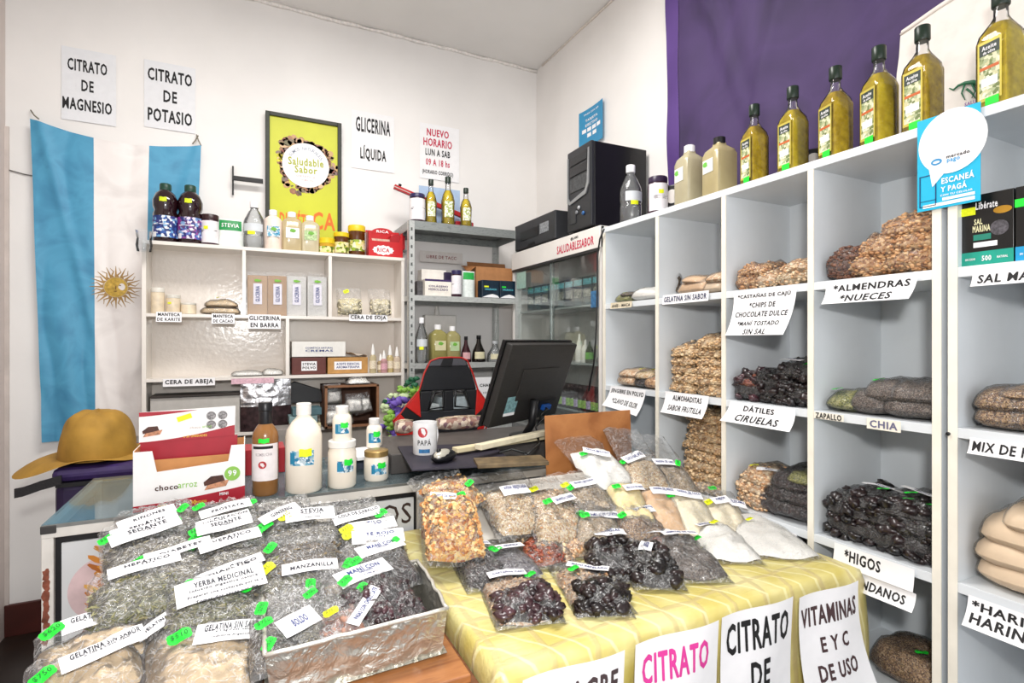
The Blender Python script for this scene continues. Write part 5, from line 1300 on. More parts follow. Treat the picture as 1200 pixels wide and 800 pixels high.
# ------------------------------------------------------------------ glass counter
CX0, CX1, CY0, CY1, CZ = -.452, 1.46, 1.69, 2.19, .95
def counter():
    r = thing('glass_counter', 'white-framed glass display counter with PRODUCTOS lettering on its front', 'counter', (CX0, CY0, 0))
    W, D = CX1 - CX0, CY1 - CY0
    fr = mat('#e3dfd8', .4, var=.06, scale=15); alu = mat('#8c8d8a', .35, .5, var=.1, scale=30); dk = mat('#141214', .5, var=.1); pn = mat('#d9dbdc', .35, var=.03, scale=5)
    MB().box(0, W, 0, D, 0, .08).build('plinth', mat('#2b2623', .6, var=.2), r)
    for x in (0, W * .5 - .012, W - .024): MB().box(x, x + .024, -.004, .02, .08, CZ - .008).build('post', fr, r, bevel=.002)
    MB().box(.0, .024, D - .024, D, .08, CZ - .008).build('post', fr, r, bevel=.002)
    MB().box(0, W, -.006, .02, CZ - .034, CZ - .008).build('top_rail', fr, r, bevel=.002)
    MB().box(0, W, -.008, -.001, CZ - .009, CZ - .001).build('top_edge_strip', alu, r)
    MB().box(-.001, .03, -.01, .0, CZ - .022, CZ - .002).build('corner_cap', mat('#3c3a39', .5), r, bevel=.002)
    MB().box(0, .02, .02, D - .02, CZ - .034, CZ - .008).build('side_rail', fr, r, bevel=.002)
    MB().box(.024, W - .024, .010, .014, .08, CZ - .034).build('dark_backing', dk, r)
    for a, c in ((.034, W * .5 - .022), (W * .5 + .022, W - .034)):
        MB().box(a + .004, c, .002, .008, .09, CZ - .052).build('front_panel', pn, r)
    MB().box(.002, .006, .024, D - .024, .08, CZ - .034).build('side_panel', mat('#6d8796', .2, var=.05), r)
    MB().box(.024, W - .024, .02, D - .02, .78, .79).build('inner_shelf', mat('#c9cac6', .4, var=.05), r)
    MB().box(.024, W - .024, D - .02, D - .012, .08, CZ - .01).build('back_panel', mat('#bdbdb8', .4, var=.05), r)
    MB().box(0, W, -.004, D, CZ - .007, CZ).build('glass_top', film(.10, .8, .03, (.72, .85, .90), bump=.02, bscale=10), r)
    # lettering and fruit picture stuck on the front
    a = onY(441, 603, CY0); c = onY(482, 603, CY0); wl = (c.x - a.x) / 2 * .95
    l = letters(r, [('PRODUCTOS', 0, 0, wl * 9.3, .066)], mat('#3b2a24', .6, var=0), off=.0004, bold=False); l.matrix_basis = frame(V((c.x - CX0 - wl * 4.65, .0012, onY(462, 603, CY0).z)), (1, 0, 0), (0, 0, 1))
    p = onY(128, 688, CY0 + .002); R = .085
    n = 36
    dm = MB().lathe([(R, 0), (R, .0006)], n).build('bowl_picture', mat('#d9bfc0', .5, var=.15, scale=14), r, M=frame(V((p.x - CX0, .0016, p.z)), (1, 0, 0), (0, 0, 1)))
    rr = random.Random(5); b = MB()
    for i in range(40):
        x, y = rr.gauss(.0, .022), rr.gauss(0, .04); s = .014 + .012 * rr.random(); q = rr.random() * 3; 
        b.add([(x + s * cos(w + q) * 1.3 * cos(.8), y + s * sin(w) * .7, .0011 + i * .00001) for w in [2 * pi * k / 7 for k in range(7)]], [tuple(range(7))])
    b.build('fruit_print', pieces(['#c77a2c', '#dd9a3c', '#a4561f', '#e6b25c', '#8a4a22']), dm)
    b = MB(); z = onY(52, 705, CY0).z
    for i in range(7): b.blob((.006 + rr.random() * .006, -.0042, z - .09 + i * .026), .007, .0008, .016, i, .6)
    b.build('rust_patch', mat('#8a4c38', .7, var=.3, scale=60), r)
    # papers lying inside, seen through the glass
    for x, y, w, h, a_ in ((.12, .25, .12, .09, .2), (.98, .12, .2, .14, .1), (1.2, .2, .16, .2, -.2)):
        MB().box(-w / 2, w / 2, -h / 2, h / 2, 0, .001).build('paper', PAPER, r, M=Matrix.Translation((x, y, .792)) @ Matrix.Rotation(a_, 4, 'Z'))
counter()

# ------------------------------------------------------------------ things on the counter
def on_counter(px, py, z=CZ): return onZ(px, py, z)

def choco_box():
    a = onY(156, 600, 1.705); c = onY(287, 590, 1.705)
    W = c.x - a.x; D = .125; H = .158
    r = thing('snack_box', 'white and red chocoarroz display box with its header card up', 'box', (a.x, 1.705, CZ))
    wh = mat('#f1efee', .4, var=.02); red = mat('#a81c2e', .4, var=.06, scale=20); kr = mat('#c98e56', .7, var=.06)
    # front wall with the lowered window
    MB().prism([(0, 0), (W, 0), (W, H), (W * .87, H), (W * .84, H * .72), (W * .2, H * .64), (W * .16, H), (0, H)], 0, .002, M=frame((0, 0, 0), (1, 0, 0), (0, 0, 1))).build('front_wall', wh, r)
    n = 24
    wave = [(0, 0), (W, 0), (W, H * .26)] + [(W * (1 - i / n), H * (.10 + .16 * (1 - i / n) ** 1.6)) for i in range(1, n + 1)]
    MB().prism(wave, .002, .0026, M=frame((0, 0, 0), (1, 0, 0), (0, 0, 1))).build('red_wave', red, r)
    for x in (0, W - .002): MB().box(x, x + .002, 0, D, 0, H * 1.02).build('side_wall', wh, r)
    MB().box(.002, .0035, .002, D - .002, .002, H * 1.02).box(W - .0035, W - .002, .002, D - .002, .002, H * 1.02).build('inner_lining', kr, r)
    MB().box(0, W, D - .002, D, 0, H).build('back_wall', kr, r)
    MB().box(0, W, 0, D, 0, .002).build('bottom', kr, r)
    MB().box(W * .02, W * .98, D * .3, D * .32, .01, H * .8).build('inner_card', kr, r)
    # folded-back lid: red inside strip then the printed header
    hy = D * .5
    MB().add([(.006, hy, H * .70), (W - .02, hy, H * .78), (W - .02, hy, H * 1.12), (.006, hy, H * 1.1)], [(0, 1, 2, 3)]).build('lid_strip', red, r)
    zb, zt = H * 1.08, H * 1.62
    hM = frame((0, hy - .002, 0), (1, 0, 0), (0, 0, 1)); hw = W * .86
    MB().prism([(.004, zb), (hw + .01, zb + .006), (hw + .012, zt + .006), (.004, zt)], 0, .0025, M=hM).build('header_card', wh, r)
    bw = [(.004, zb), (hw + .01, zb + .006), (hw + .01, zb + (zt - zb) * .42)] + [(hw * (1 - i / n) + .005, zb + (zt - zb) * (.04 + .38 * (1 - i / n) ** 1.8)) for i in range(1, n + 1)]
    MB().prism(bw, .0026, .003, M=hM).build('red_wave', red, r)
    tw2 = [(.004, zt)] + [(.004 + hw * .62 * i / n, zt - (zt - zb) * (.14 - .14 * (i / n) ** 1.5)) for i in range(n + 1)]
    MB().prism(tw2, .0026, .003, M=hM).build('red_wave', red, r)
    # bar pictures
    def bar(M, x, y, s):
        MB().prism([(x, y), (x + s, y + s * .12), (x + s * 1.15, y + s * .45), (x + s * .15, y + s * .3)], .003, .0034, M=M).build('wafer_print', mat('#c98d6a', .5, var=.3, scale=120), r)
        MB().prism([(x, y + s * .22), (x + s * .95, y + s * .42), (x + s * .85, y + s * .72), (x + s * .3, y + s * .7), (x - s * .04, y + s * .42)], .0034, .0038, M=M).build('chocolate_print', mat('#4b2618', .4, var=.3, scale=100), r)
    fM = frame((0, -.0005, 0), (1, 0, 0), (0, 0, 1))
    bar(fM, W * .62, H * .25, W * .2); bar(hM, W * .05, zb + (zt - zb) * .2, W * .15)
    tl = lambda s, x, y, w, h, m, M, b=True: setattr(letters(r, [(s, x, y, w, h)], m, off=.0042, bold=b), 'matrix_basis', M)
    gr = mat('#8cc152', .5, var=0); ye = mat('#f0c04a', .5, var=0)
    tl('choco', W * .285, H * .37, W * .2, H * .09, mat('#4a2a20', .5, var=0), fM); tl('arroz', W * .47, H * .37, W * .17, H * .075, gr, fM, False)
    MB().lathe([(W * .075, 0), (W * .075, .001)], 30).build('green_seal', gr, r, M=fM @ Matrix.Translation((W * .88, H * .5, .0036)))
    tl('99', W * .88, H * .51, W * .08, H * .1, PAPER, fM @ Matrix.Translation((0, 0, .001)))
    tl('DISPLAY x 30 UNIDADES', W * .52, H * .065, W * .24, H * .035, ye, fM); tl('30', W * .52, H * .068, W * .05, H * .075, ye, fM @ Matrix.Translation((0, 0, .0006))); tl('MINI', W * .8, H * .16, W * .08, H * .05, PAPER, fM)
    tl('choco', W * .52, zb + (zt - zb) * .42, W * .1, H * .04, mat('#b9a7a0', .5, var=0), hM, False); tl('arroz', W * .66 - W * .03, zb + (zt - zb) * .42, W * .09, H * .035, gr, hM, False)
    tl('x 30 UNIDADES', W * .52, zb + (zt - zb) * .14, W * .22, H * .04, ye, hM)
    for i in range(4):
        MB().lathe([(W * .046, 0), (W * .046, .0008)], 24).build('warning_seal', mat('#8f8c8d', .5, var=.5, scale=200), r, M=hM @ Matrix.Translation((W * (.67 + .11 * (i % 2)), zb + (zt - zb) * (.78 - .3 * (i // 2)), .003)))
    MB().lathe([(W * .045, 0), (W * .045, .0008)], 20, sy=.5).build('medal_print', ye, r, M=fM @ Matrix.Translation((W * .25, H * .05, .003)))
    MB().box(-.018, .018, -.007, .007, 0, .0008).build('price_sticker', LIME, r, M=hM @ Matrix.Translation((W * .42, zt - .02, .004)) @ Matrix.Rotation(.3, 4, 'Z'))
choco_box()

def lab_patch(b, r, z0, z1, a0, a1, n=14, off=.0006, wob=0):
    b.grid(lambda u, v: ((r + off) * cos(a0 + (a1 - a0) * u), (r + off) * sin(a0 + (a1 - a0) * u), z0 + (z1 - z0) * v + wob * sin(u * 9)), n, 4); return b

def wrap_text(parent, s, r, zc, ac, w, h, m, off=.0012, bold=True, up=False):
    vs, fs = text_geo(s, bold)
    if up: q = [(-y * w, x * h) for x, y in vs]
    else: q = [(x * w, y * h) for x, y in vs]
    return MB().add([((r + off) * cos(ac + x / r), (r + off) * sin(ac + x / r), zc + y) for x, y in q], fs).build('lettering', m, parent)

FACE = -pi / 2 - .15     # label faces the room

def bottle(name, label, loc, prof, m, cap=None, capm=PAPER, rz=0, group=None, cat='bottle', n=26, sq=0, bands=None, inner=None, innerm=None, sx=1, sy=1):
    r = thing(name, label, cat, loc, rz, group)
    MB().lathe(prof, n, sq=sq, sx=sx, sy=sy).build('body', m, r, smooth=True, auto=True)
    if inner: MB().lathe(inner, n, sq=sq if not hasattr(sq, '__len__') else sq[:len(inner)], sx=sx, sy=sy).build('contents', innerm, r, smooth=True, auto=True)
    if cap: MB().lathe(cap, 20).build('cap', capm, r, smooth=True, auto=True)
    return r

CARD_BLUE = grain(['#2c7fa8', '#4aa0c4', '#dfe9ee', '#6fa8c0', '#b8c8d0', '#3f6f8c', '#e9eef0'], 120, .02, .5)
COC = mat('#f0e6d6', .35, var=.02, scale=10)
GOLD = mat('#b99a62', .3, .7, var=.05)
def coconut_label(r, rad, z0, z1, ac, span, tagm=LIME):
    lo = lab_patch(MB(), rad, z0, z1, ac - span / 2, ac + span / 2).build('label', CARD_BLUE, r, smooth=True)
    lab_patch(MB(), rad, z0 + (z1 - z0) * .1, z0 + (z1 - z0) * .9, ac - span / 2, ac - span * .28, 4, off=.0009).build('map_print', mat('#2181a6', .5), lo, smooth=True)
    wrap_text(lo, 'COCO', rad, z0 + (z1 - z0) * .5, ac + span * .12, rad * span * .45, (z1 - z0) * .25, mat('#1e5c86', .5, var=0))
    lab_patch(MB(), rad, z0 + (z1 - z0) * .6, z1 + (z1 - z0) * .12, ac - span * .1, ac + span * .4, 8, off=.0016, wob=.0012).build('price_sticker', tagm, lo, smooth=True)

p = on_counter(356, 574)
r = bottle('milk_bottle', 'large cream-coloured plastic bottle with a white cap on the counter', p, [(.047, 0), (.052, .006), (.052, .165), (.048, .185), (.034, .208), (.021, .222), (.019, .232)], COC,
           [(.0195, .228), (.0215, .23), (.0215, .262), (.019, .264)], mat('#f2efea', .4))
coconut_label(r, .052, .085, .128, FACE - .05, 1.35)
p = on_counter(401, 569)
r = bottle('cream_jar', 'wide glass jar of white cream with a broad white lid on the counter', p, [(.038, 0), (.042, .006), (.0425, .108), (.038, .120), (.038, .126)], COC,
           [(.0395, .122), (.0415, .124), (.0415, .142), (.039, .144)], mat('#efece6', .4), cat='jar')
coconut_label(r, .0425, .05, .085, FACE + .25, 1.2, GREEN)
r = bottle('small_bottle', 'small white-capped bottle standing on the lid of the cream jar', p + V((.0, 0, .1445)), [(.027, 0), (.029, .004), (.029, .062), (.026, .074), (.017, .083), (.017, .086)], COC,
           [(.018, .082), (.0195, .084), (.0195, .104), (.018, .105)], mat('#f2f0ec', .4))
coconut_label(r, .029, .022, .052, FACE - .0, 1.5, GREEN)
p = on_counter(441, 561)
r = bottle('cream_jar', 'short jar of white cream with a gold lid on the counter', p, [(.035, 0), (.039, .006), (.039, .068), (.036, .076), (.036, .08)], COC,
           [(.0365, .076), (.0385, .078), (.0385, .094), (.036, .096)], GOLD, cat='jar')
coconut_label(r, .039, .022, .056, FACE + .2, 1.3, GREEN)
p = onY(440, 560, 1.98); p.z = CZ
tag(MB().box(-.13, .07, -.05, .07, 0, .045).build('letter_tray', mat('#4c5060', .4, var=.1), bevel=.003, M=Matrix.Translation((p.x, p.y, CZ + .001)) @ Matrix.Rotation(.15, 4, 'Z')), 'dark grey-blue folder stack behind the gold-lidded jar', 'folder')
tag(MB().box(-.12, .09, -.10, .06, 0, .012).build('paper_stack', PAPER, bevel=.001, M=Matrix.Translation((p.x + .01, p.y - .01, CZ + .048)) @ Matrix.Rotation(.2, 4, 'Z')), 'stack of white papers lying on the dark folders', 'paper')
r = bottle('small_bottle', 'small white-capped bottle behind the gold-lidded jar', V((p.x, p.y + .02, CZ + .062)), [(.027, 0), (.029, .004), (.029, .062), (.026, .074), (.017, .083), (.017, .086)], COC,
           [(.018, .082), (.0195, .084), (.0195, .104), (.018, .105)], mat('#f2f0ec', .4))
coconut_label(r, .029, .018, .055, FACE - .0, 1.6, GREEN)
# amber kombucha bottle
p = on_counter(311, 578)
amb = mat('#8f6236', .12, var=.06, scale=20, coat=.3)
r = bottle('kombucha_bottle', 'amber bottle with black neck sleeve and white apple label on the counter', p, [(.032, 0), (.036, .006), (.036, .165), (.034, .182), (.024, .2), (.016, .21)], amb,
           [(.018, .198), (.0185, .2), (.0175, .245), (.0195, .247), (.0195, .268), (.018, .27)], mat('#17171b', .35))
lo = lab_patch(MB(), .036, .045, .152, FACE - 1.35, FACE + 1.25).build('label', mat('#ece4e4', .5), r, smooth=True)
lab_patch(MB(), .036, .138, .146, FACE - .9, FACE + .7, off=.0012).build('black_bar', INK, lo)
wrap_text(lo, 'KOMBUCHA', .036, .122, FACE, .045, .009, mat('#9a8f92', .5, var=0), bold=False)
b = MB(); a0 = FACE - .1
b.add([(.0374 * cos(a0 + .011 * cos(t) / .036), .0374 * sin(a0 + .011 * cos(t) / .036), .092 + .011 * sin(t)) for t in [2 * pi * i / 16 for i in range(16)]], [tuple(range(16))])
b.build('apple_print', mat('#b5353a', .5, var=.3, scale=150), lo)
lab_patch(MB(), .036, .155, .168, FACE - .4, FACE + .4, off=.0015, wob=.001).build('price_sticker', GREEN, r)
# mug, mouse pad, mouse
DZ = 1.02
tag(MB().box(-.02, .80, -.0, .36, 0, DZ - CZ - .003).build('desk_board', mat('#4e4a48', .4, var=.15, scale=20), bevel=.003, M=Matrix.Translation((onY(462, 540, 1.84).x, 1.80, CZ + .001))), 'dark raised desk board on the counter carrying mouse pad and monitor', 'board')
a = onZ(466, 524, DZ); b2 = onZ(483, 552, DZ); c = onZ(604, 545, DZ); d = onZ(575, 520, DZ)
bb = MB(); vs = [(q.x, q.y, z) for z in (DZ, DZ + .004) for q in (b2, c, d, a)]
bb.add(vs, [(3, 2, 1, 0), (4, 5, 6, 7), (0, 1, 5, 4), (1, 2, 6, 5), (2, 3, 7, 6), (3, 0, 4, 7)])
tag(bb.build('mouse_pad', mat('#252130', .6, var=.2, scale=12)), 'dark purple mouse pad under the mug', 'mouse pad')
p = onZ(498, 531, DZ + .004)
r = thing('mug', 'white mug with a red figure and PAPÁ lettering on the mouse pad', 'mug', p)
R = sz(14, p.x, p.y); Hm = sz(37, p.x, p.y)
MB().lathe([(R * .93, 0), (R, .004), (R, Hm), (R * .93, Hm), (R * .93, .01)], 28, cap=False).build('body', mat('#efeff0', .2), r, smooth=True, auto=True)
MB().tube([(R * .9 * cos(.6), R * .9 * sin(.6), Hm * .8), (R * 1.5 * cos(.6), R * 1.5 * sin(.6), Hm * .75), (R * 1.65 * cos(.6), R * 1.65 * sin(.6), Hm * .5), (R * 1.45 * cos(.6), R * 1.45 * sin(.6), Hm * .25), (R * .9 * cos(.6), R * .9 * sin(.6), Hm * .2)], .006, 8).build('handle', mat('#efeff0', .2), r, smooth=True)
b = MB(); a0 = FACE - .35
b.add([((R + .0008) * cos(a0 + .4 * cos(t)), (R + .0008) * sin(a0 + .4 * cos(t)), Hm * .72 + Hm * .16 * sin(t)) for t in [2 * pi * i / 20 for i in range(20)]], [tuple(range(20))])
b.build('red_figure', mat('#c23a40', .5, var=.2, scale=80), r)
wrap_text(r, 'PAPÁ', R, Hm * .42, a0 + .15, R * 1.1, Hm * .2, INK); lab_patch(MB(), R, Hm * .08, Hm * .2, a0 - .3, a0 + .6, off=.001).build('blue_print', mat('#3474a8', .5, var=.2, scale=100), r)
p = onZ(520, 540, DZ + .004)
r = thing('computer_mouse', 'black and silver computer mouse on the mouse pad', 'mouse', M=Matrix.Translation(p + V((0, 0, 0))) @ Matrix.Rotation(-.9, 4, 'Z'))
MB().blob((0, .0, .016), .032, .056, .02, 1, .02, 12).build('shell', mat('#17171a', .3), r, smooth=True)
MB().blob((.004, -.012, .021), .022, .042, .019, 1, .02, 12).build('top_cover', mat('#bdb9ac', .3, .3), r, smooth=True)
MB().lathe([(.007, -.004), (.007, .004)], 12, M=Matrix.Translation((.004, -.034, .038)) @ Matrix.Rotation(pi / 2, 4, 'Y')).build('wheel', BLACK, r, smooth=True)
# rulers / wooden mouldings
def stick(name, label, A, B, w, h, m, z=DZ + .03):
    A, B = onZ(*A, z), onZ(*B, z); d = B - A
    return tag(MB().box(0, d.length, -w / 2, w / 2, 0, h).build(name, m, bevel=.002, M=Matrix.Translation(A) @ Matrix.Rotation(atan2(d.y, d.x), 4, 'Z')), label, 'wood strip')
stick('wood_strip', 'long cream wooden moulding lying below the monitor', (533, 530), (636, 514), .035, .016, mat('#d8cba6', .5, var=.08), DZ + .012)
stick('wood_strip', 'second cream moulding lying behind the first one', (560, 527), (640, 509), .03, .018, mat('#e0d6ba', .5, var=.08), DZ + .03)
q = onZ(560, 548, DZ + .004)
tag(MB().box(0, .22, 0, .10, 0, .012).build('envelope_pile', mat('#6b5a40', .6, var=.3, scale=30), bevel=.002, M=Matrix.Translation((q.x, q.y, DZ + .001)) @ Matrix.Rotation(-.25, 4, 'Z')), 'small pile of brown envelopes in front of the mouldings', 'envelopes')
floral = grain(['#c8b7a6', '#dccdbc', '#9a7468', '#b39a8a', '#7a5a60', '#d6c4b0'], 60, .05, .7)
for px0, px1, py0, lab, s in ((466, 485, 524, 'short floral-patterned pouch left of the mug', 1), (515, 568, 522, 'long floral-patterned pencil case behind the mouse', 2)):
    A = onY(px0, py0, 2.13); B = onY(px1, py0, 2.13)
    w = B.x - A.x
    r = thing('floral_pouch', lab, 'pouch', (A.x, 2.13, DZ + .001))
    MB().grid(lambda u, v: (w * u, .03 * cos(v * pi * 2) + .03, .032 + .030 * sin(v * pi * 2) * (1 - .3 * abs(2 * u - 1) ** 3)), 16, 16).build('fabric', floral, r, smooth=True)
    MB().add([(0, .03 + .03 * cos(t), .032 + .021 * sin(t)) for t in [2 * pi * i / 14 for i in range(14)]], [tuple(range(14))]).add([(w, .03 + .03 * cos(t), .032 + .021 * sin(t)) for t in [2 * pi * i / 14 for i in range(14)]], [tuple(range(14))]).build('end_panel', floral, r)
    MB().tube([(0, .01, .058), (w * .5, .008, .062), (w, .01, .058)], .0022, 6).build('zip', mat('#c0b090', .4, .4), r, smooth=True)

# ------------------------------------------------------------------ monitor seen from behind
def monitor():
    d0 = 1.93; q = ray(572, 502); BL = CAMP + q * d0
    wd = (RGT * .58 + FWD * .815).normalized(); a = (-RGT * .815 + FWD * .58)
    up = (V((0, 0, 1)) * .94 - a * .34).normalized()
    M = frame(BL, wd, up)     # local z = wd x up: faces the room (the back of the monitor)
    r = thing('computer_monitor', 'black flat monitor seen from behind on the counter, tilted back', 'monitor', M=M)
    W, H = .47, .32
    back = streak(['#171615', '#252321', '#1d1b1a'], 30, (1, 12, 1), .55, .25)
    MB().box(0, W, 0, H, -.03, 0).build('back_shell', back, r, bevel=.004)
    MB().box(-.006, W + .006, -.006, H + .006, -.045, -.03).build('bezel', mat('#0e0e10', .25), r, bevel=.003)
    MB().box(.01, W - .01, .01, H - .01, -.0455, -.045).build('screen', mat('#0b0d12', .1, var=0), r)
    MB().box(W * .25, W * .8, H * .30, H * .70, 0, .004).build('raised_back', back, r, bevel=.006)
    MB().box(W * .64, W * .9, H * .05, H * .26, -.001, .004).build('port_recess', BLACK, r)
    MB().box(.07, .14, .05, .115, 0, .0008).build('rating_sticker', mat('#7ba3a8', .5, var=.3, scale=90), r)
    MB().box(.07, .14, .038, .05, 0, .001).build('barcode_strip', PAPER, r)
    MB().tube([(W * .72, H * .16, .006), (W * .7, H * .17, .03), (W * .62, H * .12, .034), (W * .66, -.02, .02)], .0045, 8).build('video_cable', mat('#20211f', .4), r, smooth=True)
    MB().box(W * .68, W * .8, H * .13, H * .2, .004, .02).build('video_plug', mat('#1c4f9a', .4), r, bevel=.002)
    MB().tube([(W * .5, H * .3, .015), (W * .52, 0, .03), (W * .55, -.10, -.0)], .016, 8).build('stand_arm', mat('#1a1a1c', .4), r, smooth=True)
    p = BL + wd * (W * .55); 
    s = MB().lathe([(.09, 0), (.088, .01), (.03, .016)], 24)
    so = s.build('stand_base', BLACK, r, smooth=True, auto=True)
    so.matrix_basis = M.inverted() @ Matrix.Translation((p.x + .01, p.y - .01, DZ + .001))
monitor()
tag(MB().tube([onZ(x, y, z) for x, y, z in ((640, 486, 1.12), (628, 500, 1.07), (632, 520, 1.03), (618, 532, 1.03), (600, 526, 1.03), (585, 530, 1.03))], .004, 6).build('monitor_cable', BLACK, smooth=True), 'black cables looping below the monitor on the counter', 'cable')

# brown hardboard leaning on the counter
A = onY(638, 487, 1.675); B = onY(738, 480, 1.675)
w = B.x - A.x; ang = atan2(B.z - A.z, w)
M = frame(V((A.x, 1.672, A.z)), (cos(ang), 0, sin(ang)), (0, .06, 1))
tag(MB().box(0, w / cos(ang), -.315, 0, -.004, .0).build('brown_board', streak(['#a86a3a', '#bb7d49', '#b07241', '#9a5f33'], 7, (1, 1, 1), .45, .05), bevel=.001, M=M), 'square brown hardboard sheet leaning against the counter behind the powders', 'board')

# ------------------------------------------------------------------ gaming chair
def chair():
    Yc = 2.72; s = dep(1.0, 2.72) / FPX     # metres per pixel there
    c0 = onY(528, 420, Yc)
    X = lambda px: (px - 528) * s; Z = lambda py: c0.z - (py - 420) * s
    r = thing('gaming_chair', 'black and red gaming chair with a winged back behind the counter', 'chair', (c0.x, Yc, 0), -.08)
    blk = mat('#1b1c20', .38, var=.08, scale=30, bump=.1, bscale=200); red = mat('#c8241f', .35, var=.06, scale=30); dk2 = mat('#101013', .4); gry = mat('#4a4a50', .45)
    FR = frame((0, 0, 0), (1, 0, 0), (0, 0, 1))
    P_ = lambda pts: [(X(x), Z(y)) for x, y in pts]
    def panel(name, pts, t0, t1, m, bv=.006): return MB().prism(P_(pts)[::-1], t0, t1, M=FR).build(name, m, r, bevel=bv, smooth=False)
    L_o = [(504, 422), (497, 436), (491, 456)]; R_o = [(547, 422), (554, 438), (560, 457)]
    panel('head_panel', [(512, 420.5), (540, 420.5), (547, 423), (554, 438), (560, 457), (493, 457), (497, 437), (504, 423)], -.045, .0, blk)
    panel('head_cap', [(514, 419), (540, 419), (546, 422), (548, 429), (500, 429), (505, 422)], -.04, .006, gry)
    panel('cap_stripe', [(519, 419.5), (531, 419.5), (529, 429), (515, 429)], -.03, .008, dk2, .002)
    panel('centre_bar', [(521, 457), (532, 457), (532, 481), (520, 481)], -.045, 0, blk)
    panel('left_bar', [(493, 457), (507, 457), (502, 481), (490, 481)], -.045, 0, blk)
    panel('right_bar', [(547, 457), (560, 457), (564, 481), (552, 481)], -.045, 0, blk)
    panel('lower_back', [(490, 480), (564, 480), (566, 545), (488, 545)], -.05, 0, mat('#25272c', .4, var=.06, bump=.1, bscale=200))
    panel('red_wing', [(491, 457), (493, 487), (476, 474)], -.04, .008, red, .003)
    panel('black_wing', [(476, 474), (493, 487), (494, 492), (482, 498), (470, 482)], -.04, .006, dk2, .003)
    panel('red_wing', [(470, 482), (483, 497), (487, 508), (486, 520), (466, 506), (462, 490)], -.04, .01, red, .003)
    panel('red_wing', [(560, 457), (573, 475), (558, 488)], -.04, .008, red, .003)
    panel('black_wing', [(573, 475), (576, 484), (572, 500), (560, 502), (558, 488)], -.04, .006, dk2, .003)
    panel('red_wing', [(570, 500), (563, 518), (556, 520), (562, 500)], -.04, .01, red, .003)
    out = [(462, 490), (470, 481), (476, 473), (491, 456), (497, 436), (504, 422.5), (514, 419), (528, 418.5), (541, 419), (548, 422.5), (555, 438), (561, 457), (574, 475), (577, 485), (573, 500), (564, 520)]
    MB().tube([(X(x), -.004, Z(y)) for x, y in out], .005, 6).build('red_piping', mat('#b3261f', .4), r, smooth=True)
    for hole in ([(509, 459), (519, 458), (519, 476), (502, 478)], [(534, 458), (544, 459), (551, 478), (533, 476)]):
        pts = [(X(x), -.004, Z(y)) for x, y in hole + [hole[0]]]
        MB().tube(pts, .007, 6).build('hole_rim', dk2, r, smooth=True)
    MB().box(-.26, .26, -.47, .0, .44, .54).build('seat', blk, r, bevel=.03)
    for sx in (-1, 1): MB().box(sx * .30 - .04, sx * .30 + .04, -.36, -.08, .68, .71).box(sx * .30 - .02, sx * .30 + .02, -.25, -.19, .5, .68).build('armrest', dk2, r, bevel=.008)
    MB().lathe([(.03, .1), (.03, .44)], 12, M=Matrix.Translation((0, -.22, 0))).build('gas_lift', dk2, r, smooth=True)
    for k in range(5):
        a_ = 2 * pi * k / 5; e = (.3 * cos(a_), -.22 + .3 * sin(a_), .07)
        lg = MB().tube([(0, -.22, .13), e], [.03, .02], 8).build('base_leg', dk2, r, smooth=True)
        MB().lathe([(.028, -.015), (.028, .015)], 14, M=Matrix.Translation((e[0], e[1], .03)) @ Matrix.Rotation(pi / 2, 4, 'X')).build('castor', dk2, lg, smooth=True)
chair()

# purple and green gift bag / wrapping hanging by the chair
def wrap():
    Yw = 2.92
    c = onY(470, 500, Yw)
    r = thing('artificial_flowers', 'bunch of purple and lime artificial flowers left of the gaming chair', 'flowers', (c.x, Yw, 0))
    rr = random.Random(4)
    col = {'purple_petals': mat('#7a5fc0', .5, var=.2, scale=30), 'lime_leaves': mat('#8fc050', .5, var=.25, scale=30), 'pale_petals': mat('#cfe0b0', .5, var=.15, scale=30), 'dark_leaves': mat('#2c6a4a', .5, var=.2)}
    spots = {'purple_petals': [(460, 473, 9), (473, 470, 8), (468, 482, 8), (458, 505, 7), (465, 500, 6), (462, 512, 5)], 'lime_leaves': [(455, 492, 8), (457, 500, 7), (462, 517, 8), (472, 458, 6), (485, 456, 7), (468, 522, 7)],
             'pale_petals': [(452, 478, 6), (474, 462, 7), (460, 464, 5), (476, 476, 4)], 'dark_leaves': [(480, 447, 5), (484, 450, 6), (452, 470, 4)]}
    for k, l in spots.items():
        b = MB()
        for (px, py, sp) in l:
            q = onY(px, py, Yw) - V(r.location); s = sz(sp, q.x + c.x, Yw)
            for i in range(7):
                d = V((rr.gauss(0, .5), rr.gauss(0, .5), rr.gauss(0, .6)))
                b.blob((q.x + d.x * s * .8, q.y + d.y * s * .6, q.z + d.z * s * .8), s * .6, s * .18, s * .42, rr.randint(0, 99), .7, 6, None)
        b.build(k, col[k], r, smooth=True, kind='stuff')
    MB().tube([(0, 0, 0), (0, 0, .5), (.0, 0, onY(470, 515, Yw).z)], .015, 8).build('stem', mat('#3c6a3a', .6), r, smooth=True)
    MB().lathe([(.10, 0), (.12, .25), (.13, .3)], 16).build('vase', mat('#5b4b42', .5, var=.2), r, smooth=True)
wrap()

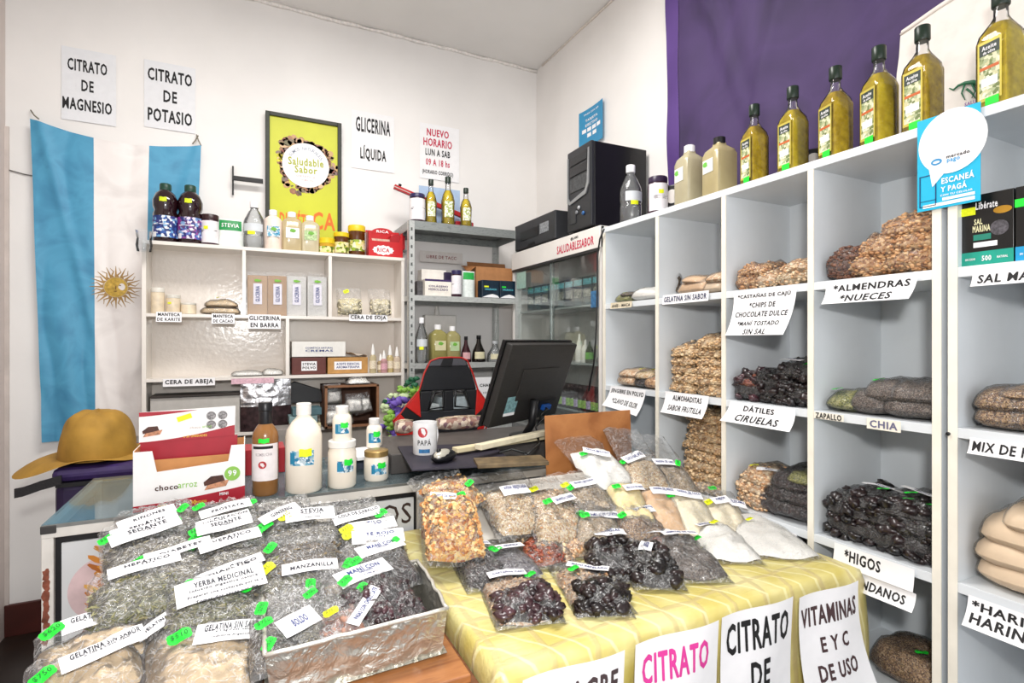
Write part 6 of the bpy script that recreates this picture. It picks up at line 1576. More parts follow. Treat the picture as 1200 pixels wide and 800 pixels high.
# ------------------------------------------------------------------ yellow hat on the purple bag, by the flag
def hat_and_bag():
    Yh = 2.45
    L = onY(62, 560, Yh); R = onY(165, 560, Yh); zt = onY(110, 546, Yh).z
    r = thing('purple_suitcase', 'dark purple padded bag with a black strap behind the left end of the counter', 'bag', ((L.x + R.x) / 2, Yh, 0))
    W = R.x - L.x
    pur = mat('#2c1c44', .5, var=.25, scale=12, bump=.3, bscale=30)
    MB().box(-W / 2, W / 2, -.0, .5, .30, zt - .05).build('body', pur, r, bevel=.03)
    MB().box(-W / 2 - .005, W / 2 + .005, -.01, .51, zt - .05, zt - .0).build('lid', mat('#38265a', .5, var=.2, scale=12, bump=.3, bscale=30), r, bevel=.02)
    MB().box(-W / 2 + .01, W / 2 - .01, -.015, .0, zt - .065, zt - .05).build('zip', BLACK, r)
    MB().box(-W / 2 + .03, W / 2 - .03, .03, .47, .0, .31).build('stand_box', mat('#3b302a', .6, var=.2), r, label='dark box under the bag')
    pts = [onY(x, y, Yh - .05) - V(r.location) for x, y in ((72, 562), (58, 566), (47, 569), (36, 573), (27, 576), (17, 578))]
    b = MB(); n = len(pts)
    vs = []
    for i, q in enumerate(pts):
        h = .016
        vs += [(q.x, q.y - .004, q.z - h), (q.x, q.y - .004, q.z + h), (q.x, q.y + .004, q.z + h), (q.x, q.y + .004, q.z - h)]
    b.add(vs, [(4 * i + k, 4 * i + (k + 1) % 4, 4 * i + 4 + (k + 1) % 4, 4 * i + 4 + k) for i in range(n - 1) for k in range(4)] + [(0, 3, 2, 1), tuple(4 * (n - 1) + k for k in range(4))])
    b.build('strap', mat('#1c1a1c', .6, var=.1, bump=.3, bscale=150), r)
    # hat: crown dome with a flared brim drooping to the left
    hc_ = onY(118, 545, Yh + .18); a = onY(70, 540, Yh + .18).x; c2 = onY(160, 540, Yh + .18).x
    h = onY(118, 484, Yh + .18).z - zt
    t = thing('yellow_hat', 'mustard-yellow cloth hat resting on the dark purple bag', 'hat', ((a + c2) / 2, Yh + .18, zt + .002))
    rx = (c2 - a) / 2; cloth_ = mat('#a67e30', .75, var=.12, scale=14, bump=.35, bscale=35)
    o = V((3, 1, 2))
    def crown(u, v):
        th = 2 * pi * u; ph = v * pi / 2
        q = (cos(ph)) ** .55
        x, y = rx * q * cos(th), .17 * q * sin(th); z = h * sin(ph) ** .9 * (1 - .1 * cos(th) * (1 - v))
        k = 1 + .06 * noise.noise(V((cos(th) * 2, sin(th) * 2, v * 3)) + o)
        return (x * k, y * k, z * k + .01)
    MB().grid(crown, 40, 16).build('crown', cloth_, t, smooth=True)
    def brim(u, v):
        th = 2 * pi * u; e = .045 + .09 * max(0, -cos(th)) ** 2
        x = (rx + e * v) * cos(th) ; y = (.17 + e * v * .7) * sin(th)
        z = .012 + .012 * sin(th * 3) * v - .05 * v * v * max(0, -cos(th)) ** 2 + .02 * v * (1 - v)
        return (x, y, z)
    MB().grid(brim, 48, 6).build('brim', cloth_, t, smooth=True)
hat_and_bag()
# ------------------------------------------------------------------ goods on the left display cabinet
def at_left(px, z, Y=3.19): q = onY(px, 400, Y); return V((q.x, Y, z))
OIL = mat('#f7d02e', .06, var=.22, scale=45, bump=.5, bscale=70, trans=.25, ior=1.2, spec=.5)
OILD = mat('#eec226', .06, var=.28, scale=45, bump=.5, bscale=70, trans=.3, ior=1.2)
DKG = mat('#16281c', .35)
PLW = mat('#ecebe8', .35, var=.02)
Z0, Z1, Z2, Z3 = LZ[0] + .001, LZ[1] + .001, LZ[2] + .001, .931

juice = mat('#230c12', .1, var=.05, coat=.5)
for px, lab, cols in ((194, 'dark juice bottle with a blue label, left one of the pair', ['#1d2f6e', '#2f57a0', '#6fa5d0', '#dfe6f0', '#22376f', '#3c3f80']),
                      (223, 'dark juice bottle with a blue and magenta label, right one of the pair', ['#2b2f6e', '#4a5aa8', '#8a4a90', '#dfd6e6', '#5a3a70', '#7fa5d0'])):
    p = at_left(px, Z0); s = sz(1, p.x, p.y)
    r = bottle('juice_bottle', lab, p, [(11.5 * s, 0), (12.7 * s, 2 * s), (12.7 * s, 34 * s), (11.2 * s, 38 * s), (12.7 * s, 43 * s), (13 * s, 50 * s), (10 * s, 58 * s), (6 * s, 62 * s)], juice,
               [(5.5 * s, 60 * s), (6 * s, 61 * s), (6 * s, 69 * s), (5.2 * s, 70 * s)], mat('#1c4234', .4))
    lo = lab_patch(MB(), 12.7 * s, 6 * s, 31 * s, -pi, 0, 20).build('label', grain(cols, 90, .03, .5), r, smooth=True)
    wrap_text(lo, 'uva', 12.7 * s, 19 * s, FACE - .15, 18 * s, 7 * s, PAPER, up=True)
    if px > 200: lab_patch(MB(), 12.7 * s, 16 * s, 31 * s, -pi, -pi * .75, 6, off=.001).build('magenta_panel', mat('#8a2a86', .5), lo, smooth=True)
    lab_patch(MB(), 12.7 * s, 6.5 * s, 12 * s, FACE - .95, FACE - .5, 4, off=.0012).build('small_panel', PAPER, lo)
    lab_patch(MB(), 13 * s, 47 * s, 52 * s, FACE - .2, FACE + .35, 5, off=.002, wob=.001).build('price_sticker', mat('#cfe01a', .5), r)

def jar_px(label, px, w, h, loc, bodym, lidm, lidfrac=.2, name='jar', cat='jar', labm=None, lz=(.1, .7), txt=None, stick=None, neck=.9, group=None, span=2.6, inkm=INK, up=True):
    s = sz(1, loc.x, loc.y); R = w * s / 2; H = h * s
    r = thing(name, label, cat, loc, 0, group)
    hb = H * (1 - lidfrac)
    MB().lathe([(R * .92, 0), (R, H * .04), (R, hb * .93), (R * neck, hb)], 22).build('body', bodym, r, smooth=True, auto=True)
    MB().lathe([(R * neck, hb), (R * neck * 1.06, hb + .001), (R * neck * 1.06, H * .98), (R * neck, H)], 20).build('lid', lidm, r, smooth=True, auto=True)
    if labm:
        lo = lab_patch(MB(), R, hb * lz[0], hb * lz[1], FACE - span / 2, FACE + span / 2).build('label', labm, r, smooth=True)
        if txt: wrap_text(lo, txt, R, hb * (lz[0] + lz[1]) / 2, FACE + .1, (hb * (lz[1] - lz[0]) * .8 if up else R * 1.4), (R * .4 if up else hb * .14), inkm, up=up)
    if stick: lab_patch(MB(), R, hb * .62, hb * .74, FACE - .5, FACE, 5, off=.002, wob=.001).build('price_sticker', stick, r)
    return r

jar_px('white-labelled supplement jar with a dark lid beside the juice bottles', 246, 19, 37, at_left(246, Z0), mat('#3a1c2c', .3), mat('#33191c', .35), .17, 'supplement_jar', labm=mat('#e9e4e6', .5), lz=(.12, .95), txt='VIT C', stick=LIME, neck=.93, span=3)
# green sweetener pouch
def pouch(label, px, w, h, loc, basem, bandm, band=(.6, .95), name='pouch', txt=None, group=None, rz=0):
    s = sz(1, loc.x, loc.y); W, H = w * s, h * s
    r = thing(name, label, 'pouch', loc, rz, group)
    def f(u, v): return ((u - .5) * W * (1 - .05 * v), -(.022 * (1 - v) ** .6 + .002) * (1 - abs(2 * u - 1) ** 3) , H * v)
    MB().grid(f, 14, 14).grid(lambda u, v: (f(1 - u, v)[0], -f(u, v)[1] * .6, f(u, v)[2]), 14, 14).build('pack', basem, r, smooth=True)
    if bandm: MB().grid(lambda u, v: (lambda q: (q[0] * .97, q[1] - .0012, q[2]))(f(.04 + .92 * u, band[0] + (band[1] - band[0]) * v)), 12, 4).build('print_band', bandm, r, smooth=True)
    if txt:
        vs, fs = text_geo(txt, True)
        MB().add([(lambda q: (q[0], q[1] - .003, q[2]))(f(.5 + x * .7, (band[0] + band[1]) / 2 + y * .14)) for x, y in vs], fs).build('lettering', PAPER, r)
    return r
pouch('white sweetener box with a green band beside the supplement jar', 270, 27, 34, at_left(270, Z0), mat('#e4eae4', .3, var=.08, scale=60), mat('#1f8f4a', .4, var=.1, scale=80), txt='STEVIA')
PETL = film(.10, 1.8, .05, (.90, .92, .93), bump=.25, bscale=60)
def water_bottle(label, p, w, h, name='water_bottle'):
    s = sz(1, p.x, p.y); R = w * s / 2; H = h * s
    prof = [(R * .85, 0), (R, H * .04), (R, H * .30), (R * .94, H * .33), (R, H * .36), (R, H * .56), (R * .93, H * .62), (R * .55, H * .78), (R * .35, H * .84), (R * .35, H * .88)]
    r = bottle(name, label, p, prof, PETL, [(R * .36, H * .87), (R * .42, H * .875), (R * .42, H * .99), (R * .38, H)], PAPER)
    lab_patch(MB(), R, H * .36, H * .52, FACE - 1.0, FACE + 1.0, off=.001).build('label', mat('#d5dade', .4, var=.05), r, smooth=True)
    lab_patch(MB(), R, H * .29, H * .36, FACE - .5, FACE + .2, off=.002).build('price_sticker', LIME, r)
    return r
water_bottle('clear bottle with a lime sticker on the cabinet top left of the poster', at_left(298, Z0), 23, 56)

def jug(label, px, w, h, loc, m, labm, name='glycerine_bottle', capm=PAPER, group=None, sq=.5, shoulder=.72, stick=None):
    s = sz(1, loc.x, loc.y); R = w * s / 2; H = h * s
    r = bottle(name, label, loc, [(R * .9, 0), (R, H * .03), (R, H * shoulder), (R * .8, H * (shoulder + .07)), (R * .38, H * (shoulder + .14)), (R * .34, H * .88)], m,
               [(R * .36, H * .865), (R * .42, H * .87), (R * .42, H * .99), (R * .36, H)], capm, sq=sq, group=group)
    if labm:
        lo = MB().grid(lambda u, v: ((u - .5) * R * 1.3, -R * 1.012 - .0012, H * (.32 + .25 * v)), 4, 4).build('label', labm, r)
        MB().blob((0, -R * 1.012 - .002, H * .5), R * .3, .0006, H * .045, 2, .5).build('green_leaf_print', mat('#6fae3e', .5), lo)
    return r
jug('opaque white bottle with a blue label on the cabinet top', 320, 21, 48, at_left(320, Z0), mat('#f0ddd0', .35), CARD_BLUE, 'milk_bottle', sq=0)
YEL = mat('#d5c298', .15, var=.03, trans=.25); YEL2 = mat('#dbcfae', .15, var=.03, trans=.25)
jug('tan translucent glycerine bottle with a white label, middle of the three white-capped bottles', 342, 22, 47, at_left(342, Z0), YEL, PAPER)
jug('paler glycerine bottle at the right of the three white-capped bottles', 363, 21, 44, at_left(363, Z0), YEL2, mat('#b8cf9a', .5, var=.3, scale=80))
honl = grain(['#8fa832', '#d9cf6a', '#ece8c9', '#5a6a1c', '#e2d898'], 70, .03, .5)
HON = mat('#5a3210', .15, var=.1, coat=.3)
jar_px('low honey jar with a yellow lid, smallest of the three', 383, 17, 18, at_left(383, Z0, 3.16), mat('#c99a2a', .2), mat('#e6c51e', .4), .36, 'honey_jar', labm=honl, neck=.98)
jar_px('honey jar with a yellow lid and pear-green label, the middle one', 400, 17, 26, at_left(400, Z0, 3.17), HON, mat('#e6c51e', .4), .2, 'honey_jar', labm=honl, neck=.98)
jar_px('tallest dark honey jar with a yellow lid', 418, 19, 36, at_left(418, Z0), HON, mat('#e6c51e', .4), .2, 'honey_jar', labm=honl, lz=(.2, .65), neck=.98)

# red snack display carton
def red_box():
    a = onY(432, 400, 3.13); c = onY(472, 400, 3.13); W = c.x - a.x; s = sz(1, a.x, 3.13); H = 34 * s
    r = thing('snack_box', 'bright red open snack carton with a scalloped white emblem', 'box', (a.x, 3.13, Z0))
    red = mat('#c01f24', .35, var=.04); M = frame((0, 0, 0), (1, 0, 0), (0, 0, 1))
    MB().prism([(0, 0), (W, 0), (W * .98, H * .9), (W * .9, H * .55), (W * .1, H * .55), (W * .02, H * .9)], 0, .002, M=M).build('front_wall', red, r)
    MB().box(0, .002, 0, .09, 0, H * .9).box(W - .002, W, 0, .09, 0, H * .9).build('side_wall', red, r)
    MB().box(0, W, .088, .09, 0, H).build('back_wall', red, r)
    MB().box(.004, W - .004, .03, .06, .0, H * .66).build('snack_packs', mat('#d9b6a2', .4, var=.2, scale=60), r)
    n = 40; pl = [(W * .42 + W * .3 * cos(2 * pi * i / n) * (1 + .07 * cos(12 * 2 * pi * i / n)), H * .24 + H * .16 * sin(2 * pi * i / n) * (1 + .1 * cos(12 * 2 * pi * i / n))) for i in range(n)]
    MB().prism(pl, .002, .0026, M=M).build('emblem', PAPER, r)
    letters(r, [('RICA', W * .42, H * .24, W * .36, H * .14)], mat('#c01f24', .4, var=0), off=.003).matrix_basis = M
    n2 = [(W * .5 + W * .34 * cos(pi * i / 16), H * .92 + H * .2 * sin(pi * i / 16)) for i in range(17)]
    MB().prism(n2, -.088, -.0865, M=M).build('header_card', red, r)
    letters(r, [('RICA', W * .5, H * .99, W * .36, H * .09)], PAPER, off=-.086).matrix_basis = M
red_box()
p = at_left(466, Z0 + .055, 3.17)
r = thing('tape_dispenser', 'red plastic tape dispenser with grey metal end on top of the snack carton corner', 'dispenser', p)
s = sz(1, p.x, p.y)
MB().box(-9 * s, 8 * s, -.02, .05, 0, 17 * s).build('body', mat('#c4202a', .35), r, bevel=.008)
MB().lathe([(8 * s, -.025), (8 * s, .055)], 20, M=Matrix.Translation((-2 * s, 0, 9 * s)) @ Matrix.Rotation(-pi / 2, 4, 'X')).build('roll', mat('#a8181f', .4), r, smooth=True, auto=True)
MB().tube([(6 * s, 0, 15 * s), (14 * s, -.01, 17 * s), (12 * s, -.02, 3 * s), (6 * s, -.02, -3 * s)], .006, 6).build('metal_arm', mat('#8f9190', .35, .6), r, smooth=True)
tag(MB().box(-.018, .018, -.02, .02, 0, .055 - .001).build('cardboard_block', mat('#b01d22', .5), M=Matrix.Translation((p.x, p.y, Z0))), 'small red block under the tape dispenser', 'box')

# first shelf
JG = film(.15, 1.0, .1, (.93, .92, .88), bump=.1)
for px, w, h, lab in ((185, 14, 30, 'tall clear-sided jar of shea butter at the left end of the shelf'), (203, 15, 22, 'medium pale jar with a lime sticker on the first shelf'), (221, 16, 13, 'low pale jar beside the shea butter jars')):
    jar_px(lab, px, w, h, at_left(px, Z1, 3.15), mat('#e3d3b8', .35, var=.08, scale=40), mat('#dcd8ce', .3), .18, 'butter_jar', stick=LIME if px == 203 else None, neck=.95)
for i, (px, z, w, lab) in enumerate(((258, 0, .19, 'lower gold-tan bag of cocoa butter on the first shelf'), (259, .035, .16, 'upper gold-tan bag of cocoa butter stacked on the first shelf'))):
    p = at_left(px, Z1 + z, 3.11)
    bag('butter_bag', lab, 'bag', Matrix.Translation(p) @ frame((0, 0, 0), (1, 0, 0), (0, 1, 0)), w, .12, .028, mat('#dcc096', .4, var=.15, scale=40), fill=.95, under=.45, seed=300 + i, wr=1.2, res=(14, 14), stick=(-.01, .03, 0, LIME) if i else None)
for i, (px, lab, c) in enumerate(((302, 'tan glycerine soap pack, leftmost of the four', '#c9a27a'), (325, 'tan glycerine soap pack, second of the four', '#c39a70'), (347, 'white glycerine soap pack, third of the four', '#eeebe6'), (371, 'white glycerine soap pack, rightmost of the four', '#eceae6'))):
    p = at_left(px, Z1, 3.17); s = sz(1, p.x, p.y); w, h = 22 * s / 2 * .98, 50 * s
    r = thing('soap_pack', lab, 'soap', p, .02 * (i - 1), 'glycerine soap packs')
    MB().box(-w, w, -.028, .028, 0, h * .93).build('soap_bar', mat(c, .35, var=.06, scale=12), r, bevel=.004)
    MB().grid(lambda u, v: ((u * 2 - 1) * w * 1.04, -.031 - .001 * noise.noise(V((u * 7, v * 12, i))), h * v * 1.02), 10, 16).grid(lambda u, v: ((1 - 2 * u) * w * 1.0, .0, h * (.93 + .07 * v)), 6, 2).build('plastic_film', FILMS, r, smooth=True)
    M = frame((0, -.0335, h * .5), (1, 0, 0), (.06 * (i == 1), 0, 1))
    MB().box(-w * .42, w * .42, -h * .24, h * .24, 0, .0006).build('label', mat('#dddbe6', .5), r, M=M)
    l = letters(r, [('GLICERINA', 0, 0, h * .36, w * .4, pi / 2)], BLUEINK, off=.001); l.matrix_basis = M
    MB().blob((0, 0, 0), w * .35, h * .03, .0008, 2, .3).build('green_leaf_print', mat('#78b83e', .5), r, M=M @ Matrix.Translation((0, h * .31, 0)))
for i, (px, w, lab, c) in enumerate(((410, .14, 'bag of yellowish soy wax flakes with a lime sticker', 'cream'), (446, .13, 'bag of white soy wax, right end of the first shelf', 'cream'))):
    p = at_left(px, Z1 + .005, 3.12)
    bag('wax_bag', lab, 'bag', frame(p, (1, 0, 0), (0, .30, 1)), w, .165, .05, G['cream'] if i else mat('#e8dcae', .5, var=.08, scale=50), fill=.6, seed=310 + i, wr=1.6, stick=(-.02, .135, .3, LIME, 1.1) if i == 0 else None, chunks=('flake', 150, .008, pieces(['#f0e6c6', '#e8dcb4', '#f6f0dc'])))
# second shelf
def carton(name, label, px0, px1, z, h, m, Y=3.14, D=.1, open_=False, txt=None, tm=PAPER, ink=BLUEINK, tf=(.7, .5), rz=0):
    a = onY(px0, 400, Y); c = onY(px1, 400, Y); W = c.x - a.x; H = h * sz(1, a.x, Y)
    r = thing(name, label, 'box', (a.x, Y, z), rz)
    if open_:
        b = MB().box(0, W, 0, .003, 0, H).box(0, W, D - .003, D, 0, H).box(0, .003, .003, D - .003, 0, H).box(W - .003, W, .003, D - .003, 0, H).box(0, W, 0, D, 0, .003)
        b.build('carton', m, r)
    else: MB().box(0, W, 0, D, 0, H).build('carton', m, r, bevel=.002)
    if txt:
        tx = txt if isinstance(txt, list) else [txt]
        M = frame((W * .5, -.0005, H * .5), (1, 0, 0), (0, 0, 1))
        lo = MB().box(-W * tf[0] / 2, W * tf[0] / 2, -H * tf[1] / 2, H * tf[1] / 2, 0, .0008).build('label', tm, r, M=M)
        for i, t_ in enumerate(tx):
            n = len(tx); letters(lo, [(t_, 0, H * tf[1] * (.5 - (i + .5) / n) * .8, W * tf[0] * .85, H * tf[1] / n * .55)], ink, off=.0012)
    return r, W, H
carton('cardboard_box', 'dark red-brown carton with a white label under the white box', 342, 382, Z2, 20, mat('#5e2a22', .5, var=.1), txt=['STEVIA', 'POLVO'], tf=(.45, .55), ink=INK, D=.13)
carton('cardboard_box', 'tan carton with a wide blue-lettered label on the second shelf', 384, 431, Z2, 19, mat('#b98a4e', .6, var=.1), txt=['ACEITE ESENCIAL', 'AROMATERAPIA'], tf=(.68, .5), D=.13)
carton('cardboard_box', 'long white box with blue lettering lying across the two cartons', 342, 405, Z2 + .0965, 18, mat('#e6e4de', .4, var=.03), txt=['COSMÉTICA NATURAL', 'CREMAS'], tf=(.6, .5), tm=mat('#e6e4de', .4, var=.03), D=.12)
p = at_left(417, Z2 + .093, 3.2)
tag(MB().grid(lambda u, v: ((u - .5) * .11, (v - .5) * .1, .02 * (1 - u) + .006 * sin(u * 9 + v * 7) + .004), 10, 8).build('crumpled_paper', mat('#c9bdb0', .6, var=.1), M=Matrix.Translation(p), smooth=True), 'crumpled brown-grey paper on the tan carton', 'paper')
for i, (px, lab, c, h) in enumerate(((437, 'amber-clear dropper bottle, leftmost and set apart, on the second shelf', '#d8c8a0', 34), (446, 'very small dropper bottle second from the left', '#c9b088', 22), (450, 'pink-labelled dropper bottle in the group of four', '#d9a8a8', 26), (457, 'dropper bottle with a tall white nozzle in the group of four', '#dcc890', 32), (465, 'rightmost dropper bottle beside the cabinet side', '#e0cdb8', 30))):
    p = at_left(px, Z2, 3.13 + .02 * (i % 2)); s = sz(1, p.x, p.y); H = h * s; R = 4.0 * s
    r = bottle('dropper_bottle', lab, p, [(R * .9, 0), (R, H * .03), (R, H * .55), (R * .45, H * .64)], mat(c, .15, trans=.3), [(R * .5, H * .62), (R * .6, H * .63), (R * .45, H * .82), (R * .15, H)], PLW, n=14)
    lab_patch(MB(), R, H * .15, H * .42, FACE - 1.2, FACE + 1.2, 8).build('label', mat('#e6d9c0' if i != 2 else '#dca8b4', .5, var=.2, scale=200), r, smooth=True)
p = at_left(287, Z2 - .01, 3.12)
bag('tissue_pack', 'flat white pack lying at the right of the lower-left shelf', 'bag', Matrix.Translation(at_left(290, Z2, 3.11)) @ frame((0, 0, 0), (1, 0, 0), (0, 1, 0)), .16, .12, .018, G['white'], fill=.95, under=.3, seed=320, res=(12, 12))
bag('tissue_pack', 'smaller white pack beside the first, next to the divider', 'bag', Matrix.Translation(at_left(320, Z2, 3.11)) @ frame((0, 0, 0), (1, 0, 0), (0, 1, 0)), .11, .12, .024, G['white'], fill=.95, under=.3, seed=321, res=(12, 12))
# bottom shelf
carton('storage_box', 'grey-white box with blue lettering and a dark lid on the lowest cabinet shelf', 176, 281, Z3, 46, mat('#bcb8b2', .45, var=.05), Y=3.12, D=.15, txt=['COLORANTES LIPOSOLUBLES', 'PARA JABÓN'], tf=(.8, .36), tm=mat('#c4c0ba', .45, var=.03))
q = onY(176, 400, 3.11); q2 = onY(281, 400, 3.11)
tag(MB().box(q.x, q2.x, 3.11, 3.27, Z3 + 46 * sz(1, q.x, 3.12) + .0005, Z3 + 46 * sz(1, q.x, 3.12) + .012).build('dark_folder', mat('#2a211c', .5), bevel=.002), 'thin dark folder lying on the lettered grey box', 'folder')
p = at_left(312, Z3, 3.12)
r = thing('foil_pouch', 'shiny silver foil pouch with dark lower half on the lowest shelf', 'pouch', p)
s = sz(1, p.x, p.y)
MB().grid(lambda u, v: ((u - .5) * 54 * s, -.02 * (1 - abs(2 * u - 1) ** 2) * (1 - v * .7) - .006 * noise.noise(V((u * 9, v * 9, 1))), 62 * s * (.45 + .55 * v)), 24, 16).build('foil', mat('#c9c9cc', .25, .9, var=.1, bump=.9, bscale=60), r, smooth=True)
MB().grid(lambda u, v: ((u - .5) * 54 * s, -.024 * (1 - abs(2 * u - 1) ** 2) - .003, 62 * s * .46 * v), 16, 8).build('clear_window', mat('#3a2a2c', .25, var=.4, scale=40), r, smooth=True)
# clutter: open brown carton with plastic bags, notebooks, dark pouch
r, W, H = carton('open_carton', 'open brown carton full of clear bags behind the small bottles', 381, 444, Z3, 50, mat('#5d3a26', .6, var=.15), Y=3.02, D=.22, open_=True)
for m_ in [o for o in r.children]: bpy.data.objects.remove(m_)
cm = mat('#5d3a26', .6, var=.15); fr_ = mat('#8a6042', .6, var=.1)
MB().box(0, W, .02, .22, 0, .004).box(0, W, .02, .22, H - .004, H).box(0, .004, .02, .22, 0, H).box(W - .004, W, .02, .22, 0, H).box(0, W, .216, .22, 0, H).build('carton', cm, r)
MB().box(-.001, .012, .0, .021, -.0, H).box(W - .012, W + .001, .0, .021, 0, H).box(0, W, .0, .021, H - .010, H + .001).box(0, W, 0, .021, 0, .012).build('front_rim', fr_, r)
for i in range(5):
    bag('clear_bag', ['crumpled clear bag low in the open brown carton', 'clear bag with greenish contents in the open brown carton', 'crumpled clear bag at the right in the open brown carton', 'clear bag pushed to the top of the open brown carton', 'white crumpled bag spilling from the open carton'][i], 'bag',
        frame(V((r.location.x + .05 + .055 * (i % 4), 3.03 + .012 * i, Z3 + .015 + .055 * (i // 2))), (1, .1 * (i - 2), .2 * (i % 2)), (0, .2, 1)), .10, .11, .045, G['white'] if i != 1 else mat('#c9cf86', .5, var=.2, scale=60), fill=.7, seed=330 + i, wr=2.4, res=(14, 16), fm=HB2)
p = onY(427, 447, 3.05)
bag('clear_bag', 'crumpled white-clear bag lying on top of the open carton', 'bag', Matrix.Translation((p.x - .03, 3.03, Z3 + H + .003)) @ frame((0, 0, 0), (1, 0, 0), (0, 1, 0)), .13, .12, .03, G['white'], fill=.8, seed=340, wr=2.4, res=(14, 14), fm=HB2)
for i, (px0, px1, h, c, lab) in enumerate(((340, 376, 7, '#d8cfa8', 'cream notebook at the bottom of the stack'), (339, 372, 6, '#7f9a9c', 'teal notebook in the middle of the stack'), (343, 377, 8, '#4a6a72', 'dark teal box on top of the notebooks'))):
    a = onY(px0, 400, 3.0); c2 = onY(px1, 400, 3.0)
    tag(MB().box(a.x, c2.x, 3.0, 3.12, Z3 + .001 + i * .040, Z3 + .038 + i * .040).build('notebook', mat(c, .5, var=.1), bevel=.002), lab, 'notebook')
a = onY(334, 400, 3.14); c2 = onY(381, 400, 3.14)
tag(MB().prism([(a.x, Z3 + .13), (c2.x, Z3 + .13), (c2.x - .02, Z3 + .20), (a.x + .05, Z3 + .25), (a.x, Z3 + .22)], -3.20, -3.16, M=Matrix.Rotation(pi / 2, 4, 'X')).build('dark_case', mat('#1c1c1f', .4), bevel=.004), 'dark case leaning behind the notebooks', 'case')
a = onY(300, 400, 2.9); 
tag(MB().box(a.x, a.x + .26, 2.86, 3.0, .0, .97).build('side_drawer_unit', mat('#8e8782', .5, var=.08), bevel=.004), 'grey drawer unit standing below the notebooks', 'drawer unit')
# red snack carton behind the kombucha bottle
carton('snack_box', 'red snack carton showing behind the amber bottle', 282, 334, CZ + .001, 30, mat('#a51d28', .4, var=.06), Y=2.0, D=.12)
cupl = onY(170, 282, YL - .01)
t_ = thing('cut_bottle', 'clear cut plastic cup taped to the left corner of the cabinet top', 'cup', (cupl.x + .0, YL - .035, 1.83))
MB().lathe([(.03, 0), (.035, .03), (.03, .06), (.036, .10)], 14, cap=False).build('cup', PET, t_, smooth=True)

# ------------------------------------------------------------------ goods on the metal rack
RZ = [2.091, 1.666, 1.276]
def at_rack(px, z, Y=3.10): q = onY(px, 400, Y); return V((q.x, Y, z))
jar_px('white-labelled supplement jar on top of the metal rack', 489, 18, 33, at_rack(489, RZ[0], 3.04), mat('#3a1c2c', .3), mat('#2a2450', .35), .14, 'supplement_jar', labm=mat('#e9e6ea', .5), lz=(.08, .95), txt='VIT D', neck=.93, span=3)
for px, h, w, lab in ((505, 52, 14, 'left one of the three slim olive oil bottles on the rack'), (525, 57, 16, 'tallest olive oil bottle, in the middle on the rack'), (546, 46, 14, 'right one of the three slim olive oil bottles on the rack')):
    p = at_rack(px, RZ[0], 3.04); s = sz(1, p.x, p.y); R = w * s / 2; H = h * s
    r = bottle('olive_oil_bottle', lab, p, [(R * .85, 0), (R, H * .04), (R * .9, H * .2), (R, H * .5), (R * .75, H * .64), (R * .38, H * .74), (R * .34, H * .88)], GLASS, [(R * .4, H * .87), (R * .44, H * .875), (R * .44, H * .99), (R * .4, H)], DKG, n=20,
               inner=[(R * .8, .003), (R * .95, H * .045), (R * .85, H * .2), (R * .95, H * .5), (R * .7, H * .64), (R * .34, H * .72)], innerm=OIL)
    lab_patch(MB(), R, H * .15, H * .48, FACE - .7, FACE + .6, off=.001).build('label', grain(['#e6e6d6', '#cfd6a8', '#9aa860', '#f0eee4'], 120, .02, .5), r, smooth=True)
a = onY(491, 217, 3.2); c = onY(539, 222, 3.2)
tag(MB().box(a.x, c.x, 3.2, 3.203, RZ[0], a.z + .0).build('blue_card', mat('#a9c0dc', .4, var=.05)), 'pale blue card standing behind the oil bottles', 'card')
A = onY(462, 218, 3.15); B = onY(550, 256, 3.15); d = B - A
t_ = thing('hand_sealer', 'long red hand tool leaning behind the small oil bottles', 'tool', M=frame(A, d, (0, 0, 1)))
Ld = d.length
MB().box(0, Ld, -.016, .010, -.012, .012).build('arm', mat('#b8272a', .4, var=.1), t_, bevel=.002)
MB().box(.0, Ld * .3, -.008, -.003, .012, .014).build('metal_strip', mat('#c8c4bc', .3, .6), t_)
MB().lathe([(.008, 0), (.010, .012)], 12, M=Matrix.Translation((.03, .012, 0)) @ Matrix.Rotation(-pi / 2, 4, 'X')).build('knob', BLACK, t_, smooth=True)
p = at_rack(541, RZ[0], 3.15)
tag(MB().box(-.05, .07, -.03, .03, 0, .055).build('red_sealer_base', mat('#b5202a', .4), bevel=.006, M=Matrix.Translation(p)), 'red plastic base behind the right oil bottle on the rack', 'tool')
# second tray
def rbox(name, label, px0, px1, zb, h, m, Y=3.03, D=.1, **k): return carton(name, label, px0, px1, zb, h, m, Y=Y, D=D, **k)
PU = mat('#3d2a5c', .4)
r, W, H = rbox('supplement_box', 'front collagen box lettered COLÁGENO HIDROLIZADO on the rack', 498, 529, RZ[1], 20, mat('#ece6dc', .4), Y=3.02, txt=['COLÁGENO', 'HIDROLIZADO'], tf=(.85, .5), tm=mat('#ece6dc', .4), ink=PU, D=.08)
MB().box(0, W, -.0008, 0, H * .88, H).build('purple_band', PU, r)
r, W, H = rbox('supplement_box', 'upper collagen box set back behind the front one', 494, 523, RZ[1], 33, mat('#e9e4dc', .4), Y=3.12, txt=['COLÁGENO'], tf=(.8, .2), tm=mat('#ece6dc', .4), ink=PU, D=.08)
r, W, H = rbox('supplement_box', 'dark purple box beside the upper collagen box', 521, 540, RZ[1], 30, mat('#2d2440', .4), Y=3.10, D=.07)
r, W, H = rbox('paper_box', 'row of small dark and white boxes at the left of the rack tray', 489, 498, RZ[1], 18, mat('#5c5a5c', .5, var=.3, scale=60), Y=3.06, D=.12)
a = onY(492, 297, 3.29); c = onY(542, 306, 3.29)
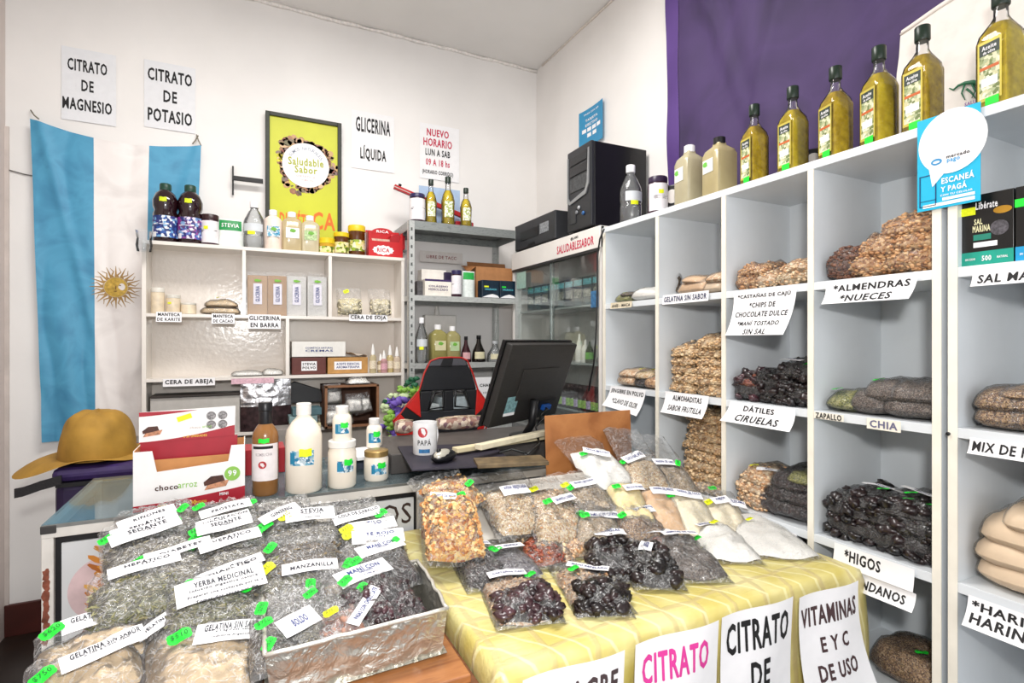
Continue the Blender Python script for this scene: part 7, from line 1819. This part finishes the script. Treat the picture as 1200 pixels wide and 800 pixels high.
s_ = tag(sheet('paper_notice', c.x - a.x, .07, mat('#d8d2cd', .7), frame(V(((a.x + c.x) / 2, 3.29, (a.z + c.z) / 2)), (1, 0, 0), (0, 0, 1))), 'small pale notice with round emblems behind the collagen boxes', 'notice')
letters(s_, [('LIBRE DE TACC', 0, .0, .2, .02)], mat('#8f5a58', .6, var=0))
jar_px('white-labelled purple jar in front of the collagen boxes', 535, 12, 31, at_rack(535, RZ[1], 3.02), mat('#3a1c2c', .3), mat('#2a2450', .35), .16, 'supplement_jar', labm=mat('#e9e6ea', .5), lz=(.12, .95), txt='VIT C', neck=.93, span=3)
pouch('white pouch with a green top band on the rack', 549, 16, 31, at_rack(549, RZ[1], 3.04), mat('#dfe6e2', .35, var=.08, scale=60), mat('#2aa84a', .4, var=.1, scale=60), band=(.68, .95))
r, W, H = rbox('open_carton', 'open brown carton holding dark tea boxes on the rack', 558, 604, RZ[1], 38, mat('#b07b4e', .6, var=.08), Y=3.09, D=.14, open_=True)
MB().add([(0, 0, H), (0, .14, H), (-.05, .14, H + .02), (-.05, 0, H - .04)], [(0, 1, 2, 3)]).build('flap', mat('#a06c42', .6, var=.08), r)
MB().add([(0, .14, H), (W, .14, H), (W, .16, H + .05), (0, .16, H + .05)], [(0, 1, 2, 3)]).build('flap', mat('#9c6a42', .6, var=.08), r)
for i, (a_, c_) in enumerate(((565, 585), (586, 604))):
    r, W, H = rbox('tea_carton', ['dark blue tea box with a green sticker in front of the brown carton', 'second dark tea box beside the fridge on the rack'][i], a_, c_, RZ[1], 21, mat('#0f2436', .35, var=.3, scale=40), Y=3.0, D=.07, txt='ORGÁNICO', tf=(.8, .2), tm=mat('#0f2436', .35), ink=mat('#5fc0d0', .5, var=0))
    MB().box(W * .12, W * .38, -.0012, -.0004, H * .5, H * .68).build('price_sticker', LIME if i == 0 else GREEN, r)
    MB().prism([(0, 0), (W, 0), (W * .9, H * .12), (W * .6, H * .2), (W * .3, H * .13)], 0, .0008, M=frame((0, -.0008, H * .03), (1, 0, 0), (0, 0, 1))).build('mountain_print', PAPER, r)
# third tray
water_bottle('tall clear bottle with a lime sticker at the left of the third rack tray', at_rack(494, RZ[2], 3.03), 14, 53)
jug('greenish glycerine jug with white cap on the third rack tray', 513, 20, 44, at_rack(513, RZ[2], 3.06), mat('#b7ae6a', .15, trans=.4, var=.03), mat('#d8d2a8', .5))
jug('second greenish jug right behind the chair top', 530, 17, 42, at_rack(530, RZ[2], 3.04), mat('#bdb47a', .15, trans=.4, var=.03), mat('#b8cfa0', .5))
p = at_rack(512, RZ[2] + .0, 3.24); 
tag(MB().box(-.09, .12, -.04, .03, 0, .29).lathe([(.02, .28), (.012, .33), (.012, .35)], 12).build('white_canister', mat('#dfdbd5', .45, var=.04), bevel=.01, M=Matrix.Translation(p)), 'square white plastic canister behind the jugs on the rack', 'canister')
for px, h, w, lab, c in ((546, 30, 13, 'wine-red round bottle with a pink label on the rack', '#3a1a22'), (561, 31, 17, 'black wide-bottomed bottle with a cream label on the rack', '#17120f'), (580, 24, 20, 'squat clear glass jar next to the black bottle on the rack', None)):
    p = at_rack(px, RZ[2], 3.03); s = sz(1, p.x, p.y); R = w * s / 2; H = h * s
    r = bottle('syrup_bottle' if c else 'glass_jar', lab, p, [(R * .95, 0), (R, H * .08), (R * .85, H * .4), (R * .35, H * .7), (R * .25, H * .88)], mat(c, .12, coat=.3) if c else PETL, [(R * .3, H * .86), (R * .32, H * .87), (R * .32, H), (R * .25, H)], BLACK if c else mat('#c9ccd0', .4), n=18)
    lab_patch(MB(), R * .95, H * .12, H * .38, FACE - .8, FACE + .7, off=.002).build('label', mat('#d8a8ac' if px == 546 else '#d9d2b0', .5, var=.1), r, smooth=True)
# lower: white sheet lettered CHAMPÚ and printed packs below
a = onY(556, 442, 2.985); c = onY(592, 476, 2.985)
s_ = tag(sheet('paper_sign', c.x - a.x, a.z - c.z, PAPER, frame(V(((a.x + c.x) / 2, 2.975, (a.z + c.z) / 2)), (1, 0, 0), (0, 0, 1))), 'white sheet lettered CHAMPÚS hanging under the third rack tray', 'sign')
letters(s_, [('CHAMPÚS', -.01, (a.z - c.z) * .25, (c.x - a.x) * .6, .022)], INK); letters(s_, [('SÓLIDOS', -.01, 0, (c.x - a.x) * .4, .012)], INK, bold=False)
for i, (px0, px1, h, c_) in enumerate(((488, 515, 34, '#c7cfd0'), (518, 556, 40, '#b9c6cc'), (560, 600, 26, '#d0d3d2'))):
    rbox('storage_box', ['pale box at the left of the fourth rack tray', 'blue-grey box seen through the chair back', 'pale box at the right of the fourth rack tray'][i], px0, px1, .861, h, mat(c_, .5, var=.15, scale=30), Y=3.02, D=.2)

# ------------------------------------------------------------------ on top of the cube shelving and the fridge
TZ2 = LV[0] + .001
def at_top(px, X=1.6, z=TZ2): q = onX(px, 400, X); return V((X, q.y, z))
pos = ['first olive oil bottle on the cube shelving, next to the two pale jugs', 'second oil bottle from the pale jugs on the cube shelving', 'third oil bottle from the pale jugs on the cube shelving', 'fourth oil bottle from the pale jugs on the cube shelving',
       'fifth oil bottle, standing just left of the payment sign', 'rightmost and nearest oil bottle, in front of the lizard-printed bag']
for i, px in enumerate((884, 929, 979, 1030, 1081, 1173)):
    p = at_top(px, 1.575); R = .037
    ht = 1.0
    prof = [(.035, 0), (.038, .008), (.038, .165), (.034, .185), (.020, .210), (.0155, .222), (.015, .25)]
    q = [1.3, 1.3, 1.3, .9, .2, 0, 0]
    r = thing('olive_oil_bottle', pos[i], 'bottle', p, radians((-12, -6, -16, -18, -9, -12)[i]) , 'olive oil bottles on the cube shelving')
    MB().lathe(prof, 28, sq=q, sx=.9, sy=.9).build('glass', GLASS, r, smooth=True, auto=True)
    MB().lathe([(.032, .003), (.0355, .009), (.0355, .165), (.0315, .184), (.019, .205), (.018, .207)], 28, sq=q[:6], sx=.9, sy=.9).build('oil', OIL if i % 2 else OILD, r, smooth=True, auto=True)
    MB().lathe([(.0165, .246), (.0175, .248), (.0175, .282), (.0160, .284)], 20).build('cap', DKG, r, smooth=True, auto=True)
    W, H = .05, .14
    M = frame((-.0352, 0, .095), (0, -1, 0), (0, 0, 1))
    lo = MB().box(-W / 2, W / 2, -H / 2, H / 2, 0, .0008).build('label', mat('#cdbb52', .4, .2, var=.05), r, M=M)
    MB().box(-W * .42, W * .42, -H * .45, H * .45, .0008, .0012).build('label_print', grain(['#a8b088', '#d5d4b4', '#6f7c4a', '#e4e2cc', '#8f9a68', '#c7c49a'], 130, .02, .5), lo)
    MB().box(-W * .42, W * .42, H * .26, H * .45, .0012, .0016).build('label_head', mat('#2f3b34', .5), lo)
    letters(lo, [('Aceite', 0, H * .38, W * .6, H * .07), ('de oliva', 0, H * .30, W * .5, H * .05)], PAPER, off=.002)
    MB().box(-W * .4, W * .4, H * .02, H * .07, .0012, .0016).build('red_line', mat('#c8622a', .5), lo)
    MB().box(-W * .34, W * .34, -H * .26, -H * .12, .0012, .0016).build('white_patch', PAPER, lo)
    if i != 2 or True: MB().box(-.014, .014, -.009, .009, 0, .0008).build('price_sticker', GREEN, r, M=frame((-.0368, -.006 + .004 * i % 3 * .001, .022), (0, -1, 0), (0, .1, 1)))
JG1 = mat('#c9bf9e', .2, var=.03, trans=.25); JG2 = mat('#c8b88a', .2, var=.03, trans=.25)
for px, h, w, m, lab, X, capm in ((808, 72, 28, JG1, 'pale glycerine jug with a white cap, left of the two on the shelving', 1.58, PAPER), (843, 71, 31, JG2, 'tan glycerine jug with a dark cap, right of the two', 1.58, BLACK)):
    p = at_top(px, X); s = sz(1, p.x, p.y); R = w * s / 2; H = h * s
    r = bottle('glycerine_jug', lab, p, [(R * .9, 0), (R, H * .03), (R, H * .70), (R * .85, H * .78), (R * .42, H * .86), (R * .38, H * .9)], m, [(R * .38, H * .88), (R * .44, H * .885), (R * .44, H * .99), (R * .36, H)], capm, sq=.7, rz=radians(-10))
    lo = MB().box(-R * .6, R * .6, -H * .1, H * .12, 0, .0008).build('label', mat('#e2e4dc', .5), r, M=frame((-R * 1.02, 0, H * .5), (0, -1, 0), (0, 0, 1)))
    MB().blob((-R * .3, H * .05, .001), R * .3, H * .04, .0006, 3, .5).build('green_print', mat('#6fc04a', .5), lo)
water_bottle('clear water bottle with a lime sticker in front of the computer tower', at_top(739, 1.56), 25, 68)
p = at_top(771, 1.56)
jar_px('dark supplement jar with a white label on the cube shelving', 771, 23, 44, p, mat('#3a1c2c', .3), mat('#2c1c38', .35), .16, 'supplement_jar', labm=mat('#e6e2e6', .5), lz=(.1, .95), txt='RESVERATROL', stick=LIME, neck=.9, span=3.2)
for px, lab, X in ((791, 'small black webcam with a pale ring beside the pale jug', 1.62), (955, 'small black speaker with a white disc between two oil bottles', 1.68)):
    p = at_top(px, X); s = sz(1, p.x, p.y)
    r = thing('small_speaker', lab, 'speaker', p, radians(25))
    MB().box(-.03, .03, -11 * s, 11 * s, 0, 34 * s).build('housing', mat('#17171b', .4), r, bevel=.006)
    MB().lathe([(8 * s, 0), (8 * s, .002), (6.5 * s, .003)], 20, M=frame((-.031, 0, 20 * s), (0, -1, 0), (0, 0, 1))).build('disc', mat('#cfcac6', .4), r, smooth=True, auto=True)

# computer tower
def tower():
    y0, x0 = 2.155, 1.492
    D, W, H = .335, .225, .425
    r = thing('computer_tower', 'large black desktop computer tower on the fridge top', 'computer', (x0, y0, 1.951), radians(-1.5))
    blk = mat('#111114', .28, var=.1); slv = mat('#9a9c9e', .35, .5)
    MB().box(.02, D, 0, W, .012, H).build('case', blk, r, bevel=.004)
    MB().box(0, .022, 0, W, .012, H + .002).build('front_panel', mat('#26272b', .35), r, bevel=.006)
    fM = frame((-.0006, W, 0), (0, -1, 0), (0, 0, 1))
    for z in (.345, .29): MB().box(.03, W - .03, z, z + .045, 0, .004).build('drive_bay', mat('#18191c', .25), r, M=fM, bevel=.002)
    MB().box(.03, W - .03, .21, .28, 0, .003).build('card_reader', mat('#3a3c3e', .3, var=.4, scale=60), r, M=fM)
    sw = [(.018 + .0, .19), (.035, .165), (W - .05, .195), (W - .03, .23), (W - .02, H - .03), (W - .012, H - .03), (W - .014, .22), (W - .04, .175), (.035, .15), (.010, .165)]
    MB().prism(sw[::-1], 0, .006, M=fM).build('silver_trim', slv, r)
    MB().prism([(.018, .19), (.010, .165), (.010, H - .03), (.018, H - .03)], 0, .006, M=fM).build('silver_trim', slv, r)
    for x, z, c in ((.12, .12, '#b9bcc0'), (.10, .10, '#8a8d92'), (.16, .085, '#3f6ea8')): MB().lathe([(.010, 0), (.010, .006), (.007, .008)], 16, M=fM @ Matrix.Translation((x, z, 0))).build('power_button', mat(c, .3, .4), r, smooth=True)
    MB().box(.04, .09, .05, .12, 0, .003).build('port_cover', mat('#303236', .3), r, M=fM)
    for y in (.02, W - .05): MB().box(.03, D - .03, y, y + .03, 0, .012).build('foot', BLACK, r)
tower()
def ups():
    r = thing('electronic_box', 'low dark grey electronic box with a display slot at the end of the fridge top', 'device', (1.497, 2.50, 1.951))
    D, W, H = .30, .49, .165
    gy = mat('#2f3033', .4, var=.06)
    MB().box(0, D, 0, W, .008, H).build('case', gy, r, bevel=.006)
    fM = frame((-.0006, W, 0), (0, -1, 0), (0, 0, 1))
    MB().box(.08, .30, H * .35, H * .68, -.002, .0015).build('slot', BLACK, r, M=fM)
    MB().box(.32, .42, H * .38, H * .72, 0, .001).build('rating_sticker', mat('#8c9094', .4, var=.3, scale=90), r, M=fM)
    MB().box(.18, .26, .014, .03, 0, .002).build('drawer_tab', BLACK, r, M=fM)
    for y in (.03, W - .06): MB().box(.02, D - .02, y, y + .03, 0, .009).build('foot', BLACK, r)
ups()
# blue leaflet on the wall above the tower
X = XR - .012; a = onX(680, 134, X); bl = onX(684, 175, X); c = onX(708, 134, X)
w = a.y - c.y; h = a.z - bl.z
s_ = tag(sheet('leaflet', w, h, mat('#2f8fbe', .4, var=.03), frame(V((X, (a.y + c.y) / 2, (a.z + bl.z) / 2)), (0, -1, 0), (0, 0, 1)), f=lambda x, y: (x, y, .02 * (x / w) ** 2 * 2), nx=8, ny=2), 'bright blue leaflet with white print on the wall above the computer tower', 'leaflet')
lf_ = lambda x, y: (x, y, .02 * (x / w) ** 2 * 2)
for it in (('PAGÁ CON QR', 0, h * .38, w * .6, h * .06), ('TARJETA', 0, h * .2, w * .5, h * .08), ('EFECTIVO', 0, h * .08, w * .5, h * .07)): letters(s_, [it], PAPER, lf_, off=.001)
for x_, y_ in ((-.3, -.05), (-.1, -.05), (.1, -.05), (.3, -.05), (-.1, -.2), (.12, -.2)):
    MB().grid(lambda u, v: (lambda q: (q[0], q[1], q[2] + .001))(lf_(w * (x_ + .16 * (u - .5)), h * (y_ + .1 * (v - .5)))), 2, 1).build('card_print', PAPER, s_)
# white printed bag with a lizard against the wall
def lizard_bag():
    X = XR - .06
    tl = onX(1056, 36, X)
    y1 = .42; zb = TZ2 + .0; W = tl.y - y1
    r = thing('printed_bag', 'large white cloth-like bag with a green lizard print behind the nearest oil bottles', 'bag', (X, tl.y, zb))
    ht0 = tl.z - zb; ht1 = ht0 + .10
    def f(u, v):
        top = ht0 + (ht1 - ht0) * u
        return (-.012 * sin(pi * u) - .01 * noise.noise(V((u * 4, v * 4, 0))) - .03 * (1 - v) * (1 - u * .5), -u * W + .02 * (1 - v) * (u < .01), top * v)
    MB().grid(f, 20, 16).build('cloth', mat('#e5ded7', .7, var=.04, bump=.2, bscale=20), r, smooth=True)
    MB().tube([f(i / 12, .97) for i in range(13)], .004, 6).build('top_hem', mat('#d5cbc2', .7), r, smooth=True)
    g = lambda x, z: V((f(-x / W, z / ht0)[0] - .006, x, z))
    p = onX(1130, 100, X) - V(r.location); s = .0030
    pts = [(-34, 12), (-26, 8), (-16, 10), (-8, 16), (2, 18), (10, 14), (14, 6)]
    def V3(px, py, dx=0): q = onX(px, py, X - .04) - V(r.location); return V((f(min(1, max(0, -q.y / W)), min(1, q.z / ht0))[0] - .004, q.y, q.z))
    MB().tube([V3(*q) for q in ((1109, 102), (1114, 104), (1120, 99), (1128, 96), (1138, 95), (1144, 97))], [.0015, .0025, .003, .0045, .006, .004], 6).build('lizard_body', mat('#2c6a4a', .5), r, smooth=True)
    MB().blob(tuple(V3(1147, 86)), .002, .010, .016, 3, .3).build('lizard_head', mat('#2c6a4a', .5), r, smooth=True)
    for q in (((1128, 97), (1124, 108), (1128, 116)), ((1136, 96), (1140, 106), (1136, 114)), ((1130, 103), (1136, 108), (1142, 116)), ((1140, 97), (1147, 103), (1150, 112))):
        MB().tube([V3(*k) for k in q], [.003, .002, .001], 5).build('lizard_leg', mat('#2c6a4a', .5), r, smooth=True)
    q0, q1 = V3(1129, 122), V3(1147, 122)
    l = letters(r, [('SALUD', 0, .006, abs(q0.y - q1.y), .010), ('NATURAL', 0, -.008, abs(q0.y - q1.y) * 1.1, .010)], mat('#8a5aa0', .6, var=0), off=.0); l.matrix_basis = frame((q0 + q1) / 2 + V((-.004, 0, 0)), (0, -1, 0), (0, 0, 1))
    q = onX(1133, 2, XR - .004)
    tag(MB().box(-.004, 0, q.y - .40, q.y + .045, q.z - .03, q.z + .25).build('cream_board', mat('#e8cdae', .6, var=.04), M=Matrix.Translation((XR - .001, 0, 0))), 'cream board on the right wall above the printed bag', 'board')
lizard_bag()
